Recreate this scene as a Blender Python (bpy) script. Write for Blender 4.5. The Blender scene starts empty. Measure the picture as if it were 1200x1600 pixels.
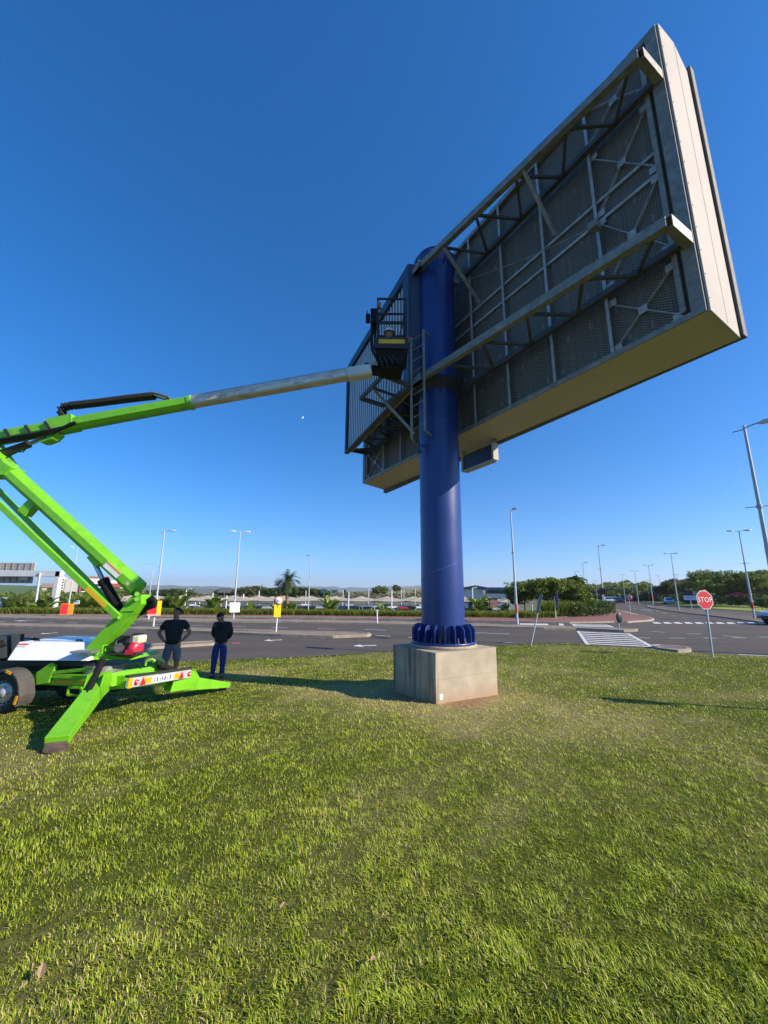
import bpy, bmesh, math, random
import numpy as np
from mathutils import Vector, Matrix
random.seed(7)
rng = np.random.default_rng(11)
S = bpy.context.scene
COL = S.collection
R = math.radians
PI = math.pi

# ------------------------------------------------------------------ camera
CAM_Z = 2.35
F = 610.0                                   # focal length in pixels of the 1200x1600 photograph
VPX, VPY = 19.0, -2969.0                    # vertical vanishing point relative to the centre
_l = math.hypot(VPX, VPY)
UPX = (VPX / _l, VPY / _l)
RTX = (-UPX[1], UPX[0])
PITCH = math.atan(F / _l)
cp, sp = math.cos(PITCH), math.sin(PITCH)
Uw = Vector((0, -sp, cp)); Fw = Vector((0, cp, sp)); Xw = Vector((1, 0, 0))
cx_ = Xw * RTX[0] + Uw * UPX[0]
cy_ = Xw * (-RTX[1]) + Uw * (-UPX[1])
M = Matrix.Identity(4)
for i in range(3):
    M[i][0] = cx_[i]; M[i][1] = cy_[i]; M[i][2] = -Fw[i]
M[2][3] = CAM_Z
cam_d = bpy.data.cameras.new('camera')
cam = bpy.data.objects.new('camera', cam_d); COL.objects.link(cam)
cam.matrix_world = M
cam_d.sensor_fit = 'VERTICAL'; cam_d.sensor_height = 24.0; cam_d.lens = F / 1600.0 * 24.0
cam_d.clip_start = 0.05; cam_d.clip_end = 20000
S.camera = cam

# ------------------------------------------------------------------ light
SUN_AZ, SUN_EL = 108.5, 29.0
w = bpy.data.worlds.new('World'); S.world = w; w.use_nodes = True
nt = w.node_tree; nt.nodes.clear()
wo = nt.nodes.new('ShaderNodeOutputWorld'); bg = nt.nodes.new('ShaderNodeBackground')
sky = nt.nodes.new('ShaderNodeTexSky'); sky.sky_type = 'NISHITA'; sky.sun_disc = False
sky.sun_elevation = R(SUN_EL); sky.sun_rotation = R(SUN_AZ)
sky.altitude = 50; sky.air_density = 1.0; sky.dust_density = 0.15; sky.ozone_density = 6.0
wtc = nt.nodes.new('ShaderNodeTexCoord'); wad = nt.nodes.new('ShaderNodeVectorMath'); wad.operation = 'ADD'; wad.inputs[1].default_value = (0, 0, .05)
wno = nt.nodes.new('ShaderNodeVectorMath'); wno.operation = 'NORMALIZE'
nt.links.new(wtc.outputs['Generated'], wad.inputs[0]); nt.links.new(wad.outputs[0], wno.inputs[0]); nt.links.new(wno.outputs[0], sky.inputs[0])
whs = nt.nodes.new('ShaderNodeHueSaturation'); whs.inputs['Saturation'].default_value = 1.26; whs.inputs['Hue'].default_value = .503; whs.inputs['Value'].default_value = 1.0
nt.links.new(sky.outputs[0], whs.inputs['Color']); nt.links.new(whs.outputs[0], bg.inputs[0]); nt.links.new(bg.outputs[0], wo.inputs[0])
bg.inputs[1].default_value = 0.106
sd = bpy.data.lights.new('sun', 'SUN'); sd.energy = 4.0; sd.angle = R(0.53); sd.color = (1.0, 0.90, 0.76)
sun = bpy.data.objects.new('sun', sd); COL.objects.link(sun)
sdir = Vector((math.sin(R(SUN_AZ)) * math.cos(R(SUN_EL)), math.cos(R(SUN_AZ)) * math.cos(R(SUN_EL)), math.sin(R(SUN_EL))))
sun.rotation_euler = sdir.to_track_quat('Z', 'Y').to_euler()
S.view_settings.view_transform = 'Standard'; S.view_settings.look = 'None'
S.view_settings.exposure = 1.0; S.view_settings.gamma = 1.0
S.render.engine = 'CYCLES'
S.cycles.max_bounces = 8; S.cycles.transparent_max_bounces = 12

# ------------------------------------------------------------------ picture -> place
def ray(x, y):
    dx, dy = x - 600.0, y - 800.0
    a = dx * RTX[0] + dy * RTX[1]; b = dx * UPX[0] + dy * UPX[1]
    return Vector((a, F * cp - b * sp, F * sp + b * cp)) / F
def G(x, y, z=0.0):
    r = ray(x, y); t = (z - CAM_Z) / r.z
    return Vector((r.x * t, r.y * t, z))
def AY(x, y, Y):
    r = ray(x, y); t = Y / r.y
    return Vector((r.x * t, Y, CAM_Z + r.z * t))
def height_at(x, y, base):
    r = ray(x, y); h = math.hypot(base[0], base[1]) / math.hypot(r.x, r.y)
    return CAM_Z + r.z * h
def lawn_h(Y):
    s = .12
    return .02 + s * np.log1p(np.exp((.68 - .05 * Y) / s))
def LG(x, y):                                # point of the lawn seen at a pixel
    r = ray(x, y); t = 2.0
    for _ in range(60):
        z = float(lawn_h(r.y * t)); t = .5 * t + .5 * (z - CAM_Z) / r.z
    return Vector((r.x * t, r.y * t, z))

# ------------------------------------------------------------------ materials
def lin(c): return tuple(((v / 255) / 12.92 if v / 255 <= .04045 else (((v / 255) + .055) / 1.055) ** 2.4) for v in c)
MATS = {}
def mat(name, col, rough=.6, metal=0.0, var=.12, scale=4.0, bump=0.0, bscale=40.0, spec=.5, coat=0.0, grime=None, gscale=2.0, gamt=.5, emit=0.0, detail=6):
    if name in MATS: return MATS[name]
    m = bpy.data.materials.new(name); m.use_nodes = True; MATS[name] = m
    N = m.node_tree.nodes; L = m.node_tree.links; b = N['Principled BSDF']
    tc = N.new('ShaderNodeTexCoord')
    b.inputs['Roughness'].default_value = rough; b.inputs['Metallic'].default_value = metal
    b.inputs['Specular IOR Level'].default_value = spec; b.inputs['Coat Weight'].default_value = coat
    b.inputs['Coat Roughness'].default_value = .15
    c = (*col, 1)
    if var > 0:
        n = N.new('ShaderNodeTexNoise'); n.inputs['Scale'].default_value = scale; n.inputs['Detail'].default_value = detail
        L.new(tc.outputs['Object'], n.inputs['Vector'])
        r = N.new('ShaderNodeValToRGB'); r.color_ramp.elements[0].position = .3; r.color_ramp.elements[1].position = .72
        r.color_ramp.elements[0].color = (*[max(0, v * (1 - var)) for v in col], 1)
        r.color_ramp.elements[1].color = (*[min(1, v * (1 + var)) for v in col], 1)
        L.new(n.outputs['Fac'], r.inputs['Fac']); out = r.outputs['Color']
        if grime is not None:
            g = N.new('ShaderNodeTexNoise'); g.inputs['Scale'].default_value = gscale; g.inputs['Detail'].default_value = 8; g.inputs['Roughness'].default_value = .65
            L.new(tc.outputs['Object'], g.inputs['Vector'])
            gr = N.new('ShaderNodeValToRGB'); gr.color_ramp.elements[0].position = .5; gr.color_ramp.elements[1].position = .7
            gr.color_ramp.elements[0].color = (0, 0, 0, 1); gr.color_ramp.elements[1].color = (gamt, gamt, gamt, 1)
            L.new(g.outputs['Fac'], gr.inputs['Fac'])
            mx = N.new('ShaderNodeMix'); mx.data_type = 'RGBA'
            L.new(gr.outputs['Color'], mx.inputs['Factor']); L.new(out, mx.inputs[6]); mx.inputs[7].default_value = (*grime, 1)
            out = mx.outputs[2]
        L.new(out, b.inputs['Base Color'])
        rr = N.new('ShaderNodeMapRange'); rr.inputs['To Min'].default_value = max(.03, rough - .1); rr.inputs['To Max'].default_value = min(1, rough + .12)
        L.new(n.outputs['Fac'], rr.inputs['Value']); L.new(rr.outputs[0], b.inputs['Roughness'])
    else:
        b.inputs['Base Color'].default_value = c
    if bump > 0:
        n2 = N.new('ShaderNodeTexNoise'); n2.inputs['Scale'].default_value = bscale; n2.inputs['Detail'].default_value = 5
        L.new(tc.outputs['Object'], n2.inputs['Vector'])
        bp = N.new('ShaderNodeBump'); bp.inputs['Strength'].default_value = bump; bp.inputs['Distance'].default_value = .02
        L.new(n2.outputs['Fac'], bp.inputs['Height']); L.new(bp.outputs[0], b.inputs['Normal'])
    if emit: b.inputs['Emission Color'].default_value = c; b.inputs['Emission Strength'].default_value = emit
    return m
def leafmat(name, c0, c1, trans=.35, rough=.55, attr=None, straw=None):
    m = bpy.data.materials.new(name); m.use_nodes = True; MATS[name] = m
    N = m.node_tree.nodes; L = m.node_tree.links; b = N['Principled BSDF']; o = N['Material Output']
    b.inputs['Roughness'].default_value = rough; b.inputs['Specular IOR Level'].default_value = .35
    if attr:
        a = N.new('ShaderNodeAttribute'); a.attribute_name = attr; colr = a.outputs['Color']
    else:
        g = N.new('ShaderNodeNewGeometry'); r = N.new('ShaderNodeValToRGB')
        r.color_ramp.elements[0].color = (*c0, 1); r.color_ramp.elements[1].color = (*c1, 1)
        if straw:
            e = r.color_ramp.elements.new(.9); e.color = (*c1, 1); r.color_ramp.elements[-1].color = (*straw, 1)
        L.new(g.outputs['Random Per Island'], r.inputs['Fac']); colr = r.outputs['Color']
    t = N.new('ShaderNodeBsdfTranslucent'); mx = N.new('ShaderNodeMixShader'); mx.inputs[0].default_value = trans
    L.new(colr, b.inputs['Base Color']); L.new(colr, t.inputs['Color'])
    L.new(b.outputs[0], mx.inputs[1]); L.new(t.outputs[0], mx.inputs[2]); L.new(mx.outputs[0], o.inputs['Surface'])
    return m

# ------------------------------------------------------------------ mesh helpers
class MB:
    def __init__(s): s.v = []; s.f = []; s.sm = []; s.mi = []; s.cur = 0
    def _add(s, vs, fs, smooth=False):
        o = len(s.v); s.v += [tuple(v) for v in vs]
        for f in fs: s.f.append(tuple(i + o for i in f)); s.sm.append(smooth); s.mi.append(s.cur)
        return s
    def hexa(s, p):                          # 8 corners: 0-3 one end (ring), 4-7 the other
        return s._add(p, [(3, 2, 1, 0), (4, 5, 6, 7), (0, 1, 5, 4), (1, 2, 6, 5), (2, 3, 7, 6), (3, 0, 4, 7)])
    def box(s, c, size, ax=None):
        c = Vector(c); x, y, z = [v / 2 for v in size]
        A = ax or (Vector((1, 0, 0)), Vector((0, 1, 0)), Vector((0, 0, 1)))
        P = []
        for dz in (-1, 1):
            for dx, dy in ((-1, -1), (1, -1), (1, 1), (-1, 1)):
                P.append(c + A[0] * dx * x + A[1] * dy * y + A[2] * dz * z)
        return s.hexa(P)
    def frame(s, p0, p1, up=None):
        p0 = Vector(p0); p1 = Vector(p1); d = (p1 - p0); l = d.length; d.normalize()
        u = Vector(up) if up is not None else Vector((0, 0, 1))
        if abs(d.dot(u)) > .97: u = Vector((0, 1, 0)) if abs(d.y) < .9 else Vector((1, 0, 0))
        sd_ = d.cross(u).normalized(); u = sd_.cross(d).normalized()
        return p0, p1, d, sd_, u
    def beam(s, p0, p1, wd, ht, up=None, w1=None, h1=None):
        p0, p1, d, a, u = s.frame(p0, p1, up); P = []
        for p, ww, hh in ((p0, wd, ht), (p1, w1 or wd, h1 or ht)):
            P += [p - a * ww / 2 - u * hh / 2, p + a * ww / 2 - u * hh / 2, p + a * ww / 2 + u * hh / 2, p - a * ww / 2 + u * hh / 2]
        return s.hexa(P)
    def octbeam(s, p0, p1, wd, ht, ch=.3, up=None, w1=None, h1=None):
        p0, p1, d, a, u = s.frame(p0, p1, up); P = []
        for p, ww, hh in ((p0, wd, ht), (p1, w1 or wd, h1 or ht)):
            cw, chh = ww * ch, hh * ch
            for x, y in ((-ww / 2 + cw, -hh / 2), (ww / 2 - cw, -hh / 2), (ww / 2, -hh / 2 + chh), (ww / 2, hh / 2 - chh), (ww / 2 - cw, hh / 2), (-ww / 2 + cw, hh / 2), (-ww / 2, hh / 2 - chh), (-ww / 2, -hh / 2 + chh)):
                P.append(p + a * x + u * y)
        F_ = [tuple(range(7, -1, -1)), tuple(range(8, 16))] + [(i, (i + 1) % 8, (i + 1) % 8 + 8, i + 8) for i in range(8)]
        return s._add(P, F_)
    def cyl(s, p0, p1, r0, r1=None, n=16, caps=True):
        r1 = r0 if r1 is None else r1
        p0, p1, d, a, u = s.frame(p0, p1); P = []
        for p, r in ((p0, r0), (p1, r1)):
            for i in range(n): t = 2 * PI * i / n; P.append(p + a * math.cos(t) * r + u * math.sin(t) * r)
        s._add(P, [(i, (i + 1) % n, (i + 1) % n + n, i + n) for i in range(n)], True)
        if caps: s._add(P, [tuple(range(n - 1, -1, -1)), tuple(range(n, 2 * n))])
        return s
    def tube(s, pts, r, n=8, closed=False):
        pts = [Vector(p) for p in pts]; P = []; m = len(pts); prev = None
        for i, p in enumerate(pts):
            d = (pts[min(i + 1, m - 1)] - pts[max(i - 1, 0)]).normalized()
            if prev is None:
                u = Vector((0, 0, 1)) if abs(d.z) < .9 else Vector((0, 1, 0))
            else: u = prev
            a = d.cross(u).normalized(); u = a.cross(d).normalized(); prev = u
            rr = r[i] if isinstance(r, (list, tuple)) else r
            for k in range(n): t = 2 * PI * k / n; P.append(p + a * math.cos(t) * rr + u * math.sin(t) * rr)
        Fc = [(j * n + i, j * n + (i + 1) % n, (j + 1) * n + (i + 1) % n, (j + 1) * n + i) for j in range(m - 1) for i in range(n)]
        s._add(P, Fc, True)
        s._add(P, [tuple(range(n - 1, -1, -1)), tuple(range((m - 1) * n, m * n))])
        return s
    def prism(s, poly, h):                   # poly: list of 3D points (planar), extruded along vector h
        h = Vector(h); n = len(poly); P = [Vector(p) for p in poly]; P += [p + h for p in P]
        return s._add(P, [tuple(range(n - 1, -1, -1)), tuple(range(n, 2 * n))] + [(i, (i + 1) % n, (i + 1) % n + n, i + n) for i in range(n)])
    def poly(s, pts): return s._add(pts, [tuple(range(len(pts)))])
    def lathe(s, c, prof, n=24, axis=None, smooth=True):   # prof: (r, z) list about axis through c
        c = Vector(c); ax = Vector(axis or (0, 0, 1)).normalized()
        t0 = Vector((0, 1, 0)) if abs(ax.y) < .9 else Vector((1, 0, 0))
        a = ax.cross(t0).normalized(); b = ax.cross(a); P = []
        for r, z in prof:
            for i in range(n): t = 2 * PI * i / n; P.append(c + ax * z + a * math.cos(t) * r + b * math.sin(t) * r)
        m = len(prof)
        return s._add(P, [(j * n + i, j * n + (i + 1) % n, (j + 1) * n + (i + 1) % n, (j + 1) * n + i) for j in range(m - 1) for i in range(n)], smooth)
    def ball(s, c, r, n=12, sc=(1, 1, 1)):
        c = Vector(c); P = []; k = n // 2
        for j in range(k + 1):
            ph = PI * j / k
            for i in range(n):
                t = 2 * PI * i / n; P.append(c + Vector((math.sin(ph) * math.cos(t) * r * sc[0], math.sin(ph) * math.sin(t) * r * sc[1], math.cos(ph) * r * sc[2])))
        return s._add(P, [(j * n + i, (j + 1) * n + i, (j + 1) * n + (i + 1) % n, j * n + (i + 1) % n) for j in range(k) for i in range(n)], True)
    def build(s, name, mats, parent=None, bevel=0.0):
        me = bpy.data.meshes.new(name)
        o_ = Vector(ORG.get(parent.name, (0, 0, 0))) if parent is not None else Vector((0, 0, 0))
        me.from_pydata([(v[0] - o_.x, v[1] - o_.y, v[2] - o_.z) for v in s.v], [], s.f)
        me.polygons.foreach_set('use_smooth', s.sm); me.polygons.foreach_set('material_index', s.mi)
        for mm in (mats if isinstance(mats, (list, tuple)) else [mats]): me.materials.append(mm)
        bm = bmesh.new(); bm.from_mesh(me)
        bmesh.ops.recalc_face_normals(bm, faces=bm.faces); bm.to_mesh(me); bm.free()
        me.update()
        o = bpy.data.objects.new(name, me); COL.objects.link(o)
        if parent is not None: o.parent = parent; ORG[o.name] = ORG.get(parent.name, (0, 0, 0))
        if bevel > 0:
            b = o.modifiers.new('bevel', 'BEVEL'); b.width = bevel; b.segments = 2; b.limit_method = 'ANGLE'; b.angle_limit = R(40)
        return o
ORG = {}
def tag(o, label=None, cat=None, group=None, kind=None):
    if label: o['label'] = label
    if cat: o['category'] = cat
    if group: o['group'] = group
    if kind: o['kind'] = kind
    return o
def thing(name, loc, label, cat, group=None):
    o = bpy.data.objects.new(name, None); COL.objects.link(o); o.empty_display_size = .2
    o.location = loc; ORG[o.name] = tuple(loc)
    return tag(o, label, cat, group)
def place_copy(root, loc, rz=0.0, sc=None, label=None, group=None):
    r = root.copy(); COL.objects.link(r); r.location = loc; r.rotation_euler = (0, 0, rz)
    if sc: r.scale = sc if isinstance(sc, (tuple, list)) else (sc, sc, sc)
    if label: r['label'] = label
    if group: r['group'] = group
    def rec(a, b):
        for ch in list(a.children):
            c = ch.copy(); COL.objects.link(c); c.parent = b; rec(ch, c)
    rec(root, r)
    return r
def struct(mb, name, m, kind='structure', **k): return tag(mb.build(name, m, **k), kind=kind)
def np_mesh(name, V, Q, m, parent=None, col=None, smooth=False, nper=4):
    me = bpy.data.meshes.new(name); V = np.asarray(V, np.float32); Q = np.asarray(Q, np.int32)
    me.vertices.add(len(V)); me.vertices.foreach_set('co', V.ravel())
    me.loops.add(Q.size); me.loops.foreach_set('vertex_index', Q.ravel())
    me.polygons.add(len(Q)); me.polygons.foreach_set('loop_start', np.arange(len(Q), dtype=np.int32) * nper)
    me.polygons.foreach_set('loop_total', np.full(len(Q), nper, np.int32))
    if smooth: me.polygons.foreach_set('use_smooth', np.ones(len(Q), bool))
    me.update(calc_edges=True)
    if col is not None:
        a = me.color_attributes.new('tint', 'FLOAT_COLOR', 'POINT')
        c4 = np.ones((len(V), 4), np.float32); c4[:, :3] = col; a.data.foreach_set('color', c4.ravel())
    me.materials.append(m)
    o = bpy.data.objects.new(name, me); COL.objects.link(o)
    if parent is not None: o.parent = parent; ORG[o.name] = ORG.get(parent.name, (0, 0, 0))
    return o
def leaf_quads(C, size, r=rng, up=.3, aspect=.5):
    n = len(C); nr = r.normal(size=(n, 3)); nr[:, 2] = np.abs(nr[:, 2]) + up; nr /= np.linalg.norm(nr, axis=1)[:, None]
    t = r.normal(size=(n, 3)); a = np.cross(nr, t); a /= np.linalg.norm(a, axis=1)[:, None]; b = np.cross(nr, a)
    s = (size * r.uniform(.6, 1.35, n))[:, None]
    V = np.stack([C - a * s, C - b * s * aspect + nr * s * .12, C + a * s, C + b * s * aspect + nr * s * .12], 1).reshape(-1, 3)
    return V, np.arange(4 * n).reshape(-1, 4)
def text_mesh(body, size, depth=.002):
    cu = bpy.data.curves.new('lettering', 'FONT'); cu.body = body; cu.size = size; cu.extrude = depth
    cu.align_x = 'CENTER'; cu.align_y = 'CENTER'; cu.resolution_u = 2
    o = bpy.data.objects.new('lettering', cu); COL.objects.link(o)
    dg = bpy.context.evaluated_depsgraph_get(); me = bpy.data.meshes.new_from_object(o.evaluated_get(dg))
    bpy.data.objects.remove(o); bpy.data.curves.remove(cu)
    return me
def lettering(body, size, c, right, up, m, parent, fat=.0):
    me = text_mesh(body, size, max(.002, fat)); right = Vector(right).normalized(); up = Vector(up).normalized(); nn = right.cross(up)
    T = Matrix.Identity(4)
    for i in range(3): T[i][0] = right[i]; T[i][1] = up[i]; T[i][2] = nn[i]
    off = Vector(c) - Vector(ORG.get(parent.name, (0, 0, 0)))
    for i in range(3): T[i][3] = off[i]
    me.transform(T); me.materials.clear(); me.materials.append(m)
    o = bpy.data.objects.new('lettering', me); COL.objects.link(o); o.parent = parent; ORG[o.name] = ORG.get(parent.name, (0, 0, 0))
    return o
def skin_mesh(nodes, edges, sub=1):
    """nodes: name -> (x, y, z, r or (rx, ry)); first is the root. Returns a mesh grown by a Skin modifier."""
    names = list(nodes); me = bpy.data.meshes.new('body')
    me.from_pydata([nodes[n][:3] for n in names], [(names.index(a), names.index(b)) for a, b in edges], [])
    o = bpy.data.objects.new('body', me); COL.objects.link(o)
    o.modifiers.new('skin', 'SKIN').use_smooth_shade = True
    for i, n in enumerate(names):
        r = nodes[n][3]; me.skin_vertices[0].data[i].radius = r if isinstance(r, (tuple, list)) else (r, r)
        me.skin_vertices[0].data[i].use_root = (i == 0)
    sb = o.modifiers.new('sub', 'SUBSURF'); sb.levels = sub; sb.render_levels = sub
    dg = bpy.context.evaluated_depsgraph_get(); out = bpy.data.meshes.new_from_object(o.evaluated_get(dg))
    bpy.data.objects.remove(o); bpy.data.meshes.remove(me)
    for p in out.polygons: p.use_smooth = True
    return out
def link_mesh(name, me, m, parent):
    me.materials.clear(); me.materials.append(m)
    o = bpy.data.objects.new(name, me); COL.objects.link(o); o.parent = parent; ORG[o.name] = ORG.get(parent.name, (0, 0, 0))
    return o
# ================================================================== SETTING
PC = Vector((1.31, 8.86, 0))                       # foot of the billboard pole
def vnoise(x, y, sc, seed):
    g = np.random.default_rng(seed).random((64, 64)); u = x * sc; v = y * sc
    i = np.floor(u).astype(int); j = np.floor(v).astype(int); a = u - i; b = v - j
    a = a * a * (3 - 2 * a); b = b * b * (3 - 2 * b)
    q = lambda p, r: g[p % 64, r % 64]
    return q(i, j) * (1 - a) * (1 - b) + q(i + 1, j) * a * (1 - b) + q(i, j + 1) * (1 - a) * b + q(i + 1, j + 1) * a * b
def fbm(x, y, sc, seed): return .5 * vnoise(x, y, sc, seed) + .3 * vnoise(x, y, sc * 2.1, seed + 1) + .2 * vnoise(x, y, sc * 4.3, seed + 2)
def inside(px, py, poly):
    c = np.zeros(len(px), bool); n = len(poly)
    for i in range(n):
        x0, y0 = poly[i]; x1, y1 = poly[(i + 1) % n]
        if y0 == y1: continue
        k = ((y0 > py) != (y1 > py)) & (px < (x1 - x0) * (py - y0) / (y1 - y0) + x0); c ^= k
    return c

# --- ground sheet: level by the roads, dropping behind the planted strip into the car park and the valley
RD_AZ = R(22.3)                                    # the road that runs away to the right
def ground_z(X, Y):
    X = np.asarray(X, float); Y = np.asarray(Y, float)
    side = (X - 23) - (Y - 44) * math.tan(RD_AZ)            # >0: right of the line beside the far road
    k = np.clip((Y - 40.5) / 5.0, 0, 1) * np.clip((-side - 1) / 6.0, 0, 1); k = k * k * (3 - 2 * k)
    far = np.clip((np.hypot(X, Y) - 120) / 900.0, 0, 1) * np.clip((-side) / 60.0, 0, 1)
    return -.05 - 1.1 * k - 14.0 * far
gx = np.concatenate([[-6000, -3000, -1500, -800, -500, -300, -200, -150, -120], np.arange(-100, 121, 2.5), [130, 150, 200, 300, 500, 800, 1500, 3000, 6000]])
gy = np.concatenate([[-400, -200, -100, -50, -20, 0, 10, 20, 30, 36], np.arange(38, 130, 2.0), [140, 160, 200, 260, 340, 450, 600, 900, 1300, 2000, 3500, 6500]])
XX, YY = np.meshgrid(gx, gy); ZZ = ground_z(XX, YY)
Vg = np.stack([XX, YY, ZZ], -1).reshape(-1, 3); nx = len(gx); ny = len(gy)
ii, jj = np.meshgrid(np.arange(nx - 1), np.arange(ny - 1)); q0 = (jj * nx + ii).ravel()
Qg = np.stack([q0, q0 + 1, q0 + nx + 1, q0 + nx], 1)
m_ground = mat('dry_earth_and_grass', (.10, .105, .045), .95, var=.35, scale=.05, grime=(.16, .13, .08), gscale=.02, gamt=.7)
tag(np_mesh('ground', Vg, Qg, m_ground, smooth=True), kind='structure')

# --- asphalt
def asphalt(name, c):
    m = mat(name, c, .9, var=.10, scale=.8, bump=.25, bscale=220, spec=.3, grime=tuple(v * .72 for v in c), gscale=.22, gamt=.45, detail=10)
    N = m.node_tree.nodes; L = m.node_tree.links; bs = N['Principled BSDF']; old = bs.inputs['Base Color'].links[0].from_socket
    tc = N.new('ShaderNodeTexCoord'); mp = N.new('ShaderNodeMapping'); mp.inputs['Rotation'].default_value = (0, 0, R(13)); mp.inputs['Scale'].default_value = (.035, .75, 1); L.new(tc.outputs['Object'], mp.inputs[0])
    n = N.new('ShaderNodeTexNoise'); n.inputs['Scale'].default_value = 1.0; n.inputs['Detail'].default_value = 7; L.new(mp.outputs[0], n.inputs['Vector'])
    mr = N.new('ShaderNodeMapRange'); mr.inputs['From Min'].default_value = .3; mr.inputs['From Max'].default_value = .7; mr.inputs['To Min'].default_value = .82; mr.inputs['To Max'].default_value = 1.16; L.new(n.outputs['Fac'], mr.inputs['Value'])
    hs = N.new('ShaderNodeHueSaturation'); L.new(mr.outputs[0], hs.inputs['Value']); L.new(old, hs.inputs['Color']); L.new(hs.outputs[0], bs.inputs['Base Color'])
    return m
m_asph = asphalt('asphalt', (.094, .077, .062))
b = MB(); b.poly([(-160, 7, .0), (140, 7, .0), (140, 43, .0), (22, 43, .0), (15, 39.5, .0), (-160, 44, .0)]); struct(b, 'road', m_asph)
dv = Vector((math.sin(RD_AZ), math.cos(RD_AZ), 0)); dn = Vector((dv.y, -dv.x, 0))
r0 = G(1005, 963.5)
b = MB(); b.poly([r0 + dn * -6 + dv * -3 + Vector((0, 0, .004)), r0 + dn * 27 + dv * -9 + Vector((0, 0, .004)), r0 + dn * 27 + dv * 420 + Vector((0, 0, .004)), r0 + dn * -6 + dv * 420 + Vector((0, 0, .004))])
struct(b, 'road_beyond', m_asph)
m_cp = asphalt('car_park_asphalt', (.10, .098, .095))
b = MB()
for i in range(12):
    x0, x1 = -80 + i * 9, -71 + i * 9
    b.poly([(x0, 47.5, float(ground_z(-20, 47.5)) + .02), (x1, 47.5, float(ground_z(-20, 47.5)) + .02), (x1, 84, float(ground_z(-20, 84)) + .03), (x0, 84, float(ground_z(-20, 84)) + .03)])
struct(b, 'car_park', m_cp)

# --- islands, pavement
m_kerb = mat('kerb_concrete', (.34, .285, .215), .85, var=.2, scale=3, bump=.3, bscale=60, grime=(.16, .12, .09), gscale=1.2)
m_pav = mat('tan_pavers', (.25, .19, .135), .9, var=.22, scale=2.2, bump=.3, bscale=60, grime=(.14, .10, .07), gscale=.8)
def brick_mat(name, c1, c2, mortar, sc):
    m = bpy.data.materials.new(name); m.use_nodes = True; N = m.node_tree.nodes; L = m.node_tree.links; bs = N['Principled BSDF']; bs.inputs['Roughness'].default_value = .85
    tc = N.new('ShaderNodeTexCoord'); br = N.new('ShaderNodeTexBrick'); br.inputs['Scale'].default_value = sc
    br.inputs['Color1'].default_value = (*c1, 1); br.inputs['Color2'].default_value = (*c2, 1); br.inputs['Mortar'].default_value = (*mortar, 1); br.inputs['Mortar Size'].default_value = .012
    L.new(tc.outputs['Object'], br.inputs['Vector'])
    n = N.new('ShaderNodeTexNoise'); n.inputs['Scale'].default_value = .7; n.inputs['Detail'].default_value = 8; L.new(tc.outputs['Object'], n.inputs['Vector'])
    hs = N.new('ShaderNodeHueSaturation'); mr = N.new('ShaderNodeMapRange'); mr.inputs['To Min'].default_value = .65; mr.inputs['To Max'].default_value = 1.3
    L.new(n.outputs['Fac'], mr.inputs['Value']); L.new(mr.outputs[0], hs.inputs['Value']); L.new(br.outputs['Color'], hs.inputs['Color']); L.new(hs.outputs[0], bs.inputs['Base Color'])
    return m
m_brick = brick_mat('red_brick_paving', (.27, .105, .08), (.21, .085, .065), (.16, .10, .08), 4.5)
def island(name, pts, h=.13, top=m_pav, kerb=.18):
    """a kerbed island: pts are its outline on the road; a kerb ring of its own and the paving a little lower"""
    n = len(pts); P = [Vector((p[0], p[1], 0)) for p in pts]; c = sum(P, Vector()) / n
    area = sum(P[i].x * P[(i + 1) % n].y - P[(i + 1) % n].x * P[i].y for i in range(n))
    inn = []
    for i in range(n):
        e0 = (P[i] - P[i - 1]).normalized(); e1 = (P[(i + 1) % n] - P[i]).normalized()
        nn = Vector((-(e0.y + e1.y), e0.x + e1.x, 0))
        if nn.length < .01: nn = Vector((-e0.y, e0.x, 0))
        nn.normalize(); nn *= 1 if area > 0 else -1
        inn.append(P[i] + nn * kerb)
    k = MB()
    for i in range(n):
        j = (i + 1) % n; z = Vector((0, 0, h)); zb = Vector((0, 0, -.02))
        k.poly([P[i] + zb, P[j] + zb, P[j] + z, P[i] + z]); k.poly([P[i] + z, P[j] + z, inn[j] + z, inn[i] + z])
        k.poly([inn[i] + z, inn[j] + z, inn[j] + z * .8, inn[i] + z * .8])
    o = struct(k, name, m_kerb)
    t = MB(); t.poly([p + Vector((0, 0, h * .82)) for p in inn]); struct(t, 'paving', top, parent=o)
    return o
def gp(l, z=0): return [G(x, y, z) for x, y in l]
def ngp(l):                                        # smooth a pixel polyline into ground points
    return gp(l)
isl_m2 = gp([(-260, 957.5), (0, 962.8), (230, 967.5), (440, 970.2), (540, 971.5), (660, 974.2), (730, 976.5), (820, 979), (880, 980.3), (902, 981.7), (955, 983.2), (985, 984.2), (997, 985.6), (994, 987.2), (975, 987.6), (902, 984.2), (850, 983.5), (661, 978.2), (560, 976), (440, 973.6), (230, 971.5), (0, 966.8), (-260, 961)])
island('median', isl_m2)
isl_m1 = gp([(-260, 966.5), (0, 976), (150, 979), (230, 981.5), (440, 988), (560, 991), (577, 992), (580, 993.6), (574, 995.5), (520, 997.2), (440, 994.8), (230, 986), (150, 983.6), (0, 980), (-260, 970)])
island('median', isl_m1)
island('traffic_island', gp([(180, 1013), (230, 1009.5), (333, 1004), (345, 1005), (333, 1008.6), (230, 1015), (180, 1019)]), h=.1)
island('traffic_island', gp([(-180, 988), (0, 1000), (60, 1003), (80, 1005.5), (60, 1008), (0, 1007), (-180, 999)]), h=.1)
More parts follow.
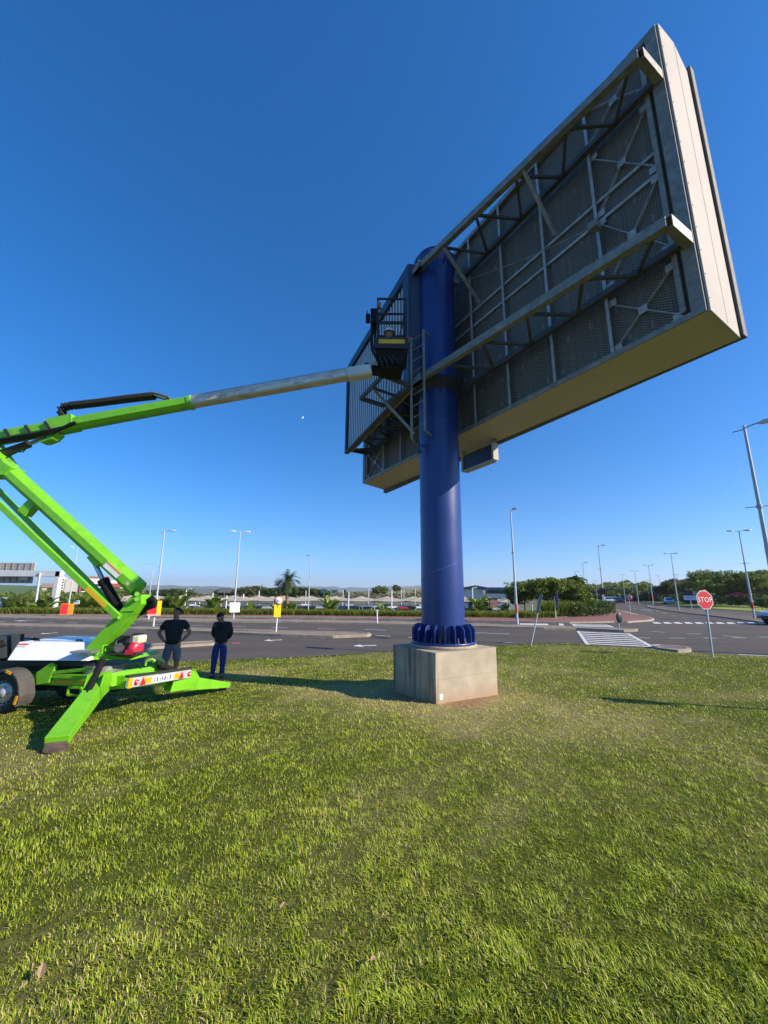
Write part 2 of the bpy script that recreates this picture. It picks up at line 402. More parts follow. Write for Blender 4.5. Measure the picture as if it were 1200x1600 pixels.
pv = gp([(-300, 953), (0, 959.3), (230, 960.3), (440, 961.3), (600, 963.2), (800, 965.4), (870, 965.6), (950, 962.3), (957, 960), (951, 954), (946, 949), (953, 950), (985, 959.5), (1005, 963.5), (1016, 966), (1022.5, 968.3), (1020, 970.5), (1008, 971.6), (981, 973.4), (960, 973), (934, 973.6), (890, 974.4), (850, 973.6), (730, 971), (650, 968.6), (540, 966.9), (440, 965.6), (230, 964), (0, 962.1), (-300, 955.6)])
island('pavement', pv, h=.13, top=m_brick, kerb=.22)
isl_m3 = gp([(1010, 947.6), (1024, 946.6), (1060, 951.5), (1110, 957), (1188, 965), (1290, 976), (1350, 983), (1330, 990), (1260, 983.5), (1190, 973.6), (1130, 965.4), (1080, 959.6), (1045, 955), (1018, 950.6)])
island('median', isl_m3, top=mat('brown_bark_bed', (.125, .085, .06), .95, var=.3, scale=2.5, bump=.4, grime=(.07, .05, .035), gscale=.8))
# small kerb stub at the edge of the lawn
island('kerb_stub', gp([(1018, 1011.5), (1030, 1011), (1060, 1013.5), (1079, 1016), (1081, 1019), (1060, 1021), (1030, 1017), (1019, 1014)]), h=.13)

# --- road paint
m_paint = mat('road_paint', (.62, .61, .58), .75, var=.12, scale=6, grime=(.25, .24, .23), gscale=3.0, gamt=.8)
def paint(mb, px, z=.012):
    mb.poly([G(x, y, z) for x, y in px])
def dash(mb, x0, y0, x1, y1, wdt=.13, z=.012):
    a = G(x0, y0, z); c = G(x1, y1, z); d = (c - a).normalized(); n = Vector((-d.y, d.x, 0)) * wdt / 2
    mb.poly([a - n, c - n, c + n, a + n])
dm = MB()
for q in [(65, 971.9, 85, 972.4), (104, 972.8, 121, 973.3), (22, 970.2, 41, 970.7), (-8, 971, 8, 971.5), (298, 977.3, 320, 977.8), (361, 978.3, 384, 979), (424, 980.2, 449, 980.8), (496, 982.2, 524, 982.9), (570, 983.4, 603.5, 984.9), (190, 974.2, 212, 974.8), (240, 975.8, 262, 976.3),
          (587, 992.8, 610, 994), (638, 995.8, 662, 997), (735, 989, 760, 988.5), (759, 989.2, 796, 990.5), (784, 1003.3, 822, 1005.6), (700, 999, 728, 1001),
          (420, 967.3, 440, 967.6), (455, 966.9, 472, 967.2), (480, 968.2, 497, 968.5), (505, 967.6, 525, 968), (560, 969, 582, 969.5), (610, 970, 635, 970.6), (300, 966, 325, 966.3), (350, 966, 375, 966.3), (740, 973.5, 762, 974),
          (1017, 986.3, 1039, 988), (998, 996.4, 1016, 996.6), (1045, 996.8, 1070, 997.4), (1073, 990, 1096, 990.5), (1129, 993.2, 1157, 995.2), (1144, 996.4, 1165, 996.6), (1100, 996.8, 1119, 996.9), (1186, 995, 1215, 996.2), (1153, 1022.5, 1240, 1027),
          (1035, 957.5, 1042, 958.6), (1025, 954.3, 1031, 955.2), (1013, 955.8, 1019, 956.7), (1049, 962, 1056, 963), (1065, 965, 1074, 966), (990, 950.5, 995, 951.3), (980, 947.8, 984, 948.4), (1000, 953, 1005, 953.8), (1090, 953.3, 1098, 954), (1140, 960, 1149, 960.6), (1110, 955.5, 1116, 956)]:
    dash(dm, *q)
dash(dm, 952, 949.6, 1003, 961.6, .16)
struct(dm, 'lane_marking', m_paint)
def arrow(name, xt, yt, xs, ys, wd=.30, z=.012):     # straight arrow lying on the road, tip to tail
    a = G(xt, yt, z); c = G(xs, ys, z); d = (c - a); l = d.length; d.normalize(); n = Vector((-d.y, d.x, 0))
    m = MB(); hl = l * .42
    m.poly([a, a + d * hl + n * wd * 1.6, a + d * hl * .85 + n * wd * .45, c + n * wd * .35, c - n * wd * .35, a + d * hl * .85 - n * wd * .45, a + d * hl - n * wd * 1.6])
    struct(m, name, m_paint)
arrow('road_arrow', 412, 1001, 441, 999.6); arrow('road_arrow', 551, 1009.3, 588, 1008.4); arrow('road_arrow', 62, 990.5, 90, 988.5)
arrow('road_arrow', 22, 969.9, 58, 969.2); arrow('road_arrow', 1006, 952.5, 1019, 953.6, .5)
zb = MB()
n_st = 7
for i in range(n_st):                               # the ladder crossing by the lawn
    f0 = .02 + i * .142; f1 = f0 + .062
    q = lambda f, s: (903 + (918 - 903) * f + s * ((981 + (1022 - 981) * f) - (903 + 15 * f)), 986.3 + (1007.5 - 986.3) * f + s * ((989.8 + 22.5 * f) - (986.3 + 21.2 * f)))
    paint(zb, [q(f0, 0), q(f0, 1), q(f1, 1), q(f1, 0)])
paint(zb, [(901, 986), (905, 986.1), (921, 1007.3), (915, 1006.8)], .015); paint(zb, [(978, 989.4), (983, 989.7), (1025, 1012), (1017, 1011.6)], .015)
paint(zb, [(893, 975.2), (897, 975.2), (903.5, 980.4), (898, 980.2)], .015); paint(zb, [(944, 976), (948, 976), (966, 982), (960, 981.7)], .015)
for i in range(6):
    f0 = .02 + i * .17; f1 = f0 + .11
    q = lambda f, s: (893 + 6 * f + s * (51 + 12 * f), 975.2 + 5 * f + s * (.8 + 1.2 * f))
    paint(zb, [q(f0, 0), q(f0, 1), q(f1, 1), q(f1, 0)])
for x0, x1 in ((812, 856), (873, 880)): paint(zb, [(x0, 974), (x1, 974.5), (x1 + 2, 978.8), (x0 + 1, 978.4)])
for i in range(12):                                 # slanted give-way band across the far road
    x = 1019 + i * 16.5; y = 971.9 + i * .05
    paint(zb, [(x, y), (x + 9, y + .1), (x + 16, y + 2.6), (x + 3, y + 2.4)])
struct(zb, 'pedestrian_crossing', m_paint)
m_rust = mat('red_utility_paint', (.35, .09, .05), .8, var=.2)
b = MB(); b.poly([G(x, y, .012) for x, y in ((363, 1004.2), (376, 1003.2), (374, 1005.8), (362, 1006.4))]); struct(b, 'utility_cover', m_rust)
# verge beyond the far road
m_verge = mat('verge_turf', (.25, .31, .035), .95, var=.3, scale=.7, bump=.6, bscale=12, grime=(.12, .16, .02), gscale=.35)
vg = [G(x, y, 0) + Vector((0, 0, .1)) for x, y in ((1040, 943.6), (1060, 946.6), (1110, 951.2), (1200, 957.5), (1330, 967))]
far_v = [p + dv * 60 + dn * 26 for p in vg[::-1]]
b = MB(); fb = [p + Vector((70, 45, 0)) for p in vg]
for i in range(4): b.poly([vg[i], vg[i + 1], fb[i + 1], fb[i]]); b.poly([vg[i] - Vector((0, 0, .12)), vg[i + 1] - Vector((0, 0, .12)), vg[i + 1], vg[i]])
b.poly([vg[0], fb[0], fb[0] + dv * 120, vg[0] + dv * 120])
struct(b, 'grass_verge', m_verge)

# --- the lawn
edge_px = [(-330, 1090), (-150, 1062), (0, 1049), (100, 1043), (200, 1038), (300, 1035.5), (440, 1029), (560, 1022), (617, 1018), (690, 1012.5), (759, 1008.6), (825, 1005.2), (843, 1004.4), (880, 1004.8), (913, 1006), (940, 1009), (1017, 1012.8), (1060, 1020), (1110, 1021), (1200, 1027), (1330, 1039), (1500, 1062)]
LE = [G(x, y, .055) for x, y in edge_px]
lawn_poly = [(p.x, p.y) for p in LE] + [(40, 10), (45, -30), (-45, -30), (-40, 6)]
lx = np.arange(-45, 46, .6); ly = np.concatenate([np.arange(-30, 0, 1.5), np.arange(0, 21, .3)])
LX, LYg = np.meshgrid(lx, ly)
ins = inside(LX.ravel(), LYg.ravel(), lawn_poly).reshape(LX.shape)
bm = bmesh.new(); vv = {}
# a grid clipped by the edge: each column ends on the lawn's edge curve
ex = np.array([p[0] for p in lawn_poly[:len(LE)]]); ey = np.array([p[1] for p in lawn_poly[:len(LE)]])
o_ = np.argsort(ex); ex, ey = ex[o_], ey[o_]
cols = np.arange(-45, 45.1, .4); Vl = []; nr_ = 70
for x in cols:
    ye = np.interp(x, ex, ey); t = np.linspace(0, 1, nr_) ** .75
    ys = -30 + (ye + 30) * t
    for k, y in enumerate(ys):
        z = float(lawn_h(y)) + .025 * (float(fbm(np.array([x]), np.array([y]), .6, 5)[0]) - .5)
        Vl.append((x, y, z if k < nr_ - 1 else z))
    Vl.append((x, ye + .03, -.03))
nk = nr_ + 1; Ql = []
for i in range(len(cols) - 1):
    for k in range(nk - 1): a = i * nk + k; Ql.append((a, a + nk, a + nk + 1, a + 1))
def grass_tint(x, y):
    """green, yellow-green and straw weights of the turf by place"""
    p = fbm(x, y, .55, 21); p2 = fbm(x, y, 1.9, 31); d = np.hypot(x - PC.x, (y - PC.y) * .8)
    straw = np.clip((p - .47) * 2.4, 0, 1) * .5 + np.clip((p2 - .55) * 3, 0, 1) * .35 + np.exp(-(d / 2.0) ** 2) * .48
    straw = np.clip(straw * np.clip(1.25 - x / 16, .25, 1.2) * np.clip(.4 + y / 6.5, .4, 1.6), 0, 1)
    return straw
GREEN0, GREEN1, YEL, STRAW = np.array([.155, .215, .014]), np.array([.385, .45, .028]), np.array([.53, .52, .06]), np.array([.66, .52, .25])
xa = np.array([v[0] for v in Vl]); ya = np.array([v[1] for v in Vl]); st = grass_tint(xa, ya)[:, None]
tint = (GREEN0 * .34 + np.array([.02, .013, .006])) * (1 - st) + np.array([.32, .26, .12]) * st
soil = np.exp(-((np.maximum(np.abs((xa - PC.x) * .85 - (ya - PC.y) * .53), np.abs((xa - PC.x) * .53 + (ya - PC.y) * .85)) - .8) / .22).clip(0) ** 2)[:, None]
tint = tint * (1 - soil) + np.array([.27, .155, .085]) * soil
def turf_mat():
    m = bpy.data.materials.new('turf_soil'); m.use_nodes = True; N = m.node_tree.nodes; L = m.node_tree.links; bs = N['Principled BSDF']; bs.inputs['Roughness'].default_value = 1; bs.inputs['Specular IOR Level'].default_value = .1
    a = N.new('ShaderNodeAttribute'); a.attribute_name = 'tint'; tc = N.new('ShaderNodeTexCoord'); n = N.new('ShaderNodeTexNoise'); n.inputs['Scale'].default_value = 14; n.inputs['Detail'].default_value = 8
    L.new(tc.outputs['Object'], n.inputs['Vector']); mr = N.new('ShaderNodeMapRange'); mr.inputs['To Min'].default_value = .45; mr.inputs['To Max'].default_value = 1.5; L.new(n.outputs['Fac'], mr.inputs['Value'])
    hs = N.new('ShaderNodeHueSaturation'); L.new(mr.outputs[0], hs.inputs['Value']); L.new(a.outputs['Color'], hs.inputs['Color']); L.new(hs.outputs[0], bs.inputs['Base Color'])
    bp = N.new('ShaderNodeBump'); bp.inputs['Strength'].default_value = .8; bp.inputs['Distance'].default_value = .03; L.new(n.outputs['Fac'], bp.inputs['Height']); L.new(bp.outputs[0], bs.inputs['Normal'])
    return m
tag(np_mesh('lawn', Vl, Ql, turf_mat(), col=tint, smooth=True), kind='structure')

# --- blades of grass, finer near the photographer's feet
def blades(N_, th0, th1, r0_, r1_):
    th = rng.uniform(th0, th1, N_); rr = np.exp(rng.uniform(math.log(r0_), math.log(r1_), N_))
    x = rr * np.sin(th); y = rr * np.cos(th)
    k = inside(x, y, lawn_poly)
    u = (x - PC.x) * .85 - (y - PC.y) * .53; v = (x - PC.x) * .53 + (y - PC.y) * .85      # the plinth's axes
    e = np.maximum(np.abs(u), np.abs(v)); k &= e > .86
    k &= ~((e < 1.36) & (rng.random(N_) < np.clip((1.38 - e) / .42, 0, .95)))
    # clumping: thin places show the soil
    k &= rng.random(N_) < np.clip(.05 + 1.15 * fbm(x, y, 3.2, 77) + .75 * (vnoise(x, y, 13.0, 78) - .25), .12, 1)
    x, y, rr = x[k], y[k], rr[k]; n = len(x)
    st = grass_tint(x, y); clump = fbm(x, y, 5.0, 51)
    cn = vnoise(x, y, 11.0, 95) * .6 + vnoise(x, y, 4.7, 96) * .4
    hgt = (.016 + .019 * rng.random(n) ** 1.4) * (.4 + 1.15 * cn) * (1 + .014 * rr); wid = np.maximum(.0046, .00100 * rr) * rng.uniform(.7, 1.3, n)
    az = rng.uniform(0, 2 * PI, n); lean = rng.uniform(.15, 1.25, n)
    cl = vnoise(x, y, 9.0, 91) * 2 * PI; az = np.where(rng.random(n) < .5, cl + rng.normal(0, .5, n), az)
    z = lawn_h(y) + .0
    dx, dy = np.cos(az), np.sin(az); sx, sy = -dy, dx
    ux, uy = sx * wid / 2, sy * wid / 2
    m1 = .5 * hgt; l1 = lean * .3 * hgt; l2 = lean * hgt
    B0 = np.stack([x - ux, y - uy, z - .004], 1); B1 = np.stack([x + ux, y + uy, z - .004], 1)
    M0 = np.stack([x - ux * .8 + dx * l1, y - uy * .8 + dy * l1, z + m1], 1); M1 = np.stack([x + ux * .8 + dx * l1, y + uy * .8 + dy * l1, z + m1], 1)
    hz = hgt * np.clip(1 - .35 * lean, .35, 1)
    T0 = np.stack([x - ux * .18 + dx * l2, y - uy * .18 + dy * l2, z + hz], 1); T1 = np.stack([x + ux * .18 + dx * l2, y + uy * .18 + dy * l2, z + hz], 1)
    V = np.stack([B0, B1, M1, M0, T1, T0], 1).reshape(-1, 3)
    i = np.arange(n)[:, None] * 6
    Q = np.concatenate([i + np.array([[0, 1, 2, 3]]), i + np.array([[3, 2, 4, 5]])], 1).reshape(-1, 4)
    q = rng.random(n)[:, None]; c = GREEN0 * (1 - q) + GREEN1 * q
    c = c * (.66 + .85 * cn)[:, None]
    q2 = (rng.random(n) < .09 + .42 * st)[:, None]; c = np.where(q2, YEL * rng.uniform(.7, 1.2, (n, 1)), c)
    q3 = (rng.random(n) < .03 + .40 * st)[:, None]; c = np.where(q3, STRAW * rng.uniform(.6, 1.15, (n, 1)), c)
    return V, Q, np.repeat(c, 6, axis=0)
m_grass = leafmat('grass_blades', None, None, trans=.32, rough=.5, attr='tint')
V1, Q1, C1 = blades(800000, R(-72), R(72), .85, 24.0)
V2, Q2, C2 = blades(70000, R(72), R(288), .5, 9.0)
V1, Q1, C1 = np.concatenate([V1, V2]), np.concatenate([Q1, Q2 + len(V1)]), np.concatenate([C1, C2])
tag(np_mesh('grass', V1, Q1, m_grass, col=C1), kind='stuff')
tag(bpy.data.objects['grass'], 'short yellow green grass blades covering the sloping lawn')
# a few fallen leaves
m_dead = mat('dead_leaf', (.36, .22, .13), .8, var=.25, scale=30)
for k, (px, py, l) in enumerate([(62, 1536, 'curled tan dead leaf lying near the bottom left corner of the lawn'), (441, 1430, 'small tan dead leaf lying in the grass below the concrete plinth'), (583, 1515, 'pale brown dead leaf lowest in the middle of the lawn'), (310, 1248, 'faded brown dead leaf in the grass below the green outrigger')]):
    p = LG(px, py) + Vector((0, 0, .045)); t = MB(); a = random.uniform(0, 6.28); s_ = .022 if k else .034
    pts = [(-1, 0), (-.4, .45), (.3, .5), (1, .05), (.35, -.42), (-.45, -.4)]
    P_ = [p + Vector((s_ * (x * math.cos(a) - y * math.sin(a)), s_ * (x * math.sin(a) + y * math.cos(a)), s_ * (.5 * abs(y) + .25 * x))) for x, y in pts]
    cpt = p; fs = [(i, (i + 1) % 6, 6) for i in range(6)]; t._add(P_ + [cpt], fs)
    o = t.build('fallen_leaf', m_dead); sm = o.modifiers.new('thick', 'SOLIDIFY'); sm.thickness = .002
    tag(o, l, 'leaf', 'fallen leaves on the lawn')

# --- far hills
def hill(name, pts, depth, c, hz, rough_=1.0, base=-40):
    """ridge: pts = pixels along its crest at a given distance"""
    m = MB(); n = len(pts); top = []; 
    for x, y in pts:
        r = ray(x, y); t = depth / math.hypot(r.x, r.y); top.append(Vector((r.x * t, r.y * t, CAM_Z + r.z * t)))
    rows = []
    for k in range(7):
        f = k / 6; row = []
        for i, p in enumerate(top):
            h = Vector((p.x, p.y, 0)).normalized(); zz = base + (p.z - base) * (1 - (1 - f) ** 1.6) if f < 1 else p.z
            row.append(Vector((p.x, p.y, 0)) - h * (1 - f) * depth * .30 + Vector((0, 0, zz)))
        rows.append(row)
    back = [p + Vector((p.x, p.y, 0)).normalized() * depth * .3 + Vector((0, 0, base - p.z)) for p in top]; rows.append(back)
    V = [v for r_ in rows for v in r_]; Fc = [(j * n + i, j * n + i + 1, (j + 1) * n + i + 1, (j + 1) * n + i) for j in range(len(rows) - 1) for i in range(n - 1)]
    m._add(V, Fc, True); return struct(m, name, c)
def crest(x0, x1, y, amp, seed, step=8):
    xs = np.arange(x0, x1 + 1, step); ys = y(xs) if callable(y) else np.full(len(xs), y)
    return list(zip(xs, ys + amp * (fbm(xs, xs * 0 + 3, .02, seed) - .5) * 2 + amp * .3 * (vnoise(xs, xs * 0 + 1, .11, seed + 4) - .5)))
m_h1 = mat('far_hill', (.075, .10, .05), 1, var=.3, scale=.004, grime=(.16, .14, .08), gscale=.006)
m_h2 = mat('green_hillside', (.07, .125, .03), 1, var=.25, scale=.02, grime=(.11, .12, .05), gscale=.03)
m_h3 = mat('dry_hillside', (.17, .15, .07), 1, var=.3, scale=.02, grime=(.07, .09, .03), gscale=.05)
hill('hills', crest(-500, 760, 916.5, 5, 3), 6000, m_h1, 0)
hill('hills', crest(-400, 470, 920.5, 3.0, 12), 3200, m_h1, 0, base=-60)
hill('hillside', crest(-200, 215, lambda x: 914 + (x + 10) ** 2 * .00022, 2.0, 22), 620, m_h2, 0)
hill('hillside', crest(480, 920, lambda x: 919 + ((x - 760) / 120) ** 2 * 1.8, 1.5, 31), 420, m_h3, 0)
# ================================================================== PLINTH + BILLBOARD
Z_BLK = 1.22
BA = R(57.5); e1 = Vector((math.sin(BA), math.cos(BA), 0)); e2 = Vector((math.cos(BA), -math.sin(BA), 0))
def concrete():
    m = mat('cast_concrete', (.40, .335, .24), .9, var=.16, scale=2.2, bump=.35, bscale=70, grime=(.30, .25, .18), gscale=1.3, gamt=.7)
    N = m.node_tree.nodes; L = m.node_tree.links; bs = N['Principled BSDF']; old = bs.inputs['Base Color'].links[0].from_socket
    tc = N.new('ShaderNodeTexCoord'); mp = N.new('ShaderNodeMapping'); mp.inputs['Scale'].default_value = (6.5, 6.5, .5); L.new(tc.outputs['Object'], mp.inputs[0])
    n = N.new('ShaderNodeTexNoise'); n.inputs['Scale'].default_value = 1.1; n.inputs['Detail'].default_value = 9; n.inputs['Distortion'].default_value = .6; L.new(mp.outputs[0], n.inputs['Vector'])
    sx = N.new('ShaderNodeSeparateXYZ'); L.new(tc.outputs['Object'], sx.inputs[0])
    # the runs of dirt sit on the side away from the sun-facing face and fade downwards
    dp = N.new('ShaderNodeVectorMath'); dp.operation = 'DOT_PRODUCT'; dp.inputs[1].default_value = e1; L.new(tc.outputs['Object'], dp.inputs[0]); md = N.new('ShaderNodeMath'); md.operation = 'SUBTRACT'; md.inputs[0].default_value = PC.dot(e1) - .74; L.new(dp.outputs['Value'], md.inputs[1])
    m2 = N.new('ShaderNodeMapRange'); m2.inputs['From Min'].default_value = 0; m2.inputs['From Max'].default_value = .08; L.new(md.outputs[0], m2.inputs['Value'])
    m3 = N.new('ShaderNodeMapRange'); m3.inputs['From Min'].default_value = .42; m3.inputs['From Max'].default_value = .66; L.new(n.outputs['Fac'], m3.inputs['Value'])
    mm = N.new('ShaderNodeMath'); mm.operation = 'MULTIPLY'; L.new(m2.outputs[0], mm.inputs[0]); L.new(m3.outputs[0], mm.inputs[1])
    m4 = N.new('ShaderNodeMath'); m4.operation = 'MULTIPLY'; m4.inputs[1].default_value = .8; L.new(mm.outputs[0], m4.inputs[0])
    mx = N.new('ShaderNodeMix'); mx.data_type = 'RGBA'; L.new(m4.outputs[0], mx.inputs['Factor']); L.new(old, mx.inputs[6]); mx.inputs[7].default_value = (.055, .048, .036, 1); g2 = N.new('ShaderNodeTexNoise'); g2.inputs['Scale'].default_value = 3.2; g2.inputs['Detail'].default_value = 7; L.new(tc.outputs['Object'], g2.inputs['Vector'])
    a2 = N.new('ShaderNodeMath'); a2.operation = 'MULTIPLY_ADD'; a2.inputs[1].default_value = .55; L.new(g2.outputs['Fac'], a2.inputs[0]); L.new(sx.outputs['Z'], a2.inputs[2])
    mz = N.new('ShaderNodeMapRange'); mz.inputs['From Min'].default_value = .86; mz.inputs['From Max'].default_value = .46; mz.inputs['To Max'].default_value = .75; L.new(a2.outputs[0], mz.inputs['Value'])
    m5 = N.new('ShaderNodeMix'); m5.data_type = 'RGBA'; L.new(mz.outputs[0], m5.inputs['Factor']); L.new(mx.outputs[2], m5.inputs[6]); m5.inputs[7].default_value = (.34, .19, .095, 1); L.new(m5.outputs[2], bs.inputs['Base Color'])
    return m
m_conc = concrete()
def plinth():
    b = MB(); s1, s2 = 1.66, 1.42
    for z0, z1, g in ((.05, .735, 0.0), (.735, .738, -.006), (.738, Z_BLK, .003)):
        P = []
        for z in (z0, z1):
            for a, c in ((-1, -1), (1, -1), (1, 1), (-1, 1)): P.append(PC + e1 * a * (s1 / 2 + g) + e2 * c * (s2 / 2 + g) + Vector((0, 0, z)))
        b.hexa(P)
    o = b.build('concrete_plinth', m_conc, bevel=.012)
    tag(o, 'stained square concrete plinth carrying the thick blue billboard pole', 'plinth')
    t = MB(); n = PC - e1 * s1 / 2 + e2 * (s2 / 2 + .004) - e1 * 0; c = PC - e1 * (s1 / 2 - .17) + e2 * (s2 / 2 + .003) + Vector((0, 0, .44))
    c = PC + e2 * (s2 / 2 + .004) - e1 * (s1 / 2 - .12) + Vector((0, 0, .43))
    t.box(c, (.075, .006, .10), (e1, e2, Vector((0, 0, 1)))); q = t.build('paper_tag', mat('white_paper', (.8, .8, .8), .8, var=.03), o)
    gt = MB(); gt.lathe(PC + Vector((0, 0, Z_BLK - .003)), [(.0, .0), (.71, 0), (.70, .07), (0, .07)], 40); gt.build('grout_pad', mat('grout', (.36, .29, .21), .95, var=.2, scale=6, bump=.4), o)
plinth()
# a loose bit of turf edge is bare soil, part of the lawn

BL = thing('billboard', (PC.x, PC.y, Z_BLK + .07), 'huge back of a billboard on a blue steel pole above the lawn', 'billboard')
m_blue = mat('blue_pole_paint', (.012, .034, .172), .36, var=.12, scale=1.6, coat=.10, grime=(.022, .045, .175), gscale=1.1, gamt=.6)
m_galv = mat('galvanised_steel', (.245, .23, .20), .6, metal=.1, var=.28, scale=9, grime=(.17, .165, .155), gscale=3)
m_galvd = mat('dull_galvanised_steel', (.085, .08, .072), .7, metal=.1, var=.25, scale=7, grime=(.14, .13, .12), gscale=2)
m_galvb = mat('bright_galvanised_steel', (.40, .39, .37), .5, metal=.15, var=.25, scale=9, grime=(.26, .25, .235), gscale=3)
m_dark = mat('dark_cabinet', (.038, .032, .027), .7, var=.3, scale=3, grime=(.055, .048, .040), gscale=1.5)
m_clad = mat('cream_cladding', (.49, .43, .38), .75, spec=.15, var=.05, scale=1.2, grime=(.42, .365, .315), gscale=.9, gamt=.5)
m_navy = mat('navy_frame_paint', (.035, .055, .10), .5, var=.15, scale=2)
m_slat = mat('grey_slat', (.52, .55, .57), .45, metal=.15, var=.12, scale=3)
PR = .47; PTOP = 10.96
up = Vector((0, 0, 1))
b = MB(); zf = Z_BLK + .115
n_ = 56; hs = np.linspace(zf, PTOP, 12); prof = [(PR, float(z)) for z in hs]
b.lathe(PC, prof, n_)
b.poly([PC + Vector((math.cos(2 * PI * i / n_) * PR, math.sin(2 * PI * i / n_) * PR, PTOP)) for i in range(n_)])
pole = b.build('pole', m_blue, BL)
# helical weld seams
for z0 in (2.55, 4.15, 5.9, 7.7):
    pts = []
    for k in range(30):
        t = R(150 + k * 4.2); pts.append(PC + Vector((math.sin(t) * (PR + .001), math.cos(t) * (PR + .001), z0 + .42 - k * .013)))
    t_ = MB(); t_.tube(pts, .006, 6); t_.build('weld_seam', mat('seam_paint', (.10, .13, .34), .5, var=.1), pole)
# base flange with its gussets
b = MB(); b.lathe(PC + Vector((0, 0, Z_BLK + .07)), [(0, 0), (.69, 0), (.69, .045), (0, .045)], 48); flange = b.build('base_flange', m_blue, BL)
for k in range(20):
    a = 2 * PI * k / 20 + .1; d = Vector((math.sin(a), math.cos(a), 0)); s_ = Vector((d.y, -d.x, 0))
    z0 = Z_BLK + .115; p = lambda r, z: PC + d * r + Vector((0, 0, z)) - s_ * .009
    g = MB(); g.prism([p(PR - .01, z0), p(.68, z0), p(.68, z0 + .26), p(.60, z0 + .35), p(PR - .01, z0 + .35)], s_ * .018); g.build('gusset', m_blue, flange, bevel=.003)
for k in range(20):
    a = 2 * PI * (k + .5) / 20 + .1; d = Vector((math.sin(a), math.cos(a), 0)); c = PC + d * .59 + Vector((0, 0, Z_BLK + .115))
    g = MB(); g.cyl(c, c + up * .035, .035, n=6); g.cyl(c + up * .035, c + up * .10, .018, n=8); g.build('anchor_bolt', m_galvd if k % 5 else mat('rusty_steel', (.30, .13, .06), .9, var=.4, scale=20), flange)
# clamp collars where the frame meets the pole
for zc, hh in ((7.10, .26), (10.62, .24)):
    b = MB(); b.lathe(PC, [(PR + .004, zc - .02), (.575, zc + hh - .06), (.575, zc + hh), (PR + .004, zc + hh)], 40); col = b.build('clamp_collar', m_dark if zc < 9 else m_blue, BL)
    for k in range(18):
        a = 2 * PI * k / 18; d = Vector((math.sin(a), math.cos(a), 0)); s_ = Vector((d.y, -d.x, 0)); p = lambda r, z: PC + d * r + Vector((0, 0, z)) - s_ * .006
        g = MB(); g.prism([p(PR, zc - .14), p(.49, zc - .14), p(.57, zc + hh - .07), p(PR, zc + hh - .07)], s_ * .012); g.build('gusset', m_dark, col)
b = MB(); b.lathe(PC, [(0, PTOP), (.50, PTOP), (.49, PTOP + .05), (0, PTOP + .06)], 40); b.build('pole_cap', m_blue, BL)

# ---- main panel in its own axes: a along the face (away to the left), c away from the pole, z up
AZ = R(-29.2); dA = Vector((math.sin(AZ), math.cos(AZ), 0)); nC = Vector((dA.y, -dA.x, 0))
def P3(a, c, z): return PC + dA * a + nC * c + Vector((0, 0, z + .0142 * (a + 5.17)))
A0, A1, C0 = -5.17, 5.48, .68; ZB, ZT = 6.15, 11.53
ax = (dA, nC, up)
# cladding: right end, left end, bottom, top
prof = [(C0, ZB), (C0, ZT), (C0 + .50, ZT + .03), (C0 + .86, ZT - .33), (C0 + .88, ZB - .12)]
def endwall(a, s, name):
    m = MB(); m.prism([P3(a, c, z) for c, z in prof], dA * s * .03); return m.build(name, m_clad, BL, bevel=.006)
ew = endwall(A0, -1, 'end_cladding'); ew2 = endwall(A1, 1, 'end_cladding')
sm = MB()
sm.beam(P3(A0 - .0305, C0 + .50, ZB - .02), P3(A0 - .0305, C0 + .50, ZT - .02), .003, .006)
sm.build('panel_seam', mat('cladding_seam', (.40, .35, .31), .6, var=.1), ew)
rv = MB()
for k in range(14):
    z = ZB + .2 + k * .39
    for c in (C0 + .03,):
        if z < ZT - .25 or c < C0 + .6: rv.ball(P3(A0 - .031, c, z), .010, 6)
rv.build('rivet', m_galv, ew)
m = MB(); m.hexa([P3(A0, C0, ZB), P3(A0, C0 + .88, ZB - .12), P3(A1, C0 + .88, ZB - .12), P3(A1, C0, ZB), P3(A0, C0, ZB + .03), P3(A0, C0 + .88, ZB - .09), P3(A1, C0 + .88, ZB - .09), P3(A1, C0, ZB + .03)])
bot = m.build('bottom_cladding', m_clad, BL)
for k in range(1, 6): m = MB(); a = A0 + (A1 - A0) * k / 6; m.beam(P3(a, C0 + .01, ZB - .002), P3(a, C0 + .87, ZB - .122), .008, .004); m.build('panel_seam', mat('cladding_joint_strip', (.5, .45, .4)), bot)  # joint strips in nearly the cladding's own cream
m = MB(); m.hexa([P3(A0, C0, ZT - .03), P3(A0, C0 + .5, ZT), P3(A1, C0 + .5, ZT), P3(A1, C0, ZT - .03), P3(A0, C0, ZT), P3(A0, C0 + .5, ZT + .03), P3(A1, C0 + .5, ZT + .03), P3(A1, C0, ZT)])
m.hexa([P3(A0, C0 + .5, ZT), P3(A0, C0 + .86, ZT - .36), P3(A1, C0 + .86, ZT - .36), P3(A1, C0 + .5, ZT), P3(A0, C0 + .5, ZT + .03), P3(A0, C0 + .86, ZT - .33), P3(A1, C0 + .86, ZT - .33), P3(A1, C0 + .5, ZT + .03)])
m.build('top_cladding', m_clad, BL)
# screen cabinet on the far face, its edge showing past the end cladding
m = MB(); m.box(P3((A0 + A1) / 2, C0 + .96, (ZB + ZT) / 2 - .22) - Vector((0, 0, .0)), (A1 - A0 + .14, .14, ZT - ZB - .12), ax)
scr = m.build('screen_cabinet', m_galvd, BL, bevel=.01)
m = MB(); m.box(P3((A0 + A1) / 2, C0 + 1.035, (ZB + ZT) / 2 - .22), (A1 - A0, .02, ZT - ZB - .26), ax); m.build('screen_face', mat('black_screen', (.012, .012, .014), .35, var=.05), scr)
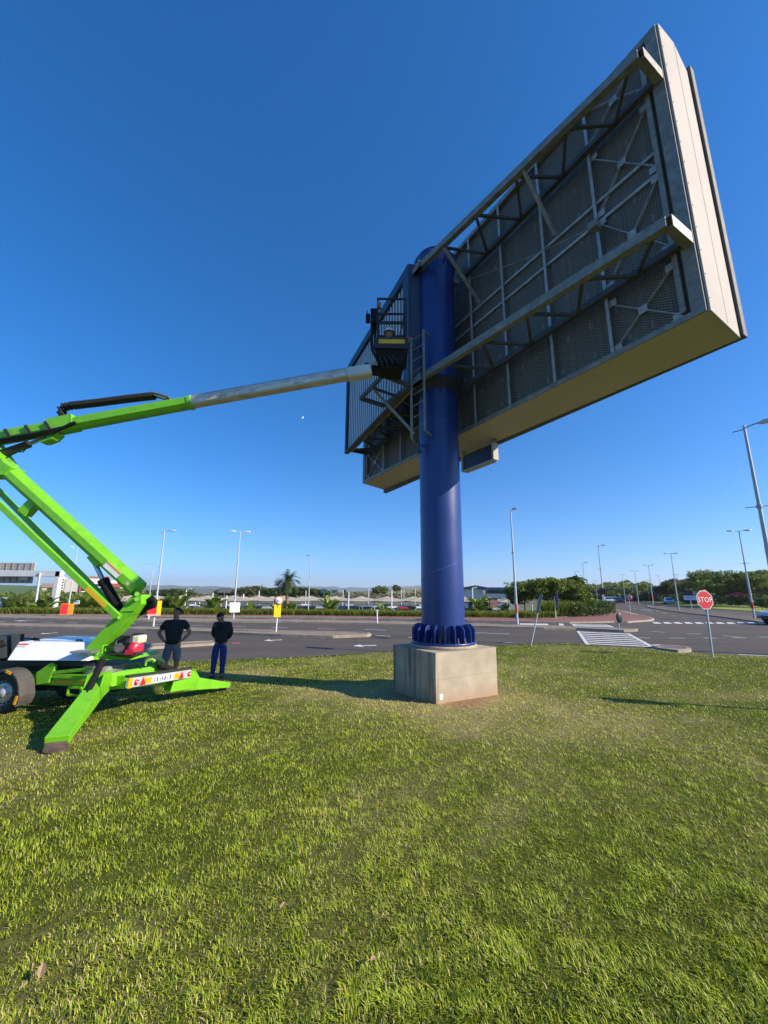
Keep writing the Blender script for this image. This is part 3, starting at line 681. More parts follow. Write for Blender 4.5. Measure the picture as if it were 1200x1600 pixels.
# back frame: outer members, posts, rails, braces
m = MB()
for a, w_ in ((A0 + .09, .17), (A1 - .09, .17)): m.box(P3(a, C0 + .01, (ZB + ZT) / 2), (w_, .10, ZT - ZB - .02), ax)
m.box(P3(A0 + .27, C0 - .0, (ZB + ZT) / 2), (.07, .06, ZT - ZB - .3), ax); m.box(P3(A1 - .27, C0 - .0, (ZB + ZT) / 2), (.07, .06, ZT - ZB - .3), ax)
m.beam(P3(A0 + .18, C0 + .012, ZB + .05), P3(A1 - .18, C0 + .012, ZB + .05), .09, .09); m.beam(P3(A0 + .18, C0 + .012, ZT - .06), P3(A1 - .18, C0 + .012, ZT - .06), .09, .12)
fr = m.build('back_frame', m_galv, BL)
posts = [-3.85, -2.75, -1.63, -.57, .6, 1.75, 2.85, 3.95]
for a in posts:
    t = MB(); c = C0 - .03
    t.beam(P3(a - .025, c, ZB + .1), P3(a - .025, c, ZT - .12), .05, .012, up=nC); t.beam(P3(a, c + .03, ZB + .1), P3(a, c + .03, ZT - .12), .012, .06, up=nC); t.build('post', m_galvb, BL)
for z in (8.86, 9.27):
    t = MB(); t.beam(P3(A0 + .3, C0 + .035, z), P3(A1 - .3, C0 + .035, z), .035, .055); t.build('rail', m_galvb, BL)
def xbrace(a0, a1, z0, z1, c=C0 + .02):
    t = MB(); t.beam(P3(a0, c, z0), P3(a1, c, z1), .012, .055, up=nC); t.beam(P3(a0, c + .014, z1), P3(a1, c + .014, z0), .012, .055, up=nC)
    t.box(P3((a0 + a1) / 2, c - .01, (z0 + z1) / 2), (.13, .012, .13), ax)
    for a, z in ((a0, z0), (a0, z1), (a1, z0), (a1, z1)): t.box(P3(a + (.05 if a == a0 else -.05), c - .008, z), (.13, .010, .12), ax)
    t.build('cross_brace', m_galvb, BL)
for a0, a1 in ((A0 + .3, -3.9), (4.0, A1 - .3)):
    for z0, z1 in ((6.3, 7.15), (7.48, 8.8), (8.98, 10.25), (10.6, 11.4)): xbrace(a0, a1, z0, z1)
# expanded-metal screen behind the frame and the cabinets behind it
def mesh_mat():
    m = bpy.data.materials.new('expanded_metal'); m.use_nodes = True; N = m.node_tree.nodes; L = m.node_tree.links; bs = N['Principled BSDF']; o = N['Material Output']
    tc = N.new('ShaderNodeTexCoord'); uv = N.new('ShaderNodeSeparateXYZ'); mp = N.new('ShaderNodeMapping'); L.new(tc.outputs['Object'], mp.inputs[0]); mp.inputs['Rotation'].default_value = (0, 0, -(PI / 2 - AZ)); L.new(mp.outputs[0], uv.inputs[0])
    def math_(op, a, b_=None):
        q = N.new('ShaderNodeMath'); q.operation = op
        for i, v in enumerate((a, b_)):
            if v is None: continue
            if isinstance(v, (int, float)): q.inputs[i].default_value = v
            else: L.new(v, q.inputs[i])
        return q.outputs[0]
    X = math_('MULTIPLY', uv.outputs['X'], 1 / .085); Z = math_('MULTIPLY', uv.outputs['Z'], 1 / .045)
    s1 = math_('ABSOLUTE', math_('SUBTRACT', math_('FRACT', math_('ADD', X, Z)), .5)); s2 = math_('ABSOLUTE', math_('SUBTRACT', math_('FRACT', math_('SUBTRACT', X, Z)), .5))
    mask = math_('LESS_THAN', math_('MINIMUM', s1, s2), .13)
    tr = N.new('ShaderNodeBsdfTransparent'); mx = N.new('ShaderNodeMixShader'); L.new(mask, mx.inputs[0]); L.new(tr.outputs[0], mx.inputs[1]); L.new(bs.outputs[0], mx.inputs[2]); L.new(mx.outputs[0], o.inputs['Surface'])
    bs.inputs['Base Color'].default_value = (.29, .245, .19, 1); bs.inputs['Roughness'].default_value = .6; bs.inputs['Metallic'].default_value = .3
    return m
m_mesh = mesh_mat()
m = MB(); m.box(P3((A0 + A1) / 2, C0 + .075, (ZB + ZT) / 2), (A1 - A0 - .2, .004, ZT - ZB - .1), ax); m.build('expanded_metal_screen', m_mesh, BL)
m = MB(); m.box(P3((A0 + A1) / 2, C0 + .46, (ZB + ZT) / 2 - .05), (A1 - A0 - .1, .10, ZT - ZB - .3), ax); cab = m.build('cabinet_back', m_dark, BL)
m = MB(); k = 0
for a in np.arange(A0 + .55, A1 - .3, .56):
    w_ = .10 if k % 2 else .055; m.box(P3(a, C0 + .37, (ZB + ZT) / 2 - .05), (w_, .06, ZT - ZB - .34), ax); k += 1
m.build('cabinet_rib', mat('cabinet_rib_grey', (.085, .075, .062), .7, var=.3, scale=4), cab)
m = MB()
for a in np.arange(A0 + .7, A1 - .3, .56):
    for z in np.arange(ZB + .45, ZT - .4, .62): m.box(P3(a + .12 * math.sin(a * 7 + z * 5), C0 + .36, z), (.05, .05, .11), ax)
m.build('cabinet_clip', mat('clip_grey', (.30, .29, .27), .6, var=.3), cab)
m = MB()
for a in np.arange(A0 + .85, A1 - .3, 1.12): m.beam(P3(a, C0 + .16, ZB + .2), P3(a, C0 + .16, ZT - .2), .05, .03, up=nC)
m.build('inner_stud', m_galvd, BL)

# ---- brackets: right half open, left half carrying the slatted face
azR = R(-36.8); dR = Vector((math.sin(azR), math.cos(azR), 0)); nR = Vector((-dR.y, dR.x, 0))
BR = PC + nR * .60
azL = R(-22.9); dL = Vector((math.sin(azL), math.cos(azL), 0)); nL = Vector((-dL.y, dL.x, 0)); BLp = PC + nL * .60
ZL, ZU = 7.34, 10.43
def hbeam(p0, p1, name):
    t = MB(); p0 = Vector(p0); p1 = Vector(p1)
    t.beam(p0, p1, .10, .012); d = Vector((0, 0, .074)); t.beam(p0 + d, p1 + d, .10, .014); t.beam(p0 - d, p1 - d, .10, .014); s = (p1 - p0).normalized().cross(up) * .0
    t.beam(p0, p1, .012, .14); o = (p1 - p0).normalized().cross(up).normalized()
    t.beam(p0 + o * .052, p1 + o * .052, .010, .162); t.beam(p0 - o * .052, p1 - o * .052, .010, .162)
    return t.build(name, m_galv, BL)
def proj_c(p, c):                                  # foot of a point on the panel plane at depth c, horizontally
    q = p - PC; return PC + dA * q.dot(dA) + nC * c + Vector((0, 0, p.z))
for z, q1, q0 in ((ZL, -5.06, .35), (ZU, -5.06, .38)):
    Z = Vector((0, 0, z)); r1 = BR + dR * q1 + Z; r0 = BR + dR * q0 + Z
    hbeam(r1, r0, 'bracket_beam')
    e = proj_c(r1, C0 - .06); t = MB(); t.beam(r1 + (r1 - r0).normalized() * .06, e + (r1 - r0).normalized() * .06, .012, .19); t.beam(r1 + up * .085, e + up * .085, .11, .012); t.beam(r1 - up * .085, e - up * .085, .11, .012); t.build('bracket_end', m_galv, BL)
    # chord along the panel and zigzag lacing
    t = MB(); c0 = e + dA * .02; c1 = PC + dA * -.45 + nC * (C0 - .10) + Z; t.beam(c0, c1, .10, .11); t.build('bracket_chord', m_galvd, BL)
    n = 9; pts = []
    for k in range(n): f = (k + .3) / n; pts.append(r1.lerp(BR + dR * -.5 + Z, f) if k % 2 == 0 else c0.lerp(c1, f))
    t = MB()
    for p, q in zip(pts, pts[1:]): t.beam(p - up * .045, q - up * .045, .05, .05)
    t.build('lacing', m_galvd, BL)
    l0 = BLp + dL * -.32 + Z; l1 = BLp + dL * 5.0 + Z
    hbeam(l0, l1, 'bracket_beam')
    e2_ = proj_c(l1, C0 - .06); t = MB(); t.beam(l1, e2_, .08, .16); t.build('bracket_end', m_galvd, BL)
    t = MB(); c2 = PC + dA * .45 + nC * (C0 - .10) + Z; t.beam(e2_ - dA * .02, c2, .10, .11); t.build('bracket_chord', m_galvd, BL)
    pts = []
    for k in range(n): f = (k + .3) / n; pts.append(l1.lerp(BLp + dL * .5 + Z, f) if k % 2 == 0 else (e2_).lerp(c2, f))
    t = MB()
    for p, q in zip(pts, pts[1:]): t.beam(p - up * .045, q - up * .045, .055, .05)
    t.build('lacing', m_galvd, BL)
# knee braces from the upper beam down to the posts
for q, a in ((-3.05, -3.0), (-.9, -.75)):
    p = BR + dR * q + Vector((0, 0, ZU - .08)); e = proj_c(p, C0 - .08); e.z = ZU - 1.15
    t = MB(); t.beam(p, e, .06, .06); t.build('knee_brace', m_galv, BL)
# slatted face
def S3(a, o, z): return PC + dL * a + nL * (.60 + .07 + o) + Vector((0, 0, z))
Sa0, Sa1, Sz0, Sz1 = .02, 5.18, 7.27, 10.66
axL = (dL, nL, up)
m = MB(); m.box(S3((Sa0 + Sa1) / 2, .02, (Sz0 + Sz1) / 2), (Sa1 - Sa0 - .04, .03, Sz1 - Sz0 - .04), axL); face = m.build('slat_backing', mat('slat_gap_dark', (.010, .014, .022), .7, var=.2), BL)
n_sl = 24; pitch = (Sa1 - Sa0 - .56) / n_sl
for k in range(n_sl):
    a = Sa0 + .40 + (k + .5) * pitch; t = MB(); z0, z1 = Sz0 + .02, Sz1 - .34
    pr = [(-.26 * pitch, .036), (-.18 * pitch, .050), (.18 * pitch, .050), (.26 * pitch, .036)]
    t.prism([S3(a + x, y, z0) for x, y in pr], up * (z1 - z0)); t.build('slat', m_slat, BL)
m = MB(); m.box(S3((Sa0 + Sa1) / 2, .06, Sz1 - .14), (Sa1 - Sa0, .12, .28), axL); m.box(S3(Sa0 + .16, .062, (Sz0 + Sz1) / 2 - .14), (.32, .12, Sz1 - Sz0 - .285), axL); m.box(S3(Sa1 - .06, .062, (Sz0 + Sz1) / 2 - .14), (.12, .12, Sz1 - Sz0 - .285), axL)
m.build('face_frame', m_navy, BL, bevel=.004)
m = MB(); m.beam(S3(Sa0 + .1, .05, Sz0 - .03), S3(Sa1, .05, Sz0 - .03), .16, .05); m.build('bottom_rail', m_galvd, BL)
m = MB(); m.box(S3(Sa0 - .012, -.14, (Sz0 + Sz1) / 2), (.022, .40, Sz1 - Sz0), axL); m.build('face_end_plate', m_navy, BL)
# flood light, cable, lightning spike
m = MB(); lp = P3(-.30, .42, 10.22); m.box(lp, (.16, .13, .12), ax); m.beam(lp + up * .06, P3(-.30, .55, ZU), .02, .02); m.build('junction_box', m_galv, BL, bevel=.006)
m = MB(); fl = P3(-3.95, .42, 8.55); m.box(fl, (.16, .16, .14), ax); m.beam(fl, P3(-3.95, C0, 8.55), .03, .03); m.build('flood_light', m_galv, BL, bevel=.01)
m = MB(); pts = [lp.lerp(fl, f) - up * .10 * math.sin(PI * f) for f in np.linspace(0, 1, 14)]; m.tube(pts, .008, 5); m.build('cable', mat('grey_cable', (.30, .29, .27), .7, var=.1), BL)
m = MB(); p = BR + dR * .02 + Vector((0, 0, ZU + .1)); m.cyl(p, p + up * .12, .05, n=10); m.cyl(p + up * .12, p + up * .17, .035, n=10); m.build('beam_lifting_eye', m_dark, BL)
# ladder
lad_t, lad_b = AY(661.5, 515, 8.20), AY(663.8, 672.5, 8.20); ll_t, ll_b = AY(642.3, 534, 8.32), AY(643.2, 685, 8.32)
m = MB(); m.beam(lad_t, lad_b, .055, .02); m.beam(ll_t + up * .12, ll_b, .055, .02)
for p in (lad_t - up * .012, lad_b): m.beam(p, p + Vector((.17, .24, -.02)), .03, .05)
for p in (ll_t, ll_b): m.beam(p, p + Vector((.22, .42, -.02)), .03, .05)
lad = m.build('ladder', m_galv, BL)
m = MB(); n = 9
for k in range(n):
    f = (k + .35) / n; m.cyl(lad_t.lerp(lad_b, f), (ll_t + up * .12).lerp(ll_b, f), .012, n=6)
m.build('rung', m_galv, lad)
# landing frame under the slatted face
Yl = 7.95; c_ = [AY(563.7, 622.5, 8.35), AY(598.7, 586, 7.75), AY(640, 602.5, 8.2), AY(600, 634, 8.75)]
zc = sum(p.z for p in c_) / 4
def PZ(x, y, z):
    r = ray(x, y); t = (z - CAM_Z) / r.z; return Vector((r.x * t, r.y * t, z))
c_ = [PZ(563.7, 622.5, 7.05), PZ(598.7, 586, 7.05), PZ(640, 602.5, 7.05), PZ(600, 634, 7.05)]
m = MB()
for p, q in zip(c_, c_[1:] + c_[:1]): m.beam(p, q, .06, .10)
m.beam(c_[0].lerp(c_[1], .5), c_[3].lerp(c_[2], .5), .04, .06)
lf = m.build('landing_frame', m_galvd, BL)
m = MB(); m.beam(c_[0].lerp(c_[1], .55) - up * .05, AY(647.5, 678, 8.35), .05, .05); m.beam(c_[2] + up * .02, ll_t.lerp(ll_b, .45), .04, .04); m.build('landing_strut', m_galv, BL)
# pipe stub and cable box low on the pole
m = MB(); p = AY(655, 705, 8.46); m.ball(p, .07, 10, (1, .9, .8)); m.cyl(p + up * .02, p + up * .22 + Vector((-.02, .03, 0)), .035, n=8); m.tube([p + up * .2, p + Vector((-.07, .05, .32)), ll_b + Vector((.03, .08, 0))], .03, 6); m.build('cable_box', m_navy, BL)
# small sign box hung under the main panel
m = MB(); a0, a1, cc = -.36, .72, C0 + .75; z0, z1 = 5.60, 5.98
m.box(P3((a0 + a1) / 2, cc, (z0 + z1) / 2 - .07), (a1 - a0, .10, z1 - z0), ax)
sg = m.build('hanging_sign_box', mat('deep_navy_face', (.006, .010, .026), .45, var=.1), BL, bevel=.004)
m = MB()
m.box(P3(a0 - .035, cc, (z0 + z1) / 2 - .06), (.06, .17, z1 - z0 + .06), ax); m.box(P3(a1 + .035, cc, (z0 + z1) / 2 - .08), (.06, .17, z1 - z0 + .06), ax); m.box(P3((a0 + a1) / 2, cc, z0 - .10), (a1 - a0 + .01, .17, .05), ax)
m.build('sign_edge', m_clad, sg)
for a in (a0 - .03, a1 + .03): m = MB(); m.beam(P3(a, cc, z1 - .06), P3(a, cc, 6.10), .05, .05); m.box(P3(a, cc, 6.04), (.12, .12, .015), ax); m.build('sign_hanger', m_galv, sg)
# orange cloth tied to the ladder top
m = MB(); p = ll_t + Vector((.0, -.04, .14)); pts = []
for k in range(6):
    f = k / 5; c = p + Vector((-.06 - .17 * f, -.02, -.05 - .36 * f)); w_ = .03 + .05 * math.sin(PI * min(1, f * 1.1)) + .02; pts.append((c + Vector((-w_ * .7, 0, w_ * .3)), c + Vector((w_ * .7, .03 * math.sin(k * 2), -w_ * .3))))
V = [v for q in pts for v in q]; m._add(V, [(2 * k, 2 * k + 1, 2 * k + 3, 2 * k + 2) for k in range(5)], True)
o = m.build('orange_cloth', mat('orange_fabric', (.75, .13, .02), .8, var=.15, scale=12)); s_ = o.modifiers.new('thick', 'SOLIDIFY'); s_.thickness = .01
tag(o, 'orange cloth tied to the ladder top beside the blue pole', 'cloth')
# ================================================================== BOOM LIFT (trailer mounted)
m_green = mat('lime_green_paint', (.165, .49, .012), .42, var=.10, scale=2.5, coat=.2, grime=(.10, .24, .025), gscale=5.5, gamt=.55)
m_blk = mat('black_rubber', (.022, .021, .020), .75, var=.3, scale=14, bump=.2, bscale=90)
m_hose = mat('black_hose', (.012, .0115, .011), .75, var=.2, scale=20, spec=.2)
m_chrome = mat('chrome_rod', (.55, .58, .62), .15, metal=1.0, var=.06)
m_white = mat('white_fibreglass', (.78, .78, .76), .4, var=.05, scale=1.5, grime=(.62, .60, .55), gscale=2.5, gamt=.5, coat=.2)
m_grey = mat('grey_telescope_steel', (.56, .54, .49), .4, metal=.15, var=.2, scale=4, grime=(.30, .24, .16), gscale=5)
m_steel = mat('bare_steel', (.32, .31, .29), .5, metal=.6, var=.25, scale=8)
m_amber = mat('amber_reflector', (.85, .36, .01), .35, var=.1, scale=30)
m_redl = mat('red_lens', (.55, .015, .02), .2, var=.1, scale=30, coat=.5)
m_fender = mat('grey_brown_mudguard', (.075, .066, .058), .6, var=.2, scale=5, bump=.1)
m_cage = mat('dark_cage_paint', (.022, .026, .032), .65, var=.2, scale=6)
m_yel = mat('yellow_decal', (.80, .42, .01), .5, var=.06)
LO = Vector((-5.48, 7.46, 0)); lt = Vector((math.sin(R(98)), math.cos(R(98)), 0)); ls = Vector((lt.y * -1, lt.x, 0))
def T(u, v, w_):
    p = LO + lt * u + ls * v; return Vector((p.x, p.y, float(lawn_h(p.y)) + w_))
lax = (lt, ls, up)
YB = 7.4
LF = thing('boom_lift', (LO.x, LO.y, float(lawn_h(LO.y))), 'lime green trailer mounted boom lift with its arm raised to the billboard', 'boom lift')
# chassis
m = MB()
for v in (-.34, .34): m.beam(T(-2.6, v, .50), T(1.30, v, .50), .10, .17)
m.beam(T(-.55, -.62, .50), T(-.55, .62, .50), .12, .12); m.beam(T(1.20, -.40, .50), T(1.20, .40, .50), .16, .20); m.beam(T(-.2, -.34, .5), T(-.2, .34, .5), .10, .14)
ch = m.build('chassis', m_green, LF, bevel=.008)
m = MB()
for k in range(3): m.box(T(-.2 + k * .38, -.394, .475), (.30, .006, .045), lax)
m.build('reflector_strip', m_amber, ch)
m = MB(); m.beam(T(-.25, -.42, .60), T(.70, -.46, .71), .03, .05); m.beam(T(-.25, -.42, .56), T(.85, -.44, .57), .03, .04); m.build('side_brace', m_green, LF)
m = MB(); m.prism([T(-.32, -.45, .42), T(-.10, -.45, .46), T(-.02, -.45, .74), (T(-.12, -.45, .78)), T(-.36, -.45, .62)], ls * .05); m.build('pivot_bracket', m_green, LF, bevel=.004)
m = MB()
p = [T(.28, -.42, .40), T(.52, -.42, .40), T(.52, -.42, .28), T(.28, -.42, .28)]
for a, c in zip(p, p[1:] + p[:1]): m.beam(a, c, .03, .03)
m.build('step_frame', m_green, LF)
m = MB(); m.beam(T(-1.6, -.05, .34), T(.9, .0, .36), .22, .14); m.cyl(T(-.55, -.5, .36), T(-.55, .5, .36), .05, n=10); m.build('axle_beam', m_blk, LF)
# wheels with mudguards
for sgn in (-1, 1):
    c = T(-.68, sgn * .60, .33); ax_ = ls * sgn
    m = MB(); m.lathe(c, [(.20, -.085), (.285, -.095), (.318, -.075), (.33, -.03), (.33, .03), (.318, .075), (.285, .095), (.20, .085), (.20, -.085)], 36, axis=ax_)
    ty = m.build('wheel', m_blk, LF)
    m = MB(); m.lathe(c, [(.20, .07), (.198, .03), (.16, .045), (.145, .075), (.10, .06), (.075, .065), (.07, .10), (0, .105)], 32, axis=ax_); rim = m.build('rim', mat('silver_rim', (.45, .45, .44), .4, metal=.5, var=.2, scale=10), ty)
    m = MB()
    a1 = lt; a2 = up
    for k in range(14): t_ = 2 * PI * k / 14; q = c + (a1 * math.cos(t_) + a2 * math.sin(t_)) * .168; m.cyl(q + ax_ * .03, q + ax_ * .055, .017, n=8)
    m.build('rim_slot', m_blk, ty)
    m = MB()
    for k in range(5): t_ = 2 * PI * k / 5; q = c + (a1 * math.cos(t_) + a2 * math.sin(t_)) * .10; m.cyl(q + ax_ * .055, q + ax_ * .085, .013, n=6)
    m.build('wheel_nut', m_steel, ty)
    m = MB(); ri, ro = .355, .372; n = 16; V = []
    for k in range(n + 1):
        t_ = R(-28 + k * (190) / n); d = a1 * math.cos(t_) + a2 * math.sin(t_); d2 = d
        rr = 1.0 + (.06 if k < 3 else 0)
        for r_, o in ((ri, -.13), (ro, -.13), (ro, .13), (ri, .13)): V.append(c + d2 * r_ * rr + ls * o)
    m._add(V, [(k * 4 + i, k * 4 + (i + 1) % 4, (k + 1) * 4 + (i + 1) % 4, (k + 1) * 4 + i) for k in range(n) for i in range(4)] + [(0, 1, 2, 3), (n * 4 + 3, n * 4 + 2, n * 4 + 1, n * 4)])
    # the near cheek of the guard
    V = []
    for k in range(n + 1):
        t_ = R(-28 + k * 190 / n); d = a1 * math.cos(t_) + a2 * math.sin(t_)
        V += [c + d * .332 * (1.06 if k < 3 else 1) + ax_ * .125, c + d * .368 * (1.06 if k < 3 else 1) + ax_ * .13]
    m._add(V, [(2 * k, 2 * k + 1, 2 * k + 3, 2 * k + 2) for k in range(n)])
    fd = m.build('mudguard', m_fender, LF)
    for t_, l in ((R(-14), .13), (R(72), .10)): m = MB(); d = a1 * math.cos(t_) + a2 * math.sin(t_); tt = a1 * -math.sin(t_) + a2 * math.cos(t_); m.box(c + d * .35 + ax_ * .135, (.04, l, .012), (d, tt, ax_)); m.build('side_reflector', m_amber, fd)
# outriggers
def outrigger(root, foot, name_side, ram_top, near):
    d = (foot - root).normalized(); sd_ = d.cross(up).normalized(); n_ = sd_.cross(d).normalized()
    m = MB(); L_ = (foot - root).length
    # tapering box-section leg, open at the foot
    w0, w1 = .17, .25; h0, h1 = .30, .10
    rootp = root
    P = []
    for p, ww, hh in ((rootp, w0, h0), (foot + up * .12, w1, h1)):
        P += [p - sd_ * ww / 2 - n_ * hh / 2, p + sd_ * ww / 2 - n_ * hh / 2, p + sd_ * ww / 2 + n_ * hh / 2, p - sd_ * ww / 2 + n_ * hh / 2]
    m.hexa(P); leg = m.build('outrigger_leg', m_green, LF, bevel=.006)
    m = MB(); m.box(foot + up * .05, (.16, .20, .07), (d, sd_, up)); m.cyl(foot + up * .0, foot + up * .03, .13, n=16); m.cyl(foot + up * .08 - sd_ * .11, foot + up * .08 + sd_ * .11, .025, n=8); m.build('foot_pad', mat('rusty_brown_steel', (.09, .06, .045), .85, var=.4, scale=12), leg)
    e = rootp.lerp(foot, .56) + n_ * .10; s = ram_top; mid = s.lerp(e, .66)
    m = MB(); m.cyl(s, mid, .052, n=14); m.cyl(s - (e - s).normalized() * .05, s + (e - s).normalized() * .06, .062, n=14); rm = m.build('outrigger_ram', m_hose, LF)
    m = MB(); m.cyl(mid, e, .026, n=10); m.build('ram_rod', m_chrome, rm)
    m = MB()
    for o in (-1, 1):
        q = rootp + sd_ * (w0 / 2 + .012) * o
        m.prism([q - n_ * .16 - d * .05, q + n_ * .16 - d * .05, q + n_ * .28 + d * .34, q + n_ * .16 + d * .5, q - n_ * .05 + d * .45], sd_ * .014 * o)
    m.build('leg_cheek', m_green, leg)
    return leg
f_near = LG(86, 1174); f_near.z = float(lawn_h(f_near.y)); f_far = LG(352, 1079); f_far.z = float(lawn_h(f_far.y))
outrigger(AY(161, 1064, 6.72), f_near, 0, AY(158, 1036, 6.80), True)
outrigger(AY(268, 1066, 7.75), f_far, 0, AY(252, 1040, 7.6), False)
f_b1 = T(-2.35, -1.75, 0); f_b2 = T(-2.35, 1.55, 0); f_b2.z = float(lawn_h(f_b2.y))
outrigger(T(-1.45, -.38, .55), f_b1, 0, T(-1.35, -.3, 1.05), True); outrigger(T(-1.45, .38, .55), f_b2, 0, T(-1.35, .3, 1.05), False)
# tail cross member: the folded plate above the light board
m = MB()
q = [(165, 1059), (171, 1053), (183, 1050), (236, 1042), (240, 1030), (246, 1030), (251, 1040), (250, 1051), (236, 1057), (205, 1065), (190, 1071), (178, 1073), (166, 1074)]
yy = lambda x: 6.72 + (x - 165) / 85 * .95
m.prism([AY(x, y, yy(x)) for x, y in q], Vector((.02, .16, 0))); m.build('tail_plate', m_green, LF, bevel=.006)
m = MB(); m.tube([AY(227, 1040, 7.3), AY(229, 1032, 7.3), AY(238, 1030, 7.32), AY(242, 1033, 7.35)], .022, 8); m.build('lifting_lug', m_green, LF)
m = MB(); m.beam(AY(168, 1070, 6.85), AY(262, 1063, 7.75), .12, .14); m.build('tail_cross_beam', m_green, LF)
m = MB(); m.beam(AY(244, 1034, 7.5), AY(284, 1053, 7.95), .06, .06); m.beam(AY(205, 1063, 6.9), AY(270, 1052, 7.7), .05, .05); m.build('tail_ram', m_hose, LF)
# light board
b0, b1 = AY(199.5, 1068, 6.60), AY(298, 1052.5, 7.97)
bd = (b1 - b0).normalized(); bn = bd.cross(up).normalized(); bu = bn.cross(bd).normalized() * -1
if bu.z < 0: bu = -bu
if bn.y > 0: bn = -bn                                # towards the tail / viewer
bl = (b1 - b0).length
def BP(f, h, o=0): return b0 + bd * bl * f + bu * h + bn * o
bax = (bd, bn, bu)
m = MB(); m.box(BP(.5, 0, -.02), (bl, .04, .145), bax); lb = m.build('light_board', mat('aluminium_board', (.52, .52, .52), .45, metal=.3, var=.15, scale=6), LF, bevel=.006)
m = MB(); m.box(BP(.5, .10, -.03), (bl + .02, .07, .035), bax); m.build('board_top_rail', m_blk, lb)
for f_, s_ in ((.028, (bl * .055, .012, .15)), (.285, (bl * .11, .008, .085)), (.735, (bl * .10, .008, .085))): m = MB(); m.box(BP(f_, 0, .004), s_, bax); m.build('amber_panel', m_amber, lb)
for f in (.115, .965):
    m = MB(); m.lathe(BP(f, 0, 0), [(0, .03), (.03, .028), (.042, .018), (.044, 0)], 20, axis=bn); tl = m.build('tail_lamp', m_redl, lb)
    m = MB(); m.lathe(BP(f, .0, .012), [(0, .026), (.017, .022), (.018, 0)], 14, axis=bn); m.build('lamp_lens', mat('clear_lens', (.8, .74, .72), .15, var=.05, coat=.5), tl)
for f in (.205, .825):
    m = MB(); m.prism([BP(f - .042, -.058, .002), BP(f + .042, -.058, .002), BP(f, .062, .002)], bn * .010); m.build('warning_triangle', m_redl, lb)
m = MB(); m.box(BP(.51, 0, .006), (.50, .008, .11), bax); npl = m.build('number_plate', mat('plate_white', (.72, .74, .82), .4, var=.06), lb)
m_ink = mat('plate_ink', (.12, .13, .30), .5, var=.05)
m_wht = mat('letter_white', (.80, .80, .80), .6, var=.03)
pr = bd if bd.x > 0 else -bd
# the plate itself is smeared in the photograph; only its strokes can be made out
for k, (o_, w_, h_) in enumerate(((-.19, .020, .07), (-.13, .034, .075), (-.065, .016, .075), (-.02, .030, .06), (.04, .034, .075), (.10, .014, .07), (.16, .032, .075))): m = MB(); m.box(BP(.51, -.002, .012) + pr * o_, (w_, .004, h_), bax); m.build('smeared_stroke', m_ink, npl)
# turret, seat ring
tc = T(.50, .0, .62)
m = MB(); m.cyl(tc - up * .10, tc + up * .10, .30, n=24); m.build('slew_ring', m_steel, LF)
m = MB(); m.prism([AY(118, 1022, 7.15), AY(152, 1020, 7.15), AY(216, 1022.5, 7.35), AY(222, 1027, 7.35), AY(205, 1031, 7.2), AY(118, 1031, 7.05)], Vector((0, .62, -.02))); m.build('turntable', m_green, LF, bevel=.006)
# the leaning mast between turntable and elbow: near cheek, tail cheek
m = MB()
near = [(131, 1015), (191, 950), (200, 936), (208, 930), (221, 929), (221, 944), (210, 957), (161, 1008), (159, 1029), (119, 1030), (118, 1024)]
P = [AY(x, y, 7.16) for x, y in near]; m.prism(P, Vector((.02, .26, 0))); mast = m.build('mast', m_green, LF, bevel=.010)
m = MB(); m.beam(AY(192, 954.5, 7.15), AY(211, 954, 7.15), .014, .016); m.cyl(AY(213, 936, 7.10), AY(213, 936, 7.5), .035, n=12); m.cyl(AY(186, 965, 7.08), AY(186, 965, 7.2), .03, n=12); m.cyl(AY(140, 1020, 7.13), AY(140, 1020, 7.2), .025, n=10); m.cyl(AY(152, 1021, 7.13), AY(152, 1021, 7.2), .025, n=10); m.build('mast_rib', m_green, mast)
m = MB(); m.box(AY(133, 1018, 7.0), (.36, .22, .03)); m.build('control_cover', m_steel, LF)
# lower boom
e0, e1_ = AY(209, 913, YB), AY(-44, 683, YB)
m = MB(); m.octbeam(e0, e1_, .28, .285, .30); lbm = m.build('lower_boom', m_green, LF, bevel=.004)
m = MB(); m.octbeam(AY(217, 920.5, YB), AY(196, 901, YB), .30, .29, .26); m.cyl(AY(214, 928, YB - .25), AY(214, 928, YB + .16), .04, n=16); m.build('boom_knuckle', m_green, lbm)
dsc = (e1_ - e0).normalized(); ucs = Vector((0, 1, 0)).cross(dsc).normalized()
m = MB(); c = AY(175, 890, YB - .148); m.box(c, (.36, .006, .12), (dsc, Vector((0, 1, 0)), ucs)); st_ = m.build('warning_decal', mat('white_decal', (.80, .78, .74), .5, var=.04), lbm)
m = MB(); m.box(c + ucs * (.045 if ucs.z > 0 else -.045) - Vector((0, .004, 0)), (.35, .004, .03), (dsc, Vector((0, 1, 0)), ucs)); m.build('decal_band', mat('orange_decal', (.75, .25, .04), .5), st_)
m = MB(); c2 = AY(199, 912, YB - .157); m.box(c2, (.06, .006, .06), (dsc, Vector((0, 1, 0)), ucs)); m.build('round_decal', mat('peach_decal', (.8, .55, .38), .5), lbm)
m = MB(); m.prism([AY(135, 871, YB - .09), AY(143, 866, YB - .09), AY(157, 876, YB - .09), AY(152, 885, YB - .09), AY(146, 884, YB - .09)], Vector((0, .18, 0))); m.build('cylinder_boss', m_green, lbm)
m = MB(); m.prism([AY(27, 797, YB - .08), AY(46, 778, YB - .08), AY(56, 786, YB - .08), AY(38, 806, YB - .08)], Vector((0, .16, 0))); m.build('link_bracket', m_green, lbm)
m = MB(); m.tube([AY(228, 944, YB), AY(238, 935, YB - .1), AY(242, 939, YB - .12), AY(240, 946, YB - .1), AY(228, 950, YB - .05), AY(220, 958, YB)], .055, 8); m.build('hose_loop', m_hose, LF)
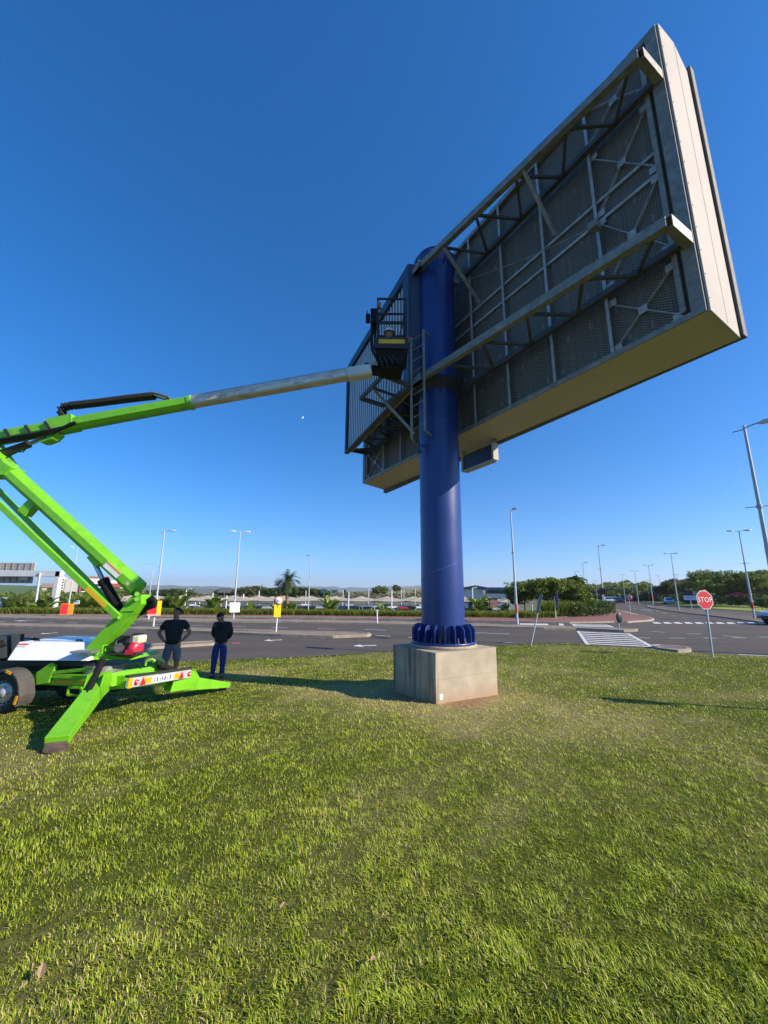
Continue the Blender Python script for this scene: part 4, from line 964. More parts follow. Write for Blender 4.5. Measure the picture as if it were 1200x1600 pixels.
# levelling links below the lower boom
m = MB(); l0, l1 = AY(186, 965.5, 7.12), AY(-70, 722, 7.12); m.beam(l0, l1, .06, .11); lk = m.build('levelling_link', m_green, LF, bevel=.006)
m = MB(); dl = (l1 - l0).normalized(); ul = Vector((0, 1, 0)).cross(dl).normalized(); m.box(l0.lerp(l1, .125) - Vector((0, .033, 0)), (.50, .005, .075), (dl, Vector((0, 1, 0)), ul)); m.build('amber_decal', m_yel, lk)
m = MB(); m.beam(AY(173, 945, 7.72), AY(-62, 706, 7.72), .06, .10); m.build('levelling_link', m_green, LF, bevel=.006)
# lift cylinder
m = MB(); m.cyl(AY(188, 955, YB), AY(162, 908, YB), .085, n=18); m.cyl(AY(164, 912, YB), AY(161, 906, YB), .095, n=18); lc = m.build('lift_cylinder', m_hose, LF)
m = MB(); m.cyl(AY(162, 908, YB), AY(146, 876, YB), .04, n=14); m.build('cylinder_rod', m_chrome, lc)
# upper boom, knuckle out at the far end
u0, u1 = AY(-52, 694, YB), AY(299, 629, YB)
m = MB(); m.octbeam(u0, u1, .27, .27, .25, w1=.25, h1=.245); ub = m.build('upper_boom', m_green, LF, bevel=.004)
m = MB(); m.octbeam(AY(296, 629.6, YB), AY(301, 628.7, YB), .275, .27, .25); m.build('boom_collar', m_green, ub)
m = MB(); m.beam(AY(80, 668.5, YB), AY(120, 660.5, YB), .285, .265); m.build('doubler_plate', m_green, ub)
for x in (13, 45, 76):
    y = 694 + (629 - 694) * (x + 52) / 351
    m = MB(); m.beam(AY(x - 5, y - 11, YB - .15), AY(x + 7, y + 7, YB - .15), .05, .045); m.build('hose_clip', m_blk, ub)
m = MB(); m.tube([AY(-40, 695, YB - .16), AY(15, 685, YB - .17), AY(60, 677, YB - .17), AY(100, 668, YB - .16), AY(118, 660, YB - .15)], .035, 6); m.tube([AY(-40, 699, YB - .15), AY(30, 686, YB - .16), AY(90, 673, YB - .16), AY(112, 661, YB - .15)], .028, 6); m.build('hose', m_hose, ub)
m = MB()
tp = [AY(x, y, YB - .05) for x, y in ((122, 660), (112, 660), (99, 652), (94, 645), (94, 639), (99, 634), (110, 632), (150, 627.5), (200, 621), (240, 616.5))]
m.tube(tp, .036, 8); m.tube([p + Vector((0, .10, 0)) for p in tp], .034, 8)
hc = m.build('hose_carrier', m_hose, ub)
m = MB(); lk_ = []
for p, q in zip(tp, tp[1:]):
    k_ = max(1, int((q - p).length / .05))
    for i in range(k_): c = p.lerp(q, i / k_); m.box(c + Vector((0, .05, 0)), (.035, .19, .082), ((q - p).normalized(), Vector((0, 1, 0)), (q - p).normalized().cross(Vector((0, 1, 0)))))
m.build('carrier_link', m_blk, hc)
m = MB(); m.beam(AY(240, 614.5, YB), AY(266, 622, YB), .16, .025); m.beam(AY(240, 618, YB), AY(262, 624, YB), .14, .02); m.build('carrier_bracket', m_steel, ub)
m = MB(); m.octbeam(u1, AY(545, 585.3, YB), .215, .205, .12); tb = m.build('telescopic_boom', m_grey, LF, bevel=.004)
m = MB(); m.beam(AY(301, 619.5, YB - .06), AY(540, 577, YB - .06), .07, .03); m.build('slide_rail', m_steel, tb)
m = MB(); m.box(AY(420, 605.3, YB - .110), ((u1 - AY(545, 585.3, YB)).length * .96, .004, .075), ((u1 - AY(545, 585.3, YB)).normalized(), Vector((0, 1, 0)), up)); m.build('worn_strip', mat('worn_white_paint', (.66, .63, .56), .6, var=.15, scale=6, grime=(.25, .15, .08), gscale=9, gamt=.9), tb)
m = MB(); m.octbeam(AY(543, 585.6, YB), AY(580, 579.5, YB), .25, .24, .15); m.build('boom_head', mat('pale_grey_paint', (.60, .60, .56), .45, var=.1, scale=4), tb, bevel=.004)
# boom lift cylinder at the left edge
m = MB(); m.cyl(AY(-40, 724, YB), AY(45, 694, YB), .075, n=16); bc = m.build('boom_cylinder', mat('brown_black_cylinder', (.03, .02, .018), .5, var=.2), LF)
m = MB(); m.cyl(AY(45, 694, YB), AY(72, 683, YB), .035, n=12); m.build('cylinder_rod', m_steel, bc)
m = MB(); m.tube([AY(41, 701, YB - .08), AY(36, 706, YB - .08), AY(28, 706, YB - .08), AY(18, 711, YB - .06), AY(8, 716, YB - .04)], .012, 5); m.build('thin_hose', m_hose, bc)
m = MB(); m.prism([AY(60, 690, YB - .1), AY(90, 676, YB - .1), AY(80, 685, YB - .1), AY(66, 690, YB - .1)], Vector((0, .2, 0))); m.build('cylinder_lug', m_green, ub)
m = MB(); m.prism([AY(-70, 668, YB - .17), AY(-30, 670, YB - .17), AY(6, 722, YB - .17), AY(18, 730, YB - .17), AY(6, 742, YB - .17), AY(-60, 742, YB - .17)], Vector((0, .34, 0))); m.build('upper_knuckle', m_green, LF, bevel=.01)
# battery cover
m = MB(); fr_ = [(29, 1003), (139, 1004), (136, 1032.5), (10, 1032)]
P = [AY(29, 1003, 7.28), AY(141, 1003.5, 7.28), AY(138, 1033, 6.98), AY(9.5, 1032, 6.98)]; Q = [p + Vector((0, 1.0, 0)) for p in P]
P2 = [P[3], P[2], P[1], P[0]]
m.hexa([P[3], P[2], Q[2] + Vector((0, .2, 0)), Q[3] + Vector((0, .2, 0)), P[0], P[1], Q[1], Q[0]])
bx = m.build('battery_cover', m_white, LF, bevel=.02)
for x0 in (56, 122):
    m = MB(); m.tube([AY(x0 - 4, 1003.5, 7.45), AY(x0 - 2, 1000, 7.45), AY(x0 + 5, 1000, 7.45), AY(x0 + 7, 1003.5, 7.45)], .014, 6); m.build('cover_handle', m_hose, bx)
nrm = (P[1] - P[0]).cross(P[3] - P[0]).normalized()
if nrm.y > 0: nrm = -nrm
pt = lambda x, y, o=.006: P[0].lerp(P[1], x).lerp(P[3].lerp(P[2], x), y) + nrm * o
m = MB(); m.poly([pt(.02, .10), pt(.16, .10), pt(.16, .17), pt(.015, .17)]); m.build('red_stripe', mat('red_decal', (.60, .03, .02), .5), bx)
m = MB()
for k in range(7): x = .02 + k * .018; m.poly([pt(x, .22), pt(x + .011, .22), pt(x + .011, .30), pt(x, .30)])
m.build('grey_print', mat('grey_print', (.42, .42, .42), .6), bx)
m = MB(); m.box(AY(70, 1039, 7.55), (1.5, .55, .10)); m.build('cover_tray', m_cage, LF)
m = MB(); m.beam(AY(4, 1036, 7.2), AY(150, 1037, 7.2), .10, .07); m.box(AY(-8, 1018, 7.6), (.28, .8, .55)); m.build('tow_frame', m_cage, LF)
# engine
m = MB()
c = AY(199, 1019, 7.28); m.box(c, (.52, .36, .04)); fr2 = [AY(178, 1021, 7.12), AY(180, 1000, 7.12), AY(190, 994, 7.12), AY(205, 994, 7.12)]
m.tube(fr2, .018, 6); m.tube([p + Vector((0, .36, 0)) for p in fr2], .018, 6); en = m.build('engine', m_blk, LF)
m = MB(); m.box(AY(198, 1010, 7.3), (.22, .26, .20)); m.cyl(AY(186, 1012, 7.12), AY(186, 1012, 7.4), .08, n=14); m.cyl(AY(189, 1000, 7.2), AY(189, 1000, 7.45), .055, n=12); m.box(AY(196, 1000, 7.28), (.12, .2, .12)); m.build('engine_block', mat('dark_engine_metal', (.06, .055, .05), .55, metal=.4, var=.4, scale=18), en, bevel=.01)
m = MB(); m.lathe(AY(212, 1013, 7.24), [(0, .08), (.06, .085), (.115, .06), (.13, 0), (.13, -.10), (0, -.10)], 20, axis=(.9, -.43, .05)); m.box(AY(207, 1018, 7.2), (.14, .2, .08)); m.build('fan_cover', mat('engine_red', (.50, .02, .05), .35, var=.12, scale=10, coat=.3), en)
m = MB(); m.box(AY(218, 998.5, 7.3), (.13, .24, .13)); m.build('fuel_tank', mat('cream_tank', (.70, .62, .45), .45, var=.08, scale=6), en, bevel=.02)
m = MB(); m.box(AY(203, 999, 7.2), (.10, .14, .14)); m.build('air_filter', m_cage, en, bevel=.02)
# ---- basket
YK = 7.15; bw = .70
k0 = AY(588, 541, YK); k1 = AY(636, 541, YK)           # bottom front corners of the toe board
zf_ = k0.z - .02; zt_ = AY(590, 467, YK).z
cxk = (k0.x + k1.x) / 2; Bx0, Bx1, By0, By1 = k0.x, k1.x, YK, YK + .72
m = MB()
for x in (Bx0 + .02, Bx1 - .02):
    for y in (By0, By1): m.beam((x, y, zf_), (x, y, zt_), .035, .035)
for z in (zt_, zt_ - .36, zt_ - .58):
    for y in (By0, By1): m.beam((Bx0, y, z), (Bx1, y, z), .035, .035)
    for x in (Bx0 + .02, Bx1 - .02): m.beam((x, By0, z), (x, By1, z), .035, .035)
bk = m.build('basket_cage', m_cage, LF, bevel=.004)
m = MB(); m.box((cxk, (By0 + By1) / 2, zf_ - .02), (Bx1 - Bx0 + .04, .78, .04)); m.build('basket_floor', m_cage, bk)
m = MB(); m.box((cxk, By1 + .012, zf_ + .10), (Bx1 - Bx0 + .06, .02, .22)); m.build('toe_board', m_cage, bk); m = MB(); m.box((cxk, By0 - .012, zf_ + .10), (Bx1 - Bx0 + .06, .02, .22)); tb_ = m.build('toe_board', m_cage, bk)
m = MB(); m.box((cxk, By0 - .026, zf_ + .115), (Bx1 - Bx0 - .10, .006, .095)); m.build('yellow_strip', m_yel, tb_)
m = MB(); m.beam((Bx1 - .04, By0, zt_ - .30), (Bx1 - .16, By0, zf_ + .2), .03, .03); m.build('gate_bar', m_cage, bk)
m = MB(); cpos = AY(584, 498, YK + .1); m.box(cpos, (.13, .22, .34)); m.cyl(cpos + Vector((-.12, -.05, .05)), cpos + Vector((-.12, -.05, -.12)), .05, n=8); m.beam(cpos + Vector((-.14, -.05, .16)), cpos + Vector((-.14, -.05, -.1)), .02, .02); cb = m.build('control_box', m_hose, bk, bevel=.01)
m = MB(); q = AY(593, 478, YK); m.box(q, (.07, .08, .12)); m.build('remote_handset', mat('worn_orange', (.35, .16, .07), .7, var=.3, scale=30), bk)
m = MB(); m.tube([AY(594, 485, YK), AY(596, 497, YK), AY(592, 508, YK), AY(588, 512, YK)], .010, 5); m.tube([cpos + Vector((-.02, 0, -.15)), AY(581, 530, YK), AY(582, 548, YK), AY(590, 562, YK), AY(600, 574, YB)], .03, 6); m.tube([cpos + Vector((.03, 0, -.15)), AY(586, 545, YK), AY(596, 565, YK)], .025, 6); m.build('control_hose', m_hose, bk)
# rotator and bracket below the basket
m = MB(); zc_ = zf_ - .04
m.hexa([Vector((Bx0 + .05, By0 + .05, zc_ - .30)), Vector((Bx1 - .1, By0 + .05, zc_ - .34)), Vector((Bx1 - .1, By1 - .1, zc_ - .34)), Vector((Bx0 + .05, By1 - .1, zc_ - .30)), Vector((Bx0 - .02, By0, zc_)), Vector((Bx1 - .04, By0, zc_)), Vector((Bx1 - .04, By1, zc_)), Vector((Bx0 - .02, By1, zc_))])
rk = m.build('basket_bracket', m_hose, LF, bevel=.02)
m = MB(); a = AY(575, 573, YB); m.octbeam(AY(570, 576, YB), AY(604, 580, YB), .22, .20, .2); m.cyl(AY(600, 584, YB), AY(600, 566, YB), .13, n=16); m.cyl((cxk + .03, YB, zc_ - .34), (cxk + .03, YB, zc_ - .42), .20, n=18)
m.build('rotator', m_hose, rk)
m = MB()
for i in range(4): m.tube([AY(592 + i * 7, 556, YB - .2), AY(596 + i * 9, 566 + (i % 2) * 3, YB - .34), AY(600 + i * 5, 575, YB - .22)], .022, 6)
m.build('loose_hose', m_blk, rk)
m = MB(); m.beam(AY(580, 571, YB - .12), AY(592, 564, YB - .16), .02, .04); m.beam(AY(578, 567, YB - .12), AY(590, 570, YB - .16), .02, .04); m.build('pin_lock', m_steel, rk)
# ================================================================== PEOPLE
m_skin = mat('brown_skin', (.32, .155, .09), .55, var=.10, scale=20, spec=.4)
m_skin2 = mat('mid_brown_skin', (.36, .19, .12), .55, var=.10, scale=20, spec=.4)
m_hair = mat('black_hair', (.010, .009, .008), .8, var=.3, scale=60, bump=.6, bscale=200)
m_tee = mat('black_cotton', (.016, .015, .016), .95, var=.25, scale=9, bump=.5, bscale=14)
m_short = mat('slate_grey_cotton', (.15, .145, .175), .95, var=.2, scale=9, bump=.5, bscale=14)
m_blue_t = mat('royal_blue_work_cloth', (.015, .032, .19), .9, var=.2, scale=9, bump=.5, bscale=12)
m_shoe = mat('dark_shoe', (.018, .018, .02), .6, var=.2)
m_eye = mat('eye_white', (.6, .58, .55), .3, var=.05)
def finger_set(nodes, edges, wrist, palm, d, side, out, curl, pre):
    """five fingers of unequal length rooted in the palm: d along the fingers, side across the palm, out = palm normal towards the grip"""
    lens = (.070, .078, .072, .055)
    for k, l in enumerate(lens):
        b = palm + side * (.030 - .020 * k); d1 = (d + out * curl * .5).normalized(); d2 = (d + out * curl * 1.6).normalized()
        p1 = b + d * .03; p2 = p1 + d1 * l * .5; p3 = p2 + d2 * l * .5
        for nm, p, r in ((f'{pre}f{k}a', p1, .0095), (f'{pre}f{k}b', p2, .0085), (f'{pre}f{k}c', p3, .0070)): nodes[nm] = (*p, r)
        edges += [(pre + 'palm', f'{pre}f{k}a'), (f'{pre}f{k}a', f'{pre}f{k}b'), (f'{pre}f{k}b', f'{pre}f{k}c')]
    t1 = palm + side * .040 - d * .02; t2 = t1 + (side * .6 + d * .7 + out * .3).normalized() * .035; t3 = t2 + (d + out * .5).normalized() * .028
    for nm, p, r in ((pre + 't1', t1, .012), (pre + 't2', t2, .0105), (pre + 't3', t3, .0085)): nodes[nm] = (*p, r)
    edges += [(pre + 'palm', pre + 't1'), (pre + 't1', pre + 't2'), (pre + 't2', pre + 't3')]
def figure(loc, rz, label, J, head_dir, skin, hair, top, bottom, long_sleeve, long_leg, hands, group=None, legs=True, scale=1.0, hood=False):
    """J: joints (metres, figure facing -Y, x to its own left seen from the front on the right)"""
    root = thing('person', loc, label, 'person', group); ORG[root.name] = (0, 0, 0)
    nd = {}; ed = []
    def add(n, p, r): nd[n] = (*p, r)
    V = Vector
    add('pelvis', J['pelvis'], (.125, .105)); add('waist', J['waist'], (.118, .095)); add('chest', J['chest'], (.145, .108)); add('neckb', J['neckb'], (.075, .07))
    ed += [('pelvis', 'waist'), ('waist', 'chest'), ('chest', 'neckb')]
    hd = V(head_dir).normalized(); hu = V(J['head_up']).normalized(); hs = hu.cross(hd).normalized(); hd = hs.cross(hu).normalized()
    nb = V(J['neckb']); hc = V(J['head'])
    add('neck', nb.lerp(hc - hu * .06, .6), (.056, .056)); add('jaw', hc - hu * .045 + hd * .02, (.074, .086)); add('face', hc + hu * .01 + hd * .008, (.083, .103)); add('skull', hc + hu * .075 - hd * .012, (.078, .094)); add('crown', hc + hu * .105 - hd * .012, (.042, .05))
    ed += [('neckb', 'neck'), ('neck', 'jaw'), ('jaw', 'face'), ('face', 'skull'), ('skull', 'crown')]
    add('nose', hc + hd * .102 - hu * .004, (.014, .014)); ed.append(('face', 'nose')); add('chin', hc - hu * .095 + hd * .075, (.024, .024)); ed.append(('jaw', 'chin'))
    for s, n in ((-1, 'L'), (1, 'R')):
        add('ear' + n, hc + hs * s * .088 - hd * .008, (.016, .020)); ed.append(('face', 'ear' + n))
        sh, el, wr, pm = (V(J[k + n]) for k in ('sh', 'el', 'wr', 'pm'))
        add('sh' + n, sh, .062); add('el' + n, el, .048); add('fa' + n, el.lerp(wr, .35), .047); add('wr' + n, wr, .027); add(n + 'palm', pm, (.036, .020))
        ed += [('chest', 'sh' + n), ('sh' + n, 'el' + n), ('el' + n, 'fa' + n), ('fa' + n, 'wr' + n), ('wr' + n, n + 'palm')]
        d = (pm - wr).normalized(); side, out = (V(q) for q in hands[n]); finger_set(nd, ed, wr, pm, d, side.normalized(), out.normalized(), .8, n)
        if legs:
            hp, kn, an, te = (V(J[k + n]) for k in ('hip', 'kn', 'an', 'toe'))
            add('hip' + n, hp, .095); add('kn' + n, kn, .060); add('ca' + n, kn.lerp(an, .35), .058); add('an' + n, an, .040); add('heel' + n, an + V((0, .03, -.045)), .034); add('ball' + n, an.lerp(te, .65) + V((0, 0, -.03)), .038); add('toe' + n, te, .028)
            ed += [('pelvis', 'hip' + n), ('hip' + n, 'kn' + n), ('kn' + n, 'ca' + n), ('ca' + n, 'an' + n), ('an' + n, 'heel' + n), ('an' + n, 'ball' + n), ('ball' + n, 'toe' + n)]
    link_mesh('body', skin_mesh(nd, ed, 1), skin, root)
    # hair: a cap that follows the skull
    h = MB(); cpt = hc + hu * .045 - hd * .022
    Vh = []; n1, n2 = 18, 9
    for j in range(n2 + 1):
        ph = PI * .60 * j / n2
        for i in range(n1):
            t = 2 * PI * i / n1; fr_ = math.cos(t); lim = .80 if fr_ > .2 else 1.0
            p_ = ph * lim; x = math.sin(p_) * math.sin(t) * .100; y = math.sin(p_) * math.cos(t) * .114; z = math.cos(p_) * .103
            Vh.append(cpt + hs * x + hd * y + hu * z)
    h._add(Vh, [(j * n1 + i, j * n1 + (i + 1) % n1, (j + 1) * n1 + (i + 1) % n1, (j + 1) * n1 + i) for j in range(n2) for i in range(n1)], True)
    if hair is not None:
        ho = h.build('hair', hair, root)
    for s in (-1, 1):
        e = MB(); e.ball(hc + hd * .088 + hs * s * .032 + hu * .022, .012, 8); e.build('eye', m_eye, root)
    # shirt
    n2_ = {}; e2_ = []
    W, Cc, N_ = V(J['waist']), V(J['chest']), V(J['neckb']); Pv = V(J['pelvis'])
    n2_['w'] = (*W, (.178, .158)); n2_['h'] = (*(Pv.lerp(W, .25)), (.180, .160)); n2_['hem'] = (*(Pv + V((0, 0, -.06))), (.180, .158)); n2_['c'] = (*Cc, (.192, .168)); n2_['n'] = (*(Cc.lerp(N_, .72)), (.130, .125)); e2_ += [('w', 'h'), ('h', 'hem'), ('w', 'c'), ('c', 'n')]
    if hood: n2_['n2'] = (*N_, (.088, .088)); n2_['hood'] = (*(N_ + V((.02, .10, -.02))), (.10, .06)); e2_ += [('n', 'n2'), ('n', 'hood')]
    for n in 'LR':
        sh, el, wr = (V(J[k + n]) for k in ('sh', 'el', 'wr'))
        n2_['s' + n] = (*sh, .092); e2_.append(('c', 's' + n))
        if long_sleeve:
            n2_['e' + n] = (*el, .072); n2_['q' + n] = (*el.lerp(wr, .93), .046); e2_ += [('s' + n, 'e' + n), ('e' + n, 'q' + n)]
        else:
            n2_['e' + n] = (*sh.lerp(el, .62), .084); e2_.append(('s' + n, 'e' + n))
    link_mesh('hooded_top' if hood else 'shirt', skin_mesh(n2_, e2_, 1), top, root)
    if legs:
        n3, e3 = {}, []
        n3['p'] = (*(Pv + V((0, 0, .01))), (.146, .120)); n3['b'] = (*(Pv + V((0, 0, .07))), (.142, .116)); e3.append(('p', 'b'))
        for n in 'LR':
            hp, kn, an = (V(J[k + n]) for k in ('hip', 'kn', 'an'))
            n3['h' + n] = (*hp, .122); n3['k' + n] = (*(kn + V((0, 0, .03 if long_leg else .02))), .098); e3 += [('p', 'h' + n), ('h' + n, 'k' + n)]
            if long_leg: n3['m' + n] = (*kn.lerp(an, .5), .078); n3['a' + n] = (*(an + V((0, .0, -.015))), .076); e3 += [('k' + n, 'm' + n), ('m' + n, 'a' + n)]
        link_mesh('trousers' if long_leg else 'shorts', skin_mesh(n3, e3, 1), bottom, root)
        for n in 'LR':
            an, te = V(J['an' + n]), V(J['toe' + n]); s = {}
            s['a'] = (*(an + V((0, .005, -.02))), .050); s['h'] = (*(an + V((0, .035, -.045))), .042); s['b'] = (*(an.lerp(te, .6) + V((0, 0, -.028))), (.050, .040)); s['t'] = (*(te + V((0, 0, .002))), .036)
            link_mesh('shoe', skin_mesh(s, [('a', 'h'), ('a', 'b'), ('b', 't')], 1), m_shoe, root)
    root.rotation_euler = (0, 0, rz); root.scale = (scale,) * 3
    return root, hc, hd, hu, hs
# man with hands on hips, looking up at the basket
p1 = LG(272, 1064); y1 = 9.55; x1 = AY(268, 1064, y1).x - .06
J1 = dict(pelvis=(0, 0, .97), waist=(.0, .005, 1.12), chest=(0, .01, 1.33), neckb=(0, .02, 1.50), head=(.015, .035, 1.66), head_up=(.08, .42, 1),
          shL=(-.205, .01, 1.43), elL=(-.36, .06, 1.19), wrL=(-.20, -.02, 1.01), pmL=(-.145, -.06, .975), shR=(.205, .01, 1.43), elR=(.355, .06, 1.19), wrR=(.20, -.02, 1.01), pmR=(.145, -.06, .975),
          hipL=(-.10, 0, .90), knL=(-.125, -.015, .50), anL=(-.135, .02, .09), toeL=(-.16, -.15, .03), hipR=(.10, 0, .90), knR=(.125, -.015, .50), anR=(.135, .02, .09), toeR=(.17, -.15, .03))
figure((x1, y1, float(lawn_h(y1)) + .0), R(16), 'man in black t-shirt and grey shorts standing hands on hips looking up', J1, (.0, -1, .45), m_skin, m_hair, m_tee, m_short, False, False,
       dict(L=((0, -.3, 1), (0, 1, 0)), R=((0, -.3, 1), (0, 1, 0))), scale=.955)
# man in a hooded top, arms behind his back, head bowed to the side
y2 = 10.5; x2 = AY(340, 1058, y2).x
J2 = dict(pelvis=(0, 0, .96), waist=(.01, .005, 1.12), chest=(.015, .01, 1.33), neckb=(.0, .0, 1.50), head=(-.055, -.045, 1.615), head_up=(-.28, -.25, 1),
          shL=(-.18, .02, 1.43), elL=(-.235, .09, 1.17), wrL=(-.12, .17, 1.0), pmL=(-.05, .19, .97), shR=(.205, .02, 1.43), elR=(.255, .09, 1.17), wrR=(.14, .17, 1.0), pmR=(.07, .20, .98),
          hipL=(-.10, 0, .89), knL=(-.125, -.01, .50), anL=(-.15, .03, .09), toeL=(-.21, -.13, .03), hipR=(.095, 0, .89), knR=(.10, -.02, .50), anR=(.10, .02, .09), toeR=(.12, -.16, .03))
figure((x2, y2, float(lawn_h(y2)) + .0), R(12), 'man in black hooded top and blue trousers standing with head bowed', J2, (-.25, -1, -.35), m_skin, m_hair, m_tee, m_blue_t, True, True,
       dict(L=((0, 0, 1), (0, 1, 0)), R=((0, 0, 1), (0, 1, 0))), hood=True, scale=.91)
# worker in the basket, looking down over the toe board
hz = AY(608, 527, 7.42).z; fl = zf_ + .0
sc_ = 1.0; off = hz - 0.0
hx = AY(608, 527, 7.42).x
J3 = dict(pelvis=(.02, .22, .36), waist=(.02, .12, .46), chest=(.02, .02, .60), neckb=(.01, -.06, .74), head=(.0, -.12, .85), head_up=(0, -.05, 1),
          shL=(-.19, .02, .70), elL=(-.24, -.05, .46), wrL=(-.12, -.14, .36), pmL=(-.07, -.16, .34), shR=(.22, .02, .70), elR=(.26, -.05, .46), wrR=(.15, -.14, .36), pmR=(.10, -.16, .34),
          hipL=(-.09, .22, .32), knL=(-.15, -.04, .42), anL=(-.13, .12, .07), toeL=(-.15, -.05, .03), hipR=(.12, .22, .32), knR=(.17, -.04, .42), anR=(.15, .12, .07), toeR=(.17, -.05, .03))
wk, hc, hd, hu, hs = figure((hx, 7.46, hz - .85), 0, 'worker in white helmet crouching in the raised basket beside the pole', J3, (0, -1, -.35), m_skin2, None, m_tee, m_blue_t, True, True,
       dict(L=((0, 0, 1), (0, 1, 0)), R=((0, 0, 1), (0, 1, 0))))
fpos = zf_ - (hz - .85)
h = MB(); cpt = hc + hu * .038
Vh = []; n1, n2 = 20, 8
for j in range(n2 + 1):
    ph = PI * .5 * j / n2
    for i in range(n1): t = 2 * PI * i / n1; Vh.append(cpt + hs * math.sin(ph) * math.sin(t) * .112 + hd * math.sin(ph) * math.cos(t) * .130 + hu * math.cos(ph) * .115)
for i in range(n1): t = 2 * PI * i / n1; k_ = 1.12 if math.cos(t) > .3 else 1.04; Vh.append(cpt + hs * math.sin(t) * .112 * k_ + hd * math.cos(t) * .130 * k_ - hu * .012)
h._add(Vh, [(j * n1 + i, j * n1 + (i + 1) % n1, (j + 1) * n1 + (i + 1) % n1, (j + 1) * n1 + i) for j in range(n2 + 1) for i in range(n1)], True)
h.build('helmet', mat('white_helmet', (.80, .79, .74), .35, var=.03, coat=.3), wk)
b = MB(); b.box((.02, -.13, .55), (.16, .02, .03)); b.beam((-.10, -.10, .50), (.10, -.13, .53), .03, .025); b.beam((.10, -.11, .53), (.14, -.10, .62), .03, .025); b.build('reflective_tape', mat('lime_tape', (.45, .65, .10), .5, var=.1), wk)
# ================================================================== STREET LAMPS AND SIGNS
m_pole = mat('galvanised_pole', (.46, .48, .50), .5, metal=.15, var=.12, scale=3, grime=(.36, .37, .38), gscale=2)
m_lum = mat('luminaire_grey', (.55, .56, .57), .4, var=.1, scale=4)
m_glass = mat('luminaire_glass', (.65, .66, .66), .2, var=.05, coat=.5)
def lamp_proto(kind):
    root = bpy.data.objects.new('street_lamp', None); COL.objects.link(root); ORG[root.name] = (0, 0, 0)
    H_ = 9.0
    m = MB(); m.cyl((0, 0, 0), (0, 0, H_ * .45), .100, .080, 12); m.cyl((0, 0, H_ * .45), (0, 0, H_), .072, .045, 12); m.cyl((0, 0, -.02), (0, 0, .03), .17, n=12); pl = m.build('pole', m_pole, root)
    m = MB(); z = H_ * .62
    for a in (0, PI / 2): m.beam((-.42 * math.cos(a), -.42 * math.sin(a), z), (.42 * math.cos(a), .42 * math.sin(a), z), .03, .03)
    m.cyl((0, 0, z - .06), (0, 0, z + .06), .10, n=10); m.build('banner_bracket', m_pole, root)
    arms = {'single': (1,), 'double': (1, -1), 'short': (1,)}[kind]
    for s in arms:
        l = .42 if kind != 'short' else .22; zz = H_ - .10
        a = MB(); a.tube([(0, 0, zz), (s * l * .6, 0, zz + .06), (s * l, 0, zz + .10)], .030, 8); ar = a.build('arm', m_pole, root)
        h = MB(); x0 = s * l
        P = []
        for x, wy, z0, z1 in ((0, .06, .05, .12), (.18, .13, .03, .18), (.46, .14, .045, .17), (.62, .06, .08, .14)):
            for y, z in ((-wy, z0), (wy, z0), (wy * .7, z1), (-wy * .7, z1)): P.append((x0 + s * x, y, zz + z))
        h._add(P, [(k * 4 + i, k * 4 + (i + 1) % 4, k * 4 + 4 + (i + 1) % 4, k * 4 + 4 + i) for k in range(3) for i in range(4)] + [(0, 1, 2, 3), (15, 14, 13, 12)])
        hh = h.build('lamp_head', m_lum, root, bevel=.015)
        g = MB(); g.box((x0 + s * .32, 0, zz + .030), (.28, .19, .02)); g.build('lens', m_glass, hh)
    if kind == 'single': m = MB(); m.beam((-.38, 0, H_ - .20), (0, 0, H_ - .16), .04, .04); m.build('arm_stub', m_pole, root)
    return root
PROTO = {k: lamp_proto(k) for k in ('single', 'double', 'short')}; USED = set()
def lamp(kind, top, base, az, label, extra=None, sc=None, base3=None):
    p = base3 if base3 is not None else G(*base); z = height_at(*top, p); s = z / 9.0
    if kind not in USED: o = PROTO[kind]; USED.add(kind); o.location = p; o.rotation_euler = (0, 0, az); o.scale = (s, s, s); o['label'] = label
    else: o = place_copy(PROTO[kind], p, az, s, label)
    tag(o, label, 'street lamp', 'street lamps along the roads')
    ORG[o.name] = (0, 0, 0)
    return o, p, s
rd = RD_AZ; ra = -rd                                  # arms across the road that runs away
m_red = mat('sign_red', (.62, .02, .03), .4, var=.06, scale=5); m_orange = mat('sign_orange', (.85, .25, .02), .45, var=.1, scale=6)
m_sgrey = mat('sign_back_grey', (.10, .11, .12), .5, metal=.2, var=.2, scale=5); m_sblack = mat('sign_black', (.02, .022, .025), .5, var=.2); m_swhite = mat('sign_white', (.78, .78, .76), .45, var=.04); m_syel = mat('sign_yellow', (.85, .60, .01), .45, var=.05, scale=8)
